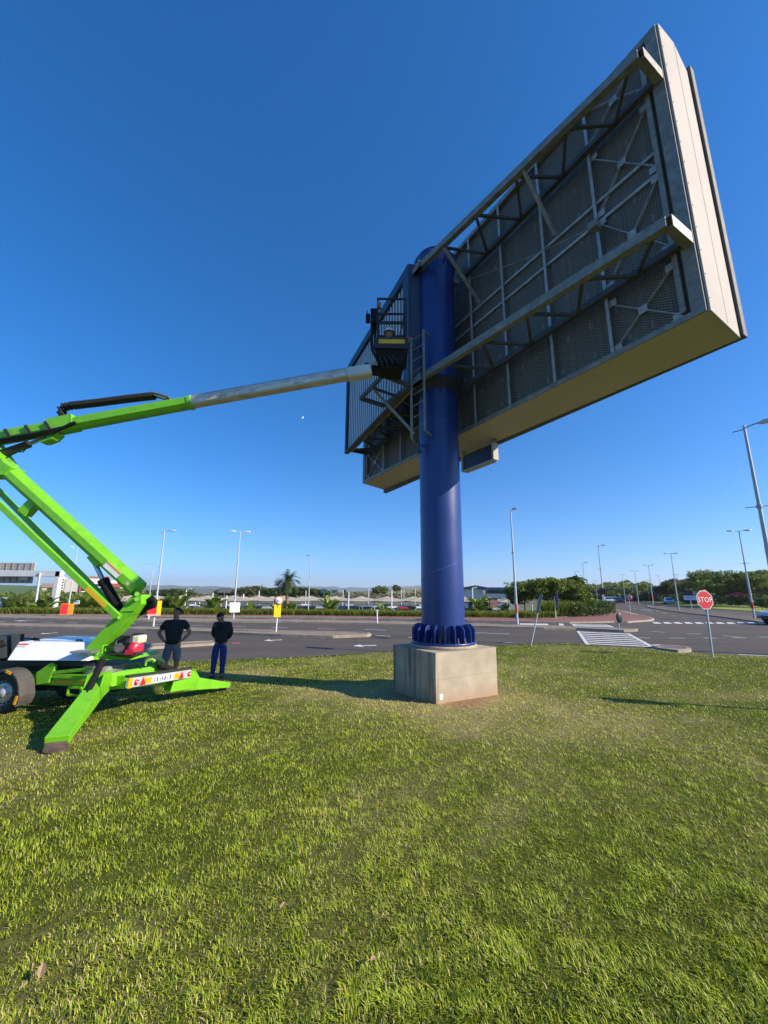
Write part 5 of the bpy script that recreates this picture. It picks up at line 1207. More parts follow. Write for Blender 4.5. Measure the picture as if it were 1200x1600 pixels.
LAMPS = [
 ('single', (257.7, 829), (239, 982), 0, 'tall white lamp rising behind the mast knuckle with red and yellow poster'),
 ('double', (374.7, 830.5), (364.3, 968.6), R(15), 'twin headed white lamp behind the two standing men with white board'),
 ('double', (119, 855), (104, 964), R(20), 'twin headed lamp seen between the green lift arms with orange poster'),
 ('short', (484, 867.5), (481.3, 957), R(150), 'slim white lamp with small head beside the palm tree'),
 ('short', (799, 797), (808.6, 978.2), R(-75), 'tall lamp with orange red band standing just right of the blue pole'),
 ('single', (238.5, 880), (230, 960), R(170), 'thin lamp half hidden directly behind the poster lamp'),
 ('single', (933.3, 852), (945, 953), ra, 'tall lamp at the end of the clipped hedge on the brick corner'),
 ('single', (910.4, 879), (916.6, 944.5), ra, 'second lamp along the hedge left of the receding road'),
 ('single', (904.4, 899.3), (908.5, 941), ra, 'third lamp along the hedge above the tree edge'),
 ('single', (899.8, 892.5), (903.6, 941.5), ra, 'lamp rising straight out of the dark tree by the road'),
 ('double', (931, 907.5), (933.8, 939.6), ra, 'small far twin lamp left of the parked cars down the road'),
 ('double', (919, 912), (921, 939.2), ra, 'tiny far lamp between the hedge lamps at the road end'),
 ('double', (971.8, 897.8), (977.4, 941.8), ra, 'twin lamp standing behind the round speed limit sign'),
 ('double', (991.6, 891.8), (998, 944.3), ra, 'twin lamp just right of the round speed limit sign'),
 ('double', (1014, 883), (1021.3, 947.4), ra, 'twin lamp with orange band at the nose of the median'),
 ('single', (1029, 899), (1034.6, 940.5), ra + PI, 'single lamp beside the maroon building and silver blue car'),
 ('double', (1047.5, 864.6), (1060.8, 953.8), ra, 'tall twin lamp on the median left of the stop sign'),
 ('single', (1056, 898), (1062.2, 941.9), ra, 'thin lamp hidden close behind the tall median lamp'),
 ('single', (1110.5, 889.5), (1119, 946.6), ra + PI, 'single armed lamp on the verge right behind the stop sign'),
 ('double', (1154.2, 829), (1179.2, 968.2), ra, 'tall twin lamp on the median with red band right of the stop sign'),
 ('double', (959, 918), (961, 939), ra, 'tiny far twin lamp in front of the wooded ridge'),
 ('double', (988, 911), (990.5, 939.4), ra, 'small far lamp between the twin lamps of the receding road'),
 ('single', (1012, 906.5), (1015, 940), ra, 'small far lamp in front of the wood beside the median nose'),
]
LOBJ = [lamp(*a) for a in LAMPS]
lamp('single', (1157, 666), (1231, 1024), R(-40), 'large near lamp leaning in at the right edge of the photo')
def part_board(root, name, c, size, m, rz=0, frame=None):
    """flat board fixed to a lamp: local metres"""
    b = MB(); b.box(c, size); o = b.build(name, m, None, bevel=.004); o.parent = root; return o
def board_at(entry, px_c, w_, h_, m, name, off=(0, -.12)):
    o, p, s = entry; z = height_at(*px_c, p)
    b = MB(); b.box((0, 0, 0), (w_ / s, .03 / s, h_ / s)); q = b.build(name, m)
    q.parent = o; zr = -o.rotation_euler.z + R(28); q.rotation_euler = (0, 0, zr)
    v = Matrix.Rotation(zr - R(28), 3, 'Z') @ Vector((off[0] / s, off[1] / s, z / s)); q.location = v
    return q
# the boards and bands that individual lamps carry (the copies get meshes of their own)
q = board_at(LOBJ[0], (242, 950), .75, .95, m_red, 'poster', (.05, -.16)); b = MB(); s = LOBJ[0][2]; b.box((.24 / s, -.02 / s, .05 / s), (.24 / s, .02 / s, .80 / s)); y = b.build('poster_strip', m_syel); y.parent = q
b = MB(); b.box((0, -.02 / s, -.42 / s), (.74 / s, .02 / s, .10 / s)); y = b.build('poster_edge', mat('poster_pink', (.78, .40, .36), .5)); y.parent = q
q = board_at(LOBJ[2], (105.5, 951.5), .95, .95, m_orange, 'poster', (.05, -.16)); s = LOBJ[2][2]; b = MB(); b.box((-.2 / s, -.02 / s, 0), (.5 / s, .02 / s, .85 / s)); y = b.build('poster_strip', m_red); y.parent = q
board_at(LOBJ[1], (364, 949), .80, .80, m_swhite, 'back_board', (.12, -.15))
for e, (pz0, pz1), m_ in ((LOBJ[4], (944, 958), mat('band_orange_red', (.65, .12, .03), .5, var=.1)), (LOBJ[14], (929, 937), m_orange), (LOBJ[19], (940, 950), m_red)):
    o, p, s = e; z0 = height_at(808, pz1, p) / s if e is LOBJ[4] else height_at(1020, pz1, p) / s; z1 = height_at(808, pz0, p) / s if e is LOBJ[4] else height_at(1020, pz0, p) / s
    if e is LOBJ[19]: z0, z1 = height_at(1175, 951, p) / s, height_at(1174, 941, p) / s
    b = MB(); b.cyl((0, 0, z0), (0, 0, z1), .112, n=14); q = b.build('band', m_); q.parent = o
# plain sign boards and posts ------------------------------------------------
def sign_post(name, base, top3, r, m, label, cat, group=None):
    root = thing(name, base, label, cat, group); b = MB(); b.cyl(base, top3, r, n=10); b.build('post', m, root); return root
def facing(p):                                       # right and back vectors of a board that faces the camera side
    d = Vector((p.x, p.y, 0)).normalized(); return Vector((d.y, -d.x, 0)), d
# STOP sign
p = G(1113.5, 1027, .06); tp = AY(1099.5, 921, p.y)
SG = sign_post('stop_sign', p, tp, .038, m_pole, 'red octagonal stop sign on a grey post at the lawn edge', 'stop sign')
rgt, bk_ = facing(p); c = AY(1101.3, 937.3, p.y - .06); u_ = Vector((-.05, 0, 1)).normalized(); sxx = Vector((1, .16, 0)).normalized(); nn_ = sxx.cross(u_).normalized()
rr = .375
oct_ = lambda r, o: [c + sxx * r * math.cos(PI / 8 + k * PI / 4) + u_ * r * math.sin(PI / 8 + k * PI / 4) + nn_ * o for k in range(8)]
b = MB(); b.prism(oct_(rr, -.004), nn_ * .006); pl_ = b.build('sign_plate', m_swhite, SG)
b = MB(); b.prism(oct_(rr * .93, .003), nn_ * .003); b.build('red_face', m_red, pl_)
lettering('STOP', .27, c + nn_ * .009, sxx, u_, m_swhite, pl_)
b = MB(); b.box(c - nn_ * .02, (.5, .02, .05), (sxx, nn_, u_)); b.build('mount_rail', m_sgrey, pl_)
# sign seen edge on, leaning over
p = G(829.5, 1008.5, .06); tp = AY(845.5, 932, p.y + .1)
SG = sign_post('leaning_sign', p, tp, .032, m_pole, 'dark sign seen edge on leaning over on its grey post', 'road sign')
d = (tp - p).normalized(); c = AY(842.5, 943, p.y - .02); b = MB(); vd = Vector((c.x - .9, c.y, 0)).normalized(); b.box(c, (.10, .75, .85), (Vector((vd.y, -vd.x, 0)), vd, d)); b.build('sign_plate', m_sgrey, SG, bevel=.02)
# small black keep-left board on the median nose
p = G(966.8, 984.6, .11); tp = AY(966.8, 958, p.y)
SG = sign_post('keep_left_sign', p, tp, .03, m_pole, 'small black oval board on a short post at the median nose', 'road sign')
b = MB(); c = AY(967, 965, p.y); b.lathe(c - Vector((0, .03, 0)), [(0, .02), (.20, .015), (.21, 0), (.20, -.015), (0, -.02)], 24, axis=(.1, -1, 0)); o = b.build('sign_plate', m_sblack, SG)
o.scale = (1, 1, 1.55); o.location.z -= (c.z - SG.location.z) * .55
# black board on white post in front of the hedge
p = G(868.8, 967, .1); tp = AY(866.4, 931, p.y)
SG = sign_post('edge_on_sign', p, tp, .035, m_swhite, 'tall dark board edge on beside a white post before the hedge', 'road sign')
c = AY(870.5, 938, p.y); b = MB(); vd = Vector((c.x - 2.0, c.y, 0)).normalized(); b.box(c, (.16, .9, 1.5), (Vector((vd.y, -vd.x, 0)), vd, up)); b.build('sign_plate', m_sgrey, SG, bevel=.02)
# speed limit on the brick corner
p = G(985.3, 961.5, .1); tp = AY(982.4, 930.5, p.y)
SG = sign_post('speed_limit_sign', p, tp, .035, m_pole, 'round speed limit sign on the red brick corner paving', 'road sign')
rgt, bk_ = facing(p); c = AY(982.8, 934, p.y - .06)
b = MB(); b.lathe(c, [(0, .005), (.32, .005), (.32, 0), (0, 0)], 24, axis=-bk_); pl_ = b.build('red_ring', m_red, SG); b = MB(); b.lathe(c, [(0, .009), (.25, .009), (.25, .004)], 24, axis=-bk_); b.build('sign_face', mat('sign_grey_white', (.55, .55, .55), .5), pl_)
lettering('60', .30, c - bk_ * .012, rgt, up, m_sblack, pl_)
# octagon back further away
p = G(992, 957.5, .1) + Vector((1.2, 9, 0)); SG = sign_post('far_stop_sign', p, p + up * 2.9, .04, m_pole, 'far maroon octagon sign beyond the round speed limit sign', 'stop sign')
rgt, bk_ = facing(p); c = p + up * 2.55; b = MB(); b.prism([c + rgt * .5 * math.cos(PI / 8 + k * PI / 4) + up * .5 * math.sin(PI / 8 + k * PI / 4) - bk_ * .05 for k in range(8)], -bk_ * .02); b.build('sign_plate', mat('maroon_sign', (.16, .02, .03), .5), SG)
# yellow speed sign on the left median
p = G(431.3, 987.5, .1); tp = AY(435.5, 932.5, p.y)
SG = sign_post('yellow_sign', p, tp, .035, m_swhite, 'round speed sign above a yellow board on the left median', 'road sign')
rgt, bk_ = facing(p); rgt = Vector((.93, .36, 0)).normalized(); bk2 = Vector((-rgt.y, rgt.x, 0)); c = AY(435, 938.7, p.y - .07)
b = MB(); b.lathe(c, [(0, .006), (.255, .006), (.255, 0), (0, 0)], 24, axis=-bk2); pl_ = b.build('red_ring', mat('faded_red', (.62, .22, .14), .5), SG); b = MB(); b.lathe(c, [(0, .010), (.19, .010), (.19, .004)], 24, axis=-bk2); b.build('sign_face', m_swhite, pl_)
lettering('40', .21, c - bk2 * .013, rgt, up, m_sblack, pl_)
c = AY(433.6, 954, p.y - .07); b = MB(); b.box(c, (.38, .02, .72), (rgt, bk2, up)); yb = b.build('yellow_board', m_syel, SG)
b = MB(); b.prism([c - bk2 * .012 + rgt * x + up * z for x, z in ((-.03, .26), (.03, .26), (.03, .20), (0, .17), (-.03, .20))], -bk2 * .004); b.build('board_mark', m_sblack, yb)
# bollard posts
p = G(589.5, 974.3, .1); SG = sign_post('marker_post', p, AY(589, 953.5, p.y), .045, m_swhite, 'bare white post on the median left of the blue pole', 'marker post')
b = MB(); b.box(AY(589, 953.5, p.y), (.28, .03, .05)); b.build('post_cap', m_swhite, SG)
p = G(232, 967, .1); SG = sign_post('lamp_sign', p, AY(236, 944, p.y), .05, m_swhite, 'leaning white post just left of the red and yellow poster', 'marker post')
# board at the left edge, small white board
p = G(7.5, 958, .1) + Vector((0, 4, 0)); SG = sign_post('notice_board', AY(8, 951, p.y) , AY(10, 940, p.y), .05, m_pole, 'grey white notice board on posts at the left edge', 'sign board')
b = MB(); b.box(AY(0, 940, p.y), (2.0, .06, .95)); b.build('board', mat('pale_board', (.55, .57, .60), .5, var=.1), SG); b = MB(); b.cyl(AY(-14, 951, p.y), AY(-13, 938, p.y), .05, n=8); b.build('post', m_pole, SG)
p = AY(118.5, 952, 44); SG = sign_post('small_white_sign', p, AY(120, 938, 44), .05, m_pole, 'small white square sign in the shrubs right of the gantry leg', 'sign board')
b = MB(); b.box(AY(120, 941, 43.9), (.58, .05, .42)); b.build('board', m_swhite, SG)
# the upright signs that throw the two shadows
def shadow_sign(b3, hgt, bw_, bh, name, label):
    SG = sign_post(name, b3, b3 + up * hgt, .05, m_pole, label, 'road sign'); c = b3 + up * (hgt - bh / 2)
    b = MB(); b.box(c + Vector((.03, -.05, 0)), (bw_, .02, bh), (Vector((.5, -.87, 0)), Vector((.87, .5, 0)), up)); b.build('sign_plate', m_sgrey, SG, bevel=.01)
tipL = LG(942, 1092)
q = 2.35; t_ = (q) / math.tan(R(SUN_EL)); bx_ = Vector((tipL.x + math.sin(R(SUN_AZ)) * t_, tipL.y + math.cos(R(SUN_AZ)) * t_, 0)); bx_.z = float(lawn_h(bx_.y))
shadow_sign(bx_, 2.35, .60, .60, 'roadside_sign', 'road sign standing outside the right edge, seen by its shadow')
tipR = G(475, 1011); q = 3.3; t_ = q / math.tan(R(SUN_EL)); bx_ = Vector((tipR.x + math.sin(R(SUN_AZ)) * t_, tipR.y + math.cos(R(SUN_AZ)) * t_, 0)); bx_.z = float(lawn_h(bx_.y))
shadow_sign(bx_, 3.2, .55, .7, 'hidden_sign', 'road sign standing behind the blue pole, seen by its shadow')
# ---- gantry with the back of a big sign at the left
Yg = 48.0
gl = AY(83, 953, Yg); gz = AY(90, 896.5, Yg).z
GA = thing('sign_gantry', (gl.x, gl.y, gl.z), 'white steel gantry across the road carrying the back of a large sign', 'gantry')
m_gw = mat('gantry_white', (.62, .62, .60), .5, var=.08, scale=1, grime=(.5, .48, .45), gscale=.7)
b = MB(); b.beam((gl.x, Yg, gl.z - 1), (gl.x, Yg, gz + .3), .55, .6, up=(0, 1, 0)); b.build('gantry_leg', m_gw, GA, bevel=.03)
b = MB(); b.beam((gl.x + .38, Yg, gz), (gl.x - 26, Yg, gz - .05), .6, .72); b.build('gantry_beam', m_gw, GA, bevel=.03)
b = MB(); b.beam((gl.x - 25.6, Yg, gl.z - 1), (gl.x - 25.6, Yg, gz - .4), .75, .75, up=(0, 1, 0)); b.build('gantry_leg', m_gw, GA, bevel=.03)
b = MB(); b.box((gl.x, Yg, gl.z + .1), (1.4, 1.2, .3)); b.build('leg_footing', m_kerb, GA)
xs0 = AY(54, 890, Yg + .7).x; z1 = AY(54, 879.5, Yg + .7).z; z0 = AY(52, 911.5, Yg + .7).z
b = MB(); b.box(((xs0 - 9 + xs0) / 2, Yg + .7, (z0 + z1) / 2), (9, .12, z1 - z0)); sp_ = b.build('sign_panel', mat('panel_back_beige', (.36, .335, .29), .6, var=.1, scale=.8, grime=(.28, .26, .22), gscale=.6), GA)
for k in range(12):
    b = MB(); x = xs0 - .35 - k * .78; b.beam((x, Yg + .60, z0 + .05), (x, Yg + .60, z1 - .05), .09, .09); b.build('panel_rib', mat('panel_rib', (.22, .20, .175), .6, var=.1), sp_)
b = MB()
for k in range(9): z = z0 + (k + .5) * (z1 - z0) / 9; b.box(((xs0 - 9 + xs0) / 2, Yg + .63, z), (8.9, .03, .05))
b.build('panel_stiffener', mat('panel_rib2', (.42, .39, .34), .6), sp_)
b = MB(); b.box((xs0 - 1.0, Yg + .52, z0 + .9), (1.0, .12, 1.0)); b.build('control_cabinet', mat('cabinet_white', (.58, .57, .54), .5), GA)
p = G(54.6, 953.5); PT = sign_post('thin_post', p + Vector((0, 0, -.3)), AY(62.5, 895, p.y), .13, m_pole, 'slim plain pole behind the gantry left of its leg', 'pole')
# ================================================================== PLANTING
m_bark = mat('bark', (.11, .085, .06), .95, var=.3, scale=6, bump=.6, bscale=20)
m_leafA = leafmat('tree_leaf_bright', (.065, .115, .014), (.22, .27, .035), .4)
m_leafB = leafmat('tree_leaf_dark', (.030, .060, .014), (.095, .135, .026), .35)
m_leafC = leafmat('tree_leaf_mid', (.08, .125, .025), (.23, .27, .06), .4)
m_leafO = leafmat('tree_leaf_olive', (.08, .09, .035), (.19, .185, .075), .3)
m_ban = leafmat('broad_leaf', (.07, .13, .02), (.24, .31, .045), .35, rough=.4, straw=(.22, .18, .05))
m_palm = leafmat('palm_leaf', (.035, .07, .02), (.11, .14, .04), .3)
m_reed = leafmat('reed_leaf', (.075, .13, .014), (.30, .34, .035), .35, straw=(.24, .20, .05))
def crown_points(blobs, n, r=rng, shell=.55):
    """points through the volume of several uneven lobes, thicker towards their skin, with gaps"""
    w_ = np.array([b[3] * b[4] * b[5] for b in blobs]) ** .8; w_ /= w_.sum(); out = []
    for b, k in zip(blobs, (w_ * n).astype(int)):
        d = r.normal(size=(k, 3)); d /= np.linalg.norm(d, axis=1)[:, None]
        rad = (shell + (1 - shell) * r.random(k) ** .6)[:, None]
        lump = 1 + .22 * np.sin(d[:, :1] * 6 + b[0] * 3) * np.cos(d[:, 1:2] * 7 + b[1]) + .14 * np.sin(d[:, 2:] * 9 + b[2])
        p = d * rad * lump * np.array(b[3:6]) + np.array(b[:3])
        out.append(p)
    P = np.concatenate(out)
    g = fbm(P[:, 0] * 1.0 + P[:, 2], P[:, 1] + P[:, 2] * .7, 1.1, 61); P = P[(g > .33) | (r.random(len(P)) < .35)]
    return P
def tree(loc, label, blobs, leaf, n, m_leaf, trunk_h, trunk_r, limbs=5, group=None, name='tree', cat='tree', seed=0):
    r = np.random.default_rng(seed + 100); root = thing(name, loc, label, cat, group); ORG[root.name] = (0, 0, 0)
    b = MB(); rr = random.Random(seed)
    b.tube([(0, 0, -.1), (.03 * rr.uniform(-1, 1), .02, trunk_h * .5), (.1 * rr.uniform(-1, 1), .05, trunk_h)], [trunk_r * 1.2, trunk_r, trunk_r * .75], 8)
    top = Vector((0, 0, trunk_h * .92))
    for k in range(limbs):
        bl = blobs[k % len(blobs)]; e = Vector(bl[:3]) + Vector((rr.uniform(-.4, .4) * bl[3], rr.uniform(-.4, .4) * bl[4], rr.uniform(-.2, .3) * bl[5]))
        b.tube([top, top.lerp(e, .5) + Vector((0, 0, -.08 * e.length * .3)), e], [trunk_r * .6, trunk_r * .36, trunk_r * .12], 6)
    b.build('trunk', m_bark, root)
    P = crown_points(blobs, n, r); V, Q = leaf_quads(P, leaf, r); np_mesh('crown', V, Q, m_leaf, root)
    return root
def shrub(loc, label, w_, h, leaf, n, m_leaf, name='shrub', group=None, seed=0):
    r = np.random.default_rng(seed + 500); rr = random.Random(seed)
    bl = [(rr.uniform(-.35, .35) * w_, rr.uniform(-.2, .2) * w_, h * rr.uniform(.35, .62), w_ * rr.uniform(.28, .42), w_ * rr.uniform(.25, .35), h * rr.uniform(.3, .42)) for _ in range(5)]
    return tree(loc, label, bl, leaf, n, m_leaf, h * .3, .05, 5, group, name, 'shrub', seed)
# --- strip of tall ornamental grass behind the pavement
fr_px = [(-300, 952.5), (-120, 957), (0, 959.2), (110, 959.6), (230, 960.1), (440, 961.1), (600, 963), (730, 964.4), (800, 965.2), (870, 965.2)]
FR = [G(x, y, .1) for x, y in fr_px]
def strip_blades(line, n, dep, h0, h1, wid, jitter=.15):
    L_ = [0]
    for p, q in zip(line, line[1:]): L_.append(L_[-1] + (q - p).length)
    s = rng.uniform(0, L_[-1], n); X = np.interp(s, L_, [p.x for p in line]); Y = np.interp(s, L_, [p.y for p in line])
    d = rng.random(n) ** 1.3 * dep; th = np.arctan2(Y, X); X = X + np.cos(th) * d; Y = Y + np.sin(th) * d
    cl = fbm(X, Y, .9, 71); cl2 = vnoise(X, Y, 2.3, 73)
    h = (h0 + (h1 - h0) * (.25 + .55 * cl + .45 * cl2)) * rng.uniform(.65, 1.1, n); az = rng.uniform(0, 2 * PI, n); ln = rng.uniform(.1, .75, n) * h
    dx, dy = np.cos(az), np.sin(az); tw = rng.uniform(0, 2 * PI, n); wx, wy = np.cos(tw) * wid / 2, np.sin(tw) * wid / 2; z = np.full(n, .0)
    sp = lambda f, lf, zf: (np.stack([X - wx * f + dx * ln * lf, Y - wy * f + dy * ln * lf, z + h * zf], 1), np.stack([X + wx * f + dx * ln * lf, Y + wy * f + dy * ln * lf, z + h * zf], 1))
    a0, a1 = sp(1, 0, 0); b0_, b1_ = sp(.9, .25, .6); c0, c1 = sp(.5, .7, .93); d0, d1 = sp(.12, 1.1, .86)
    V = np.stack([a0, a1, b1_, b0_, c1, c0, d1, d0], 1).reshape(-1, 3); i = np.arange(n)[:, None] * 8
    Q = np.concatenate([i + np.array([[0, 1, 2, 3]]), i + np.array([[3, 2, 4, 5]]), i + np.array([[5, 4, 6, 7]])], 1).reshape(-1, 4)
    return V, Q
V, Q = strip_blades(FR, 52000, 2.6, .34, .74, .05)
o = tag(np_mesh('ornamental_grass', V, Q, m_reed), kind='stuff'); tag(o, 'strip of tall yellow green grass planted behind the brick pavement')
# taller reeds before the spreading tree, and the clipped hedge at the corner
V, Q = strip_blades([G(850, 964, .1), G(905, 963, .1), G(925, 961, .1)], 9000, 3.2, .9, 1.75, .06); o = tag(np_mesh('ornamental_grass', V, Q, m_reed), kind='stuff'); tag(o, 'taller bright grass planted in front of the spreading tree')
r_ = np.random.default_rng(5); hp = [G(900, 964.5, .1), G(948, 962, .1), G(953, 958.5, .1), G(941, 950, .1)]
P = []
for p, q in zip(hp, hp[1:]):
    k = int(5200 * (q - p).length / 22); t = r_.random(k); c = np.array(p)[None] * (1 - t[:, None]) + np.array(q)[None] * t[:, None]
    a = r_.uniform(0, 2 * PI, k); rad = .95 * r_.random(k) ** .25; P.append(c + np.stack([np.cos(a) * rad, np.sin(a) * rad + .6, .08 + (1.05 + .25 * np.sin(c[:, 0] * 1.7)) * r_.random(k) ** .7 * np.sqrt(np.clip(1 - .45 * rad ** 4, 0, 1))], 1))
P = np.concatenate(P); V, Q = leaf_quads(P, .13, r_); tag(np_mesh('clipped_hedge', V, Q, m_leafB), 'low dark clipped hedge rounding the red brick corner', 'hedge')
# --- trees by the corner
def at(x, y, D, z=None):
    r = ray(x, y); t = D / math.hypot(r.x, r.y); return Vector((r.x * t, r.y * t, (CAM_Z + r.z * t) if z is None else z))
pt_ = at(858, 950, 47, 0)
tree(pt_, 'wide spreading green tree right of the tall lamp by the pole', [(-1.9, 0, 2.75, 2.5, 2.2, .95), (.9, .3, 2.95, 2.6, 2.3, 1.05), (2.7, -.3, 2.3, 1.6, 1.8, 1.15), (-.4, -.5, 3.35, 1.9, 1.8, .65), (-3.5, 0, 2.45, 1.2, 1.4, .65), (3.4, -.8, 1.6, 1.1, 1.5, .9)], .155, 11000, m_leafA, 1.7, .16, 7, seed=3)
tree(at(897, 950, 56, 0), 'dark rounded tree behind the bright spreading tree on the corner', [(0, 0, 3.2, 1.6, 1.6, 1.25), (-1.2, 0, 2.7, 1.2, 1.2, 1.0), (1.3, .4, 2.6, 1.0, 1.0, 1.1), (.4, -.4, 3.9, .8, .8, .6)], .17, 5200, m_leafB, 1.6, .14, 5, seed=4)
tree(at(820, 950, 52, -.6), 'thin dark tree rising behind the tall lamp with the orange band', [(0, 0, 3.0, 1.5, 1.4, 1.0), (-1.0, 0, 2.4, 1.0, 1.0, .8)], .16, 2600, m_leafC, 1.7, .10, 4, seed=6)
# --- broad leaved banana plants
def banana(loc, h, n, spread, label, seed, lw=.30, m_=None, stem=True):
    rr = random.Random(seed); root = thing('banana_plant', loc, label, 'plant', 'broad leaved plants along the car park'); ORG[root.name] = (0, 0, 0)
    b = MB()
    for k in range(3): a = k * 2.1 + seed; b.tube([(.18 * math.cos(a), .18 * math.sin(a), -.2), (.28 * math.cos(a), .28 * math.sin(a), h * .16), (.34 * math.cos(a), .34 * math.sin(a), h * .26)], [.06, .05, .03], 7)
    b.build('stem', mat('banana_stem', (.16, .14, .07), .8, var=.3, scale=5), root)
    V, Q = [], []
    for k in range(n):
        az = rr.uniform(0, 6.28); st = Vector((.25 * math.cos(az) * rr.random(), .25 * math.sin(az) * rr.random(), h * rr.uniform(.02, .42))); L_ = h * rr.uniform(.42, .62); el = rr.uniform(.6, 1.5); d = Vector((math.cos(az) * math.cos(el), math.sin(az) * math.cos(el), math.sin(el))); s = Vector((-math.sin(az), math.cos(az), 0)); s = (s + Vector((0, 0, rr.uniform(-.5, .5)))).normalized(); p = st.copy(); base = len(V); m_seg = 6
        for i in range(m_seg + 1):
            f = i / m_seg; w_ = lw * h * .36 * (math.sin(PI * min(1, max(.02, f * .93 + .05))) ** .7 if f > .18 else .10)
            fold = Vector((0, 0, .25 * w_)); V += [p - s * w_ + fold, p, p + s * w_ + fold]; d = (d + Vector((math.cos(az) * .06, math.sin(az) * .06, -.15 * spread * f * 1.6))).normalized(); p = p + d * (L_ / m_seg)
        for i in range(m_seg): q = base + i * 3; Q += [(q, q + 1, q + 4, q + 3), (q + 1, q + 2, q + 5, q + 4)]
    np_mesh('leaves', [tuple(v) for v in V], Q, m_ or m_ban, root)
    return root
BAN = [(276, 951, 43, 3.1, 24, 'bushy banana clump between the lamp posts behind the man in the t-shirt'), (258, 952, 44, 2.5, 14, 'lower banana clump just right of the red and yellow poster'), (332, 951, 44, 2.4, 16, 'banana clump behind the two men, left of the white lamp board'), (390, 951, 45, 2.0, 12, 'small banana plant just right of the white lamp board'), (437, 951, 45, 2.1, 14, 'banana clump directly behind the round speed sign'), (458, 953, 44, 1.9, 12, 'young banana plant at the foot of the tall palm, right side'), (514, 952, 42, 2.35, 18, 'yellow green banana plant standing alone before the shade canopies'), (599, 952, 43, 1.9, 13, 'short palm-like plant behind the bare white post'), (748, 953, 42, 3.0, 20, 'tall pale leaved plant just right of the blue pole'), (790, 955, 43, 1.7, 12, 'low broad leaved plant left of the tall lamp base'),
       (14, 952, 44, 2.3, 16, 'banana clump beside the grey notice board'), (40, 952, 45, 2.0, 14, 'banana plant left of the plain thin pole'), (68, 952, 44, 2.6, 18, 'banana clump between the thin pole and the gantry leg'), (132, 951, 45, 2.9, 20, 'dark banana clump right of the small white sign'), (158, 951, 46, 2.6, 18, 'banana clump behind the black lift cylinder'), (178, 950, 46, 2.7, 18, 'banana clump seen between the lift cylinder and its mast'), (865, 956, 40, 1.6, 12, 'broad leaved plant at the foot of the edge-on black sign'), (910, 950, 46, 1.6, 12, 'pale broad leaved plants where the hedge meets the road')]
for k, (x, y, D, h, n, l) in enumerate(BAN):
    p = AY(x, y, D); p.z = float(ground_z(p.x, p.y)) if x < 860 else 0; banana(p, h - p.z * .75, n + 16, rng.uniform(.6, 1.2), l, k + 1, lw=.22 + .12 * rng.random())
# --- tall palm
def palm(loc, h, label, seed, L_=1.9, nf=30):
    rr = random.Random(seed); root = thing('palm_tree', loc, label, 'palm tree'); ORG[root.name] = (0, 0, 0); b = MB()
    pts, rad = [], []
    for k in range(15): f = k / 14; pts.append((.05 * math.sin(f * 3), 0, f * h)); rad.append((.20 + .05 * (k % 2)) * (1 - .25 * f) + (.10 if f > .8 else 0))
    b.tube(pts, rad, 10); b.build('trunk', mat('palm_trunk', (.23, .14, .08), .9, var=.35, scale=6, bump=.6, bscale=14), root)
    V, Q = [], []
    for k in range(nf):
        az = rr.uniform(0, 6.28); el = rr.uniform(-.45, 1.4); d = Vector((math.cos(az) * math.cos(el), math.sin(az) * math.cos(el), math.sin(el))); p = Vector((.05, 0, h)); s0 = Vector((-math.sin(az), math.cos(az), 0)); m_ = 13
        for i in range(m_):
            f = i / m_; q = p + d * (L_ / m_); 
            if i > 1:
                ll = .42 * math.sin(PI * (.15 + .8 * f)) ** .6
                for sg in (-1, 1):
                    e = p + (s0 * sg * .8 + d * .75 + Vector((0, 0, -.12 + .12 * rr.random()))).normalized() * ll; ww = d * .05; n0 = len(V); V += [p - ww, p + ww, e + ww * .3, e - ww * .3]; Q.append((n0, n0 + 1, n0 + 2, n0 + 3))
            n0 = len(V); V += [p - s0 * .02, p + s0 * .02, q + s0 * .015, q - s0 * .015]; Q.append((n0, n0 + 1, n0 + 2, n0 + 3))
            p = q; d = (d + Vector((0, 0, -.13 - .05 * f))).normalized()
    np_mesh('crown', [tuple(v) for v in V], Q, m_palm, root); return root
p = at(447, 952, 47); p.z = float(ground_z(p.x, p.y)); hp_ = at(447.5, 910, 47).z - p.z
palm(p, hp_, 'tall feathery palm tree standing left of the slim white lamp', 2, 1.85, 64)
# --- shrubs and trees beyond, left
SH = [(25, 948, 55, 5.5, 2.6, m_leafC, 'olive shrubs behind the banana clumps under the gantry sign'), (100, 947, 58, 6.0, 2.9, m_leafC, 'rounded green shrub right of the gantry leg'), (150, 946, 60, 5.0, 2.7, m_leafB, 'dark shrub mass behind the lift arm'), (196, 945, 62, 5.0, 3.0, m_leafB, 'dark green shrub left of the two lamp posts'), (-40, 950, 52, 7, 2.6, m_leafC, 'broad green shrub at the far left edge')]
for k, (x, y, D, w_, h, m_, l) in enumerate(SH):
    p = AY(x, y, D); p.z = float(ground_z(p.x, p.y)); shrub(p, l, w_, h - p.z * .6, .17, 2600, m_, seed=k)
FT = [(262, 928, 150, 16, 3.5, m_leafB, 'dark low tree crown far behind the poster lamp'), (395, 924, 150, 11, 4.4, m_leafO, 'pale olive tree far behind the white lamp board'), (428, 926, 130, 13, 3.9, m_leafB, 'dark tree far behind the left side of the palm'), (468, 926, 120, 8, 3.6, m_leafB, 'small dark tree close right of the palm crown'), (494, 927, 125, 7, 3.2, m_leafB, 'low dark tree right of the slim lamp above the canopies'), (597, 922, 180, 7, 4.4, m_leafC, 'round tree far left of the blue pole above the canopies'), (619, 920, 260, 6, 4.6, m_leafO, 'small round tree on the dry skyline left of the pole'), (350, 926, 160, 10, 3.0, m_leafO, 'olive tree far behind the man in the hooded top')]
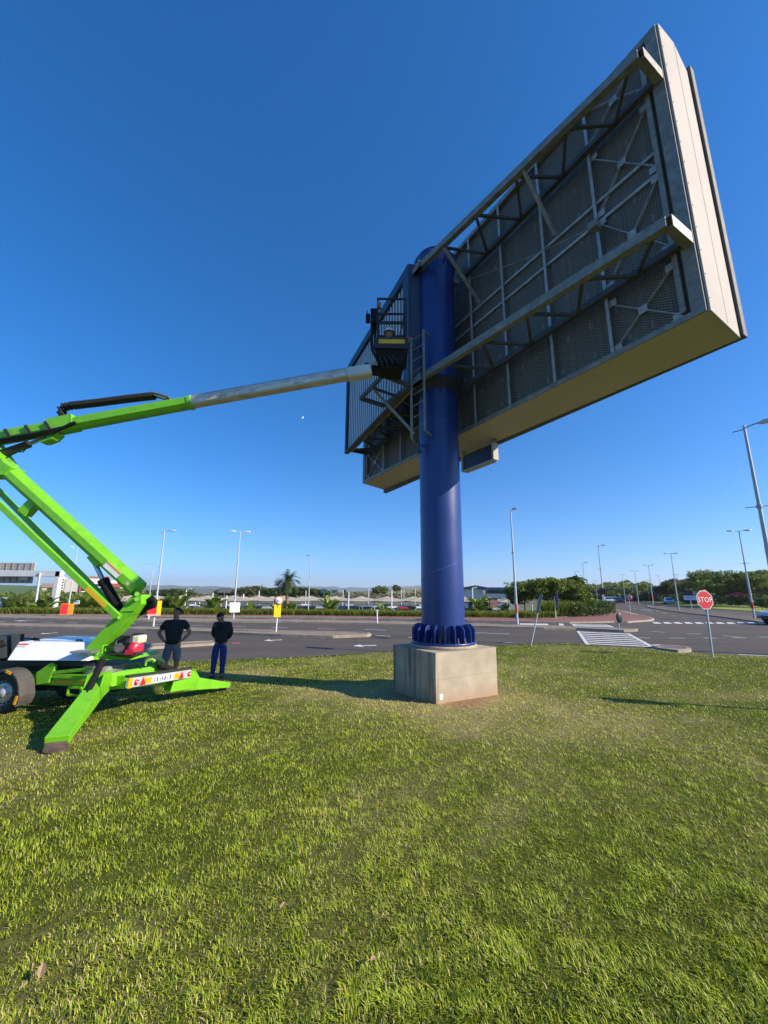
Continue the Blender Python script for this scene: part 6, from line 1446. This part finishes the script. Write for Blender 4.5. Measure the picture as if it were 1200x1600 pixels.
for k, (x, y, D, w_, h, m_, l) in enumerate(FT):
    p = at(x, y, D); p.z = -1.2; hh = at(x, y, D).z + h * .5 + 1.2; rr = random.Random(k + 40)
    bl = [(rr.uniform(-.32, .32) * w_, rr.uniform(-.2, .2) * w_, hh * .72 + rr.uniform(-.12, .12) * h, w_ * rr.uniform(.2, .34), w_ * .25, h * rr.uniform(.22, .38)) for _ in range(5)]
    tree(p, l, bl, .30 * D / 110, 2200, m_, hh * .5, .2, 5, seed=k + 40)
# --- right: roadside trees behind the verge
RT = [(1112, 100, 7.2, 10, m_leafC, 'tall loose tree above the stop sign'), (1086, 112, 6.6, 9, m_leafA, 'slender tree left of the stop sign behind the silver lamps'), (1142, 92, 6.6, 10, m_leafA, 'broad roadside tree between the stop sign and the red-banded lamp'), (1172, 84, 6.2, 9, m_leafA, 'bright roadside tree behind the red-banded lamp'), (1205, 82, 6.4, 10, m_leafC, 'roadside tree cut by the right edge of the photo'), (1046, 120, 5.6, 6, m_leafB, 'dark dense tree behind the tall median lamp'), (1064, 128, 6.6, 8, m_leafO, 'olive tree right behind the tall median lamp')]
for k, (x, D, h, w_, m_, l) in enumerate(RT):
    D *= 1.2; h *= 1.04; w_ *= 1.15; p = at(x, 940, D, 0); rr = random.Random(k + 80)
    bl = [(rr.uniform(-.42, .42) * w_, rr.uniform(-.3, .3) * w_, h * rr.uniform(.42, .93), w_ * rr.uniform(.09, .22), w_ * rr.uniform(.10, .2), h * rr.uniform(.06, .14)) for _ in range(16)]
    tree(p, l, bl, .24, 5600, m_, h * .42, .16, 14, seed=k + 80)
RS = [(1127, 944, 108, 4.6, 3.0, 'round dark bush on the verge right of the stop sign'), (1154, 946, 96, 3.2, 2.2, 'small dark bush on the verge left of the red-banded lamp'), (1191, 950, 86, 3.0, 2.0, 'dark bush on the verge right of the red-banded lamp'), (1075, 941, 125, 3.6, 1.9, 'low bush on the verge left of the stop sign')]
for k, (x, y, D, w_, h, l) in enumerate(RS): shrub(at(x, y, D, .05), l, w_, h, .15, 1500, m_leafB, seed=k + 20)
p0, p1_ = at(1030, 942, 150, 0), at(1240, 948, 108, 0); V, Q = [], []
r_ = np.random.default_rng(9); k = 6000; t = r_.random(k); c = np.array(p0)[None] * (1 - t[:, None]) + np.array(p1_)[None] * t[:, None]; P = c + np.stack([r_.normal(0, .5, k), r_.normal(0, .5, k), r_.random(k) * 2.3], 1); V, Q = leaf_quads(P, .2, r_)
tag(np_mesh('boundary_hedge', V, Q, m_leafB), 'long dark boundary hedge along the back of the right verge', 'hedge')
# --- the wooded ridge down the road, and scrub on the left horizon: one mass each
def wood(name, x0, x1, ytop, D0, D1, n, size, m_, label, z0=-1.0, seed=1, hmul=1.0):
    r = np.random.default_rng(seed); xs = r.uniform(x0, x1, n); Ds = r.uniform(D0, D1, n); P = []
    yt = ytop(xs) if callable(ytop) else np.full(n, ytop)
    for x, D, y, u in zip(xs, Ds, yt, r.random(n) ** .65):
        q = ray(x, y); s_ = D / math.hypot(q.x, q.y); top = CAM_Z + q.z * s_
        cl = .5 + .5 * math.sin(x * .35 + D * .11) * math.sin(D * .13 + x * .17)
        P.append((q.x * s_, q.y * s_, z0 + (top - z0) * u * (.72 + .30 * cl)))
    V, Q = leaf_quads(np.array(P), size, r); o = tag(np_mesh(name, V, Q, m_), kind='stuff'); tag(o, label)
wood('wood', 893, 1100, lambda x: 911 + 3 * np.sin(x * .05) + 2.2 * np.sin(x * .21) - (x - 980) * .012, 200, 330, 26000, 1.0, m_leafC, 'wooded ridge closing the view down the road', -1, 2)
wood('wood', 900, 1060, lambda x: 926 + 3 * np.sin(x * .13), 150, 190, 9000, .55, m_leafB, 'lower dark trees along the far end of the road', 0, 3)
wood('scrub', -120, 240, lambda x: 923 + 3 * np.sin(x * .06), 90, 190, 16000, .55, m_leafC, 'scrub and bushes massed behind the left planting', -3, 4)
wood('scrub', 200, 700, lambda x: 925 + 2.2 * np.sin(x * .045) + 1.2 * np.sin(x * .3), 170, 330, 12000, .9, m_leafO, 'dry scrub along the horizon behind the car park', -6, 5)
# ================================================================== CAR PARK, CARS, BUILDINGS
m_canvas = mat('cream_shade_cloth', (.38, .33, .25), .85, var=.08, scale=.6, grime=(.30, .26, .20), gscale=.8)
def at2(x, D, z): q = ray(x, 925); t = D / math.hypot(q.x, q.y); return Vector((q.x * t, q.y * t, z))
# tensile shade canopies: one shallow pyramid each, standing in two rows
def canopy_proto():
    root = bpy.data.objects.new('shade_canopy', None); COL.objects.link(root); ORG[root.name] = (0, 0, 0)
    w_, d_, ze, zp = 5.3, 5.6, 2.2, 2.82; n = 8; V = []
    for j in range(n + 1):
        for i in range(n + 1):
            x = (i / n * 2 - 1); y = (j / n * 2 - 1); e = max(abs(x), abs(y)); z = ze + (zp - ze) * (1 - e) ** 1.25 - .16 * (1 - abs(abs(x) - abs(y))) * 0 + .12 * (abs(x * y)) * e
            V.append((x * w_ / 2 * (1 - .05 * (1 - abs(y)) * (abs(x) == 1)), y * d_ / 2 * (1 - .05 * (1 - abs(x)) * (abs(y) == 1)), z))
    b = MB(); b._add(V, [(j * (n + 1) + i, j * (n + 1) + i + 1, (j + 1) * (n + 1) + i + 1, (j + 1) * (n + 1) + i) for j in range(n) for i in range(n)], False)
    o = b.build('cloth', m_canvas, root); s = o.modifiers.new('thick', 'SOLIDIFY'); s.thickness = .03
    b = MB(); 
    for p, q in (((-1, -1), (1, -1)), ((1, -1), (1, 1)), ((1, 1), (-1, 1)), ((-1, 1), (-1, -1))): b.beam((p[0] * w_ / 2, p[1] * d_ / 2, ze - .05), (q[0] * w_ / 2, q[1] * d_ / 2, ze - .05), .07, .09)
    b.build('edge_frame', mat('canopy_steel', (.12, .115, .11), .6, var=.2), root)
    for sx in (-1, 1): b = MB(); b.cyl((sx * w_ / 2 * .98, -d_ / 2 * .6, -.1), (sx * w_ / 2 * .98, -d_ / 2 * .6, ze), .055, n=8); b.build('post', m_swhite, root)
    return root
CP = canopy_proto(); first = True; k = 0
for row, (D, x0, x1, step) in enumerate(((60, 196, 800, 46), (70, 205, 800, 40))):
    x = x0
    while x < x1:
        if row == 0 and 520 < x < 530: pass
        p = at2(x, D, 0); p.z = float(ground_z(p.x, p.y)); l = ('cream shade canopy in the front row of the car park, canopy over parked cars' if row == 0 else 'cream shade canopy in the back row of the car park, peak above the front row'); sc_ = 1.0 + .06 * math.sin(x)
        if first: CP.location = p; o = CP; first = False
        else: o = place_copy(CP, p)
        o.rotation_euler = (0, 0, R(8)); tag(o, l, 'shade canopy', 'shade canopies over the parked cars' if row == 0 else 'shade canopies in the back row'); x += step; k += 1
# cars --------------------------------------------------------------------
m_tyre = mat('tyre_rubber', (.02, .02, .02), .85, var=.2); m_win = mat('car_glass', (.015, .018, .022), .08, var=.0, spec=.8); m_rimc = mat('alloy_rim', (.45, .45, .46), .35, metal=.6, var=.1)
def carpaint(n, c): return mat('car_paint_' + n, c, .28, metal=.15, var=.04, coat=.7)
PAINT = dict(white=carpaint('white', (.72, .72, .72)), silver=carpaint('silver', (.40, .41, .43)), grey=carpaint('grey', (.12, .125, .13)), black=carpaint('black', (.015, .015, .018)), red=carpaint('red', (.40, .015, .015)), blue=carpaint('blue', (.05, .10, .28)), pale=carpaint('pale_blue', (.42, .52, .62)))
def car_mesh(kind):
    """body shell lofted through cross-sections along its length (front at +x), windows set into the cabin"""
    L_ = 4.3; W_ = 1.74
    if kind == 'hatch': prof = [(-2.1, .42, .62, .0), (-2.12, .36, .86, .0), (-1.95, .30, 1.02, .32), (-1.55, .26, 1.04, .46), (-.6, .24, 1.02, .50), (.35, .24, .98, .47), (1.05, .25, .94, .06), (1.75, .28, .84, 0), (2.08, .34, .70, 0), (2.15, .42, .56, 0)]
    else: prof = [(-2.45, .50, .80, 0), (-2.5, .46, 1.08, 0), (-1.0, .42, 1.10, 0), (-.95, .42, 1.12, .52), (-.2, .40, 1.14, .62), (.75, .40, 1.12, .58), (1.35, .42, 1.08, .06), (2.1, .46, 1.00, 0), (2.42, .52, .86, 0), (2.5, .56, .66, 0)]
    return prof, W_
def car_proto(kind, paint):
    prof, W_ = car_mesh(kind); root = bpy.data.objects.new('car' if kind == 'hatch' else 'pickup_truck', None); COL.objects.link(root); ORG[root.name] = (0, 0, 0)
    b = MB(); V = []; n = len(prof)
    for k, (x, z0, zs, hc_) in enumerate(prof):
        e = .90 if k in (0, n - 1) else (.97 if k in (1, n - 2) else 1.0); w_ = W_ / 2 * e
        V += [(x, -w_ * .92, z0), (x, -w_, z0 + .18), (x, -w_, (z0 + zs) / 2 + .08), (x, -w_ * .93, zs), (x, -w_ * .55, zs + .03), (x, w_ * .55, zs + .03), (x, w_ * .93, zs), (x, w_, (z0 + zs) / 2 + .08), (x, w_, z0 + .18), (x, w_ * .92, z0)]
    q = 10; b._add(V, [(k * q + i, k * q + (i + 1) % q, (k + 1) * q + (i + 1) % q, (k + 1) * q + i) for k in range(n - 1) for i in range(q)] + [tuple(range(q - 1, -1, -1)), tuple(range((n - 1) * q, n * q))], True)
    body = b.build('body', paint, root, bevel=.02)
    cab = [p for p in prof if p[3] > 0]
    g = MB(); V = []
    for (x, z0, zs, hc_) in cab: V += [(x, -W_ / 2 * .91, zs - .01), (x, -W_ / 2 * .74, zs + hc_ * .95), (x, W_ / 2 * .74, zs + hc_ * .95), (x, W_ / 2 * .91, zs - .01)]
    m_ = len(cab); g._add(V, [(k * 4 + i, k * 4 + i + 1, k * 4 + 5 + i, k * 4 + 4 + i) for k in range(m_ - 1) for i in (0, 1, 2)] + [(0, 1, 2, 3), (m_ * 4 - 1, m_ * 4 - 2, m_ * 4 - 3, m_ * 4 - 4)])
    g.build('window', m_win, root, bevel=.02)
    r_ = MB(); roof = [c for c in cab if c[3] > .3]
    for a, c in zip(roof, roof[1:]): r_.hexa([Vector(v) for v in ((a[0], -W_ / 2 * .74, a[2] + a[3] * .93), (c[0], -W_ / 2 * .74, c[2] + c[3] * .93), (c[0], W_ / 2 * .74, c[2] + c[3] * .93), (a[0], W_ / 2 * .74, a[2] + a[3] * .93), (a[0], -W_ / 2 * .66, a[2] + a[3] + .03), (c[0], -W_ / 2 * .66, c[2] + c[3] + .03), (c[0], W_ / 2 * .66, c[2] + c[3] + .03), (a[0], W_ / 2 * .66, a[2] + a[3] + .03))])
    for s in (-1, 1):
        for x, z_, x2, z2 in ((roof[0][0], roof[0][2] + roof[0][3], cab[0][0] - .02, cab[0][2]), (roof[-1][0], roof[-1][2] + roof[-1][3], cab[-1][0], cab[-1][2]), (roof[1][0], roof[1][2] + roof[1][3], roof[1][0] + .05, roof[1][2])):
            r_.beam((x, s * W_ / 2 * .745, z_ - .03), (x2, s * W_ / 2 * .925, z2), .06, .05)
    r_.build('roof', paint, root)
    R_ = .31 if kind == 'hatch' else .38; ax0 = 1.32 if kind == 'hatch' else 1.58
    for x in (-ax0, ax0):
        for s in (-1, 1):
            w_ = MB(); w_.lathe((x, s * (W_ / 2 - .10), R_), [(0, -.10), (R_ * .8, -.11), (R_, -.07), (R_, .07), (R_ * .8, .115), (R_ * .62, .11)], 20, axis=(0, s, 0)); wh = w_.build('wheel', m_tyre, root)
            w_ = MB(); w_.lathe((x, s * (W_ / 2 - .10), R_), [(R_ * .64, .10), (R_ * .5, .07), (R_ * .2, .11), (0, .11)], 20, axis=(0, s, 0)); w_.build('rim', m_rimc, wh)
            a_ = MB(); pts = [(x + math.cos(t) * (R_ + .07), s * (W_ / 2 + .004), R_ + math.sin(t) * (R_ + .07)) for t in np.linspace(-.15, PI + .15, 12)]; inn = [(x, s * (W_ / 2 + .004), R_ * .7)]
            a_.poly(pts); a_.build('wheel_arch', m_tyre, body)
    xf = prof[-2][0]; xb = prof[1][0]; zf2 = prof[-2][2] - .06; zb2 = prof[1][2] - .14
    for s in (-1, 1):
        h = MB(); h.box((xf - .02, s * W_ * .36, zf2 - .03), (.12, .30, .13)); h.build('headlight', m_glass, root, bevel=.02)
        h = MB(); h.box((xb + .03, s * W_ * .40, zb2 - .05), (.10, .18, .24)); h.build('tail_light', m_redl, root, bevel=.02)
    h = MB(); h.box((prof[-1][0] - .02, 0, .50 if kind == 'hatch' else .62), (.08, 1.0, .16)); h.build('grille', m_tyre, root); h = MB(); h.box((prof[-1][0] + .015, 0, .42 if kind == 'hatch' else .55), (.06, 1.6, .14)); h.build('bumper', m_fender if kind != 'hatch' else paint, root)
    for s in (-1, 1): h = MB(); h.box((.72, s * (W_ / 2 + .06), 1.04), (.12, .16, .11)); h.build('mirror', paint, root, bevel=.02)
    return root
CARS = {}
def car(kind, col, loc, rz, label, group, sc=1.0):
    key = (kind, col)
    if key not in CARS: CARS[key] = car_proto(kind, PAINT[col]); o = CARS[key]; o.location = loc; o.rotation_euler = (0, 0, rz); o.scale = (sc,) * 3
    else: o = place_copy(CARS[key], loc, rz, sc)
    return tag(o, label, 'car' if kind == 'hatch' else 'pickup truck', group)
PK = [(212, 'grey'), (232, 'white'), (290, 'silver'), (305, 'black'), (320, 'grey'), (352, 'black'), (376, 'grey'), (405, 'black'), (420, 'silver'), (470, 'grey'), (487, 'black'), (503, 'silver'), (537, 'blue'), (552, 'black'), (569, 'white'), (585, 'black'), (612, 'white'), (627, 'red'), (640, 'black'), (652, 'white'), (708, 'silver'), (722, 'white'), (738, 'black'), (768, 'silver'), (784, 'white')]
words = dict(white='white', grey='dark grey', silver='silver', black='black', red='red', blue='blue', pale='pale blue')
near_ = lambda x: ('left of the two men' if x < 240 else 'behind the two men' if x < 360 else 'between the white lamp board and the palm' if x < 450 else 'between the palm and the bare white post' if x < 600 else 'just left of the blue pole' if x < 700 else 'just right of the blue pole')
for k, (x, c) in enumerate(PK):
    D = 57 + 1.2 * math.sin(k * 2.1); p = at2(x, D, 0); p.z = float(ground_z(p.x, p.y)) + .03
    car('hatch', c, p, R(98 + (180 if k % 3 == 0 else 0) + 4 * math.sin(k)), f'{words[c]} car under the canopies {near_(x)}', 'cars parked under the canopies')
for k, (x, c) in enumerate([(218, 'black'), (246, 'grey'), (310, 'white'), (366, 'silver'), (398, 'grey'), (478, 'white'), (512, 'black'), (545, 'silver'), (578, 'grey'), (604, 'black'), (634, 'grey'), (656, 'silver'), (714, 'black'), (776, 'grey')]):
    p = at2(x, 67, 0); p.z = float(ground_z(p.x, p.y)) + .03; car('hatch', c, p, R(98), f'{words[c]} car in the second parking row {near_(x)}', 'cars in the second row')
p = at2(606, 49.5, 0); p.z = float(ground_z(p.x, p.y)) + .25; car('hatch', 'white', p, R(-8), 'white car driving in the car park aisle before the canopies', 'cars on the move')
p = at2(586, 53, 0); p.z = float(ground_z(p.x, p.y)) + .2; car('hatch', 'silver', p, R(-8), 'silver car driving behind the white one in the car park aisle', 'cars on the move')
# cars on the receding road and the pickup at the right edge
for x, y, c, rz, l in ((951, 942.2, 'white', 0, 'white car coming down the far road, leftmost of the three'), (960.5, 942.2, 'silver', 0, 'silver car far down the road between two others'), (968.5, 942.4, 'black', 0, 'dark car far down the road, rightmost of the three')):
    car('hatch', c, G(x, y), PI / 2 - RD_AZ + PI, l, 'cars far down the road')
car('hatch', 'pale', G(1046, 944), PI / 2 - RD_AZ + PI * .97, 'silver blue car on the right carriageway left of the stop sign', None)
pk = G(1192, 977.5); car('pickup', 'pale', pk + Vector((3.5, .9, 0)), R(180 + 8), 'pale pickup truck entering the photo at the right edge', None)
# buildings -----------------------------------------------------------------
m_bei = mat('beige_render', (.44, .40, .35), .85, var=.08, scale=.3); m_bred = mat('red_render', (.33, .07, .05), .8, var=.1, scale=.4); m_bwht = mat('white_render', (.60, .58, .55), .8, var=.05); m_bwin = mat('dark_window', (.03, .035, .045), .15, var=.2, scale=.5); m_terr = mat('terracotta_roof', (.36, .14, .08), .8, var=.2, scale=.4); m_dgrey = mat('dark_grey_render', (.055, .06, .07), .7, var=.2, scale=.4); m_mar = mat('maroon_cladding', (.14, .02, .035), .6, var=.2, scale=.3); m_broof = mat('blue_roof_sheet', (.03, .07, .25), .45, var=.1, scale=.3)
def bld_frame(x0, x1, D): a, c = at2(x0, D, 0), at2(x1, D, 0); d = (c - a).normalized(); return a, c, d, Vector((-d.y, d.x, 0))
def zt(x, y, D): q = ray(x, y); return CAM_Z + q.z * D / math.hypot(q.x, q.y)
def block(root, a, d, nb, f0, f1, dep, z0, z1, name, m, set_=0, parent=None):
    b = MB(); c = a + d * (f0 + f1) / 2 + nb * (dep / 2 + set_); b.box((c.x, c.y, (z0 + z1) / 2), (f1 - f0, dep, z1 - z0), (d, nb, up)); return b.build(name, m, parent or root)
D = 170; a, c, d, nb = bld_frame(93, 200, D); L_ = (c - a).length
B1 = thing('office_building', (a.x, a.y, -4), 'beige office block with red panels and dark balconies behind the lift', 'building')
px = lambda x: (x - 93) / 107 * L_
block(B1, a, d, nb, px(93), px(98), 14, -4, zt(95, 901, D), 'stair_tower', m_bwht); block(B1, a, d, nb, px(99), px(121), 14, -4, zt(110, 905, D), 'wall', m_bei); block(B1, a, d, nb, px(121.2), px(124), 13, -4, zt(120, 909.5, D), 'red_pier', m_bred, -.6); bw2 = block(B1, a, d, nb, px(124), px(200), 13, -4, zt(140, 906, D), 'wall', m_bwht, .6)
for i, y in enumerate((913.5, 920.5)):
    block(B1, a, d, nb, px(124.4), px(160), .4, zt(140, y + 3.0, D), zt(140, y - 1.2, D), 'window', m_bwin, .1); block(B1, a, d, nb, px(163), px(198), .4, zt(170, y + 2.6, D), zt(170, y - 1.4, D), 'window', m_bwin, .1)
    block(B1, a, d, nb, px(124.4), px(160), .8, zt(140, y + 4.6, D), zt(140, y + 3.1, D), 'balcony', m_bwht, -.3)
block(B1, a, d, nb, px(170), px(186), .6, zt(175, 917.5, D), zt(175, 911.5, D), 'red_panel', m_bred, -.2); block(B1, a, d, nb, px(135), px(165), 6, zt(150, 907, D), zt(150, 900.5, D), 'roof_block', m_bwht, 3); block(B1, a, d, nb, px(128), px(170), .5, zt(150, 901.5, D), zt(150, 900, D), 'roof_edge', m_terr, 2.2)
for k in range(5): block(B1, a, d, nb, px(94.2), px(97), .3, zt(95, 905 + k * 4.2 + 1.6, D), zt(95, 905 + k * 4.2, D), 'stair_window', m_bwin, -.25)
D = 190
for x0, x1, y0, y1, l in ((65, 72, 918, 924.5, 'small pale house left of the gantry leg on the hillside'), (74, 86, 918, 925, 'cream house beside the gantry leg on the hillside')):
    a, c, d, nb = bld_frame(x0, x1, D); h = thing('house', (a.x, a.y, -4), l, 'house'); L_ = (c - a).length; block(h, a, d, nb, 0, L_, 6, -4, zt(x0, y0, D), 'wall', mat('cream_render', (.56, .46, .32), .8, var=.08))
    b = MB(); z = zt(x0, y0, D); b.prism([a - d * .4 + Vector((0, 0, z)) - nb * .4, a - d * .4 + nb * 3 + Vector((0, 0, z + 1.6)), a - d * .4 + nb * 6.4 + Vector((0, 0, z))], d * (L_ + .8)); b.build('roof', mat('brown_tile_roof', (.22, .17, .14), .8, var=.2, scale=.4), h)
    for k in range(2): block(h, a, d, nb, L_ * (.2 + .4 * k), L_ * (.38 + .4 * k), .2, z - 1.9, z - .7, 'window', m_bwin, -.08)
# terminal-like hall with a dark and a blue roof right of the pole
D = 95; a, c, d, nb = bld_frame(688, 812, D); L_ = (c - a).length; px = lambda x: (x - 688) / 124 * L_
HB = thing('hall_building', (a.x, a.y, -1.2), 'long low hall with dark and blue roofs right of the blue pole', 'building')
block(HB, a, d, nb, px(700), px(812), 12, -1.2, zt(780, 920.6, D), 'wall', m_bwht, .6); b = MB(); z0, z1, z2 = zt(728, 923.5, D), zt(745, 914.5, D), zt(760, 917.5, D)
b.prism([a + d * px(690) + Vector((0, 0, z0)), a + d * px(745) + Vector((0, 0, z1)), a + d * px(762) + Vector((0, 0, z2)), a + d * px(762) + Vector((0, 0, z2 - .35)), a + d * px(740) + Vector((0, 0, z1 - .7)), a + d * px(690) + Vector((0, 0, z0 - .5))], nb * 12); b.build('dark_roof', m_dgrey, HB)
block(HB, a, d, nb, px(757), px(812), 13, zt(780, 921, D), zt(780, 917.8, D), 'blue_roof', m_broof, -.2); block(HB, a, d, nb, px(757), px(800), .3, zt(780, 927.5, D), zt(780, 922, D), 'window_band', m_bwin, .45)
block(HB, a, d, nb, px(755.5), px(760), 1, zt(757, 928.5, D), zt(757, 922, D), 'white_column', m_bwht, -.5)
a2 = at2(770, 55, -1.2); KB = thing('kiosk', (a2.x, a2.y, -1.2), 'brick pillared kiosk under the canopies right of the pole', 'kiosk'); b = MB(); b.box((a2.x, a2.y, .2), (1.0, .6, 2.8)); b.build('brick_pier', brick_mat('kiosk_brick', (.34, .18, .13), (.28, .14, .10), (.3, .25, .2), 6), KB); b = MB(); b.box((a2.x - 1.9, a2.y + .5, 0), (2.6, .6, 2.4)); b.build('glass_wall', m_bwin, KB); b = MB(); b.box((a2.x - 1.2, a2.y + .4, 1.66), (4.2, 1.6, .12)); b.build('kiosk_roof', m_dgrey, KB)
# maroon building, dark building, hoardings, red tent, far boards
D = 150; a, c, d, nb = bld_frame(1018, 1062, D); L_ = (c - a).length
MBd = thing('maroon_building', (a.x, a.y, 0), 'low maroon and dark blue shed behind the far end of the road', 'building'); block(MBd, a, d, nb, 0, L_ * .28, 12, -1, zt(1025, 921, D), 'wall', mat('indigo_cladding', (.05, .03, .12), .6, var=.1)); block(MBd, a, d, nb, L_ * .28, L_ * .68, 12, -1, zt(1025, 922.5, D), 'wall', m_mar, .3); block(MBd, a, d, nb, L_ * .68, L_, 12, -1, zt(1025, 924, D), 'wall', m_dgrey, .2); block(MBd, a, d, nb, -1, L_ * .5, .6, zt(1025, 921.3, D), zt(1025, 920, D), 'roof_edge', m_dgrey, -.4)
D = 118; a, c, d, nb = bld_frame(1068, 1100, D); L_ = (c - a).length; NB = thing('navy_building', (a.x, a.y, 0), 'dark navy shed with white fascia just left of the stop sign', 'building'); block(NB, a, d, nb, 0, L_, 10, -1, zt(1085, 923, D), 'wall', mat('navy_cladding', (.02, .03, .06), .6, var=.2)); block(NB, a, d, nb, L_ * .45, L_ * 1.3, .4, zt(1085, 929, D), zt(1085, 923.5, D), 'fascia_board', mat('pale_blue_board', (.50, .58, .66), .5, var=.1), -.5)
p = at2(1077, 82, 0); HS = sign_post('shop_sign', p, p + up * 1.4, .05, m_pole, 'white roadside board with blurred dark lettering left of the stop sign', 'sign board'); rgt, bk_ = facing(p); b = MB(); z = zt(1077, 934, 82); b.box(Vector((p.x, p.y, z)) - bk_ * .08, (1.7, .06, .72), (rgt, bk_, up)); pb = b.build('board', mat('board_blue_white', (.55, .62, .70), .5), HS); lettering('TT 7', .5, Vector((p.x, p.y, z)) - bk_ * .115, rgt, up, mat('board_ink', (.08, .10, .14), .6), pb)
D = 96; a2 = at2(1152, D, 0); RT_ = thing('red_tent', (a2.x, a2.y, 0), 'red pitched tent roof under the trees right of the stop sign', 'tent'); rgt, bk_ = facing(a2); z0, z1 = zt(1152, 930.5, D), zt(1152, 924.5, D); b = MB(); q = Vector((a2.x, a2.y, 0)); b.prism([q - rgt * 1.7 + Vector((0, 0, z0)), q + Vector((0, 0, z1)), q + rgt * 1.7 + Vector((0, 0, z0))], bk_ * 3); b.build('tent_roof', mat('tent_red', (.45, .04, .07), .7, var=.1), RT_)
for s in (-1, 1): b = MB(); b.cyl(q + rgt * 1.6 * s, q + rgt * 1.6 * s + Vector((0, 0, z0)), .05, n=8); b.build('tent_post', m_pole, RT_)
D = 140; a, c, d, nb = bld_frame(1176, 1230, D); L_ = (c - a).length; DB = thing('dark_building', (a.x, a.y, 0), 'dark flat roofed building above the trees at the right edge', 'building'); block(DB, a, d, nb, 0, L_, 14, -1, zt(1190, 894, D), 'wall', mat('grey_blue_wall', (.20, .22, .24), .7, var=.1)); block(DB, a, d, nb, L_ * .06, L_, .3, zt(1190, 905, D), zt(1190, 900, D), 'window_band', m_bwin, -.2); block(DB, a, d, nb, -.8, L_, 15, zt(1190, 894.5, D), zt(1190, 892.5, D), 'flat_roof', m_dgrey, -.8); block(DB, a, d, nb, L_ * .06, L_, .3, zt(1190, 918, D), zt(1190, 912, D), 'window_band', m_bwin, -.2)
for x, y0, y1, w_, D, l in ((351, 918.5, 926, 15, 130, 'dark hoarding seen end on between the two white lamps'), (506, 921, 926.5, 9, 120, 'green direction board left half above the canopies'), (523, 921.5, 926.5, 7, 118, 'green direction board right half above the canopies')):
    q = at2(x, D, -1.2); z0, z1 = zt(x, y1, D), zt(x, y0, D); HB_ = sign_post('far_board', q, Vector((q.x, q.y, z0 + .2)), .15, m_sgrey, l, 'sign board'); rgt, bk_ = facing(q); b = MB(); b.box(Vector((q.x, q.y, (z0 + z1) / 2)), (w_ * D / 610 * 1.1, .2, z1 - z0), (rgt, bk_, up)); b.build('board', m_sgrey if x < 400 else mat('board_green', (.01, .075, .065), .6, var=.1), HB_)
# slim white posts with small lamps scattered through the car park
for k, (x, yt_, D) in enumerate(((291, 921.5, 52), (333, 926, 62), (355, 930.5, 50), (381, 928, 50), (405, 923, 70), (478, 923, 78), (536, 922, 80), (545, 925, 46), (576, 920, 90), (612, 922, 46), (627, 921, 96), (631, 921, 110), (649, 919.5, 120), (738, 919, 47))):
    q = at2(x, D, 0); q.z = float(ground_z(q.x, q.y)); PR_ = sign_post('car_park_post', q, Vector((q.x, q.y, zt(x, yt_, D))), .065, m_swhite, f'slim white post standing in the car park {near_(x)}', 'post', 'slim white posts in the car park')
    if k in (0, 8, 13): b = MB(); t = Vector((q.x, q.y, zt(x, yt_, D))); b.beam(t, t + Vector((.55, 0, .12)), .12, .10); b.build('lamp_head', m_lum, PR_)
# the thin morning moon, far beyond the haze; its sunlight put in as glow and crescent shape
q = ray(472, 652).normalized() * 14000 + Vector((0, 0, CAM_Z)); zq = (q - Vector((0, 0, CAM_Z))).normalized(); sx_ = zq.cross(up).normalized(); ux_ = sx_.cross(zq)
ra_ = R(-35); s1_ = sx_ * math.cos(ra_) + ux_ * math.sin(ra_); u1_ = ux_ * math.cos(ra_) - sx_ * math.sin(ra_); rad_ = 42; b = MB(); V = []
for i in range(13):
    t = -PI / 2 + PI * i / 12; o_ = u1_ * math.sin(t) * rad_; e = math.cos(t) * rad_
    V += [q + o_ + s1_ * e, q + o_ + s1_ * e * .25 - zq * e * .6]
b._add(V, [(2 * i, 2 * i + 1, 2 * i + 3, 2 * i + 2) for i in range(12)], True)
mo = b.build('moon', mat('moon_crescent_glow', (.50, .64, .86), 1, var=.15, scale=.02, emit=.42)); sd_m = mo.modifiers.new('thick', 'SOLIDIFY'); sd_m.thickness = 6; tag(mo, 'faint white crescent moon low in the blue sky', 'moon')
# ================================================================== MORNING HAZE
def haze():
    b = MB(); b.box((0, 4250, 95), (18000, 10500, 330)); o = b.build('haze', bpy.data.materials.new('morning_haze')); o['kind'] = 'stuff'
    m = o.data.materials[0]; m.use_nodes = True; N = m.node_tree.nodes; L = m.node_tree.links; N.remove(N['Principled BSDF'])
    v = N.new('ShaderNodeVolumePrincipled'); v.inputs['Color'].default_value = (.80, .82, .92, 1); v.inputs['Density'].default_value = 1.5e-4; v.inputs['Anisotropy'].default_value = .2
    L.new(v.outputs[0], N['Material Output'].inputs['Volume']); tag(o, 'thin lilac morning haze lying over the far hills')
haze()
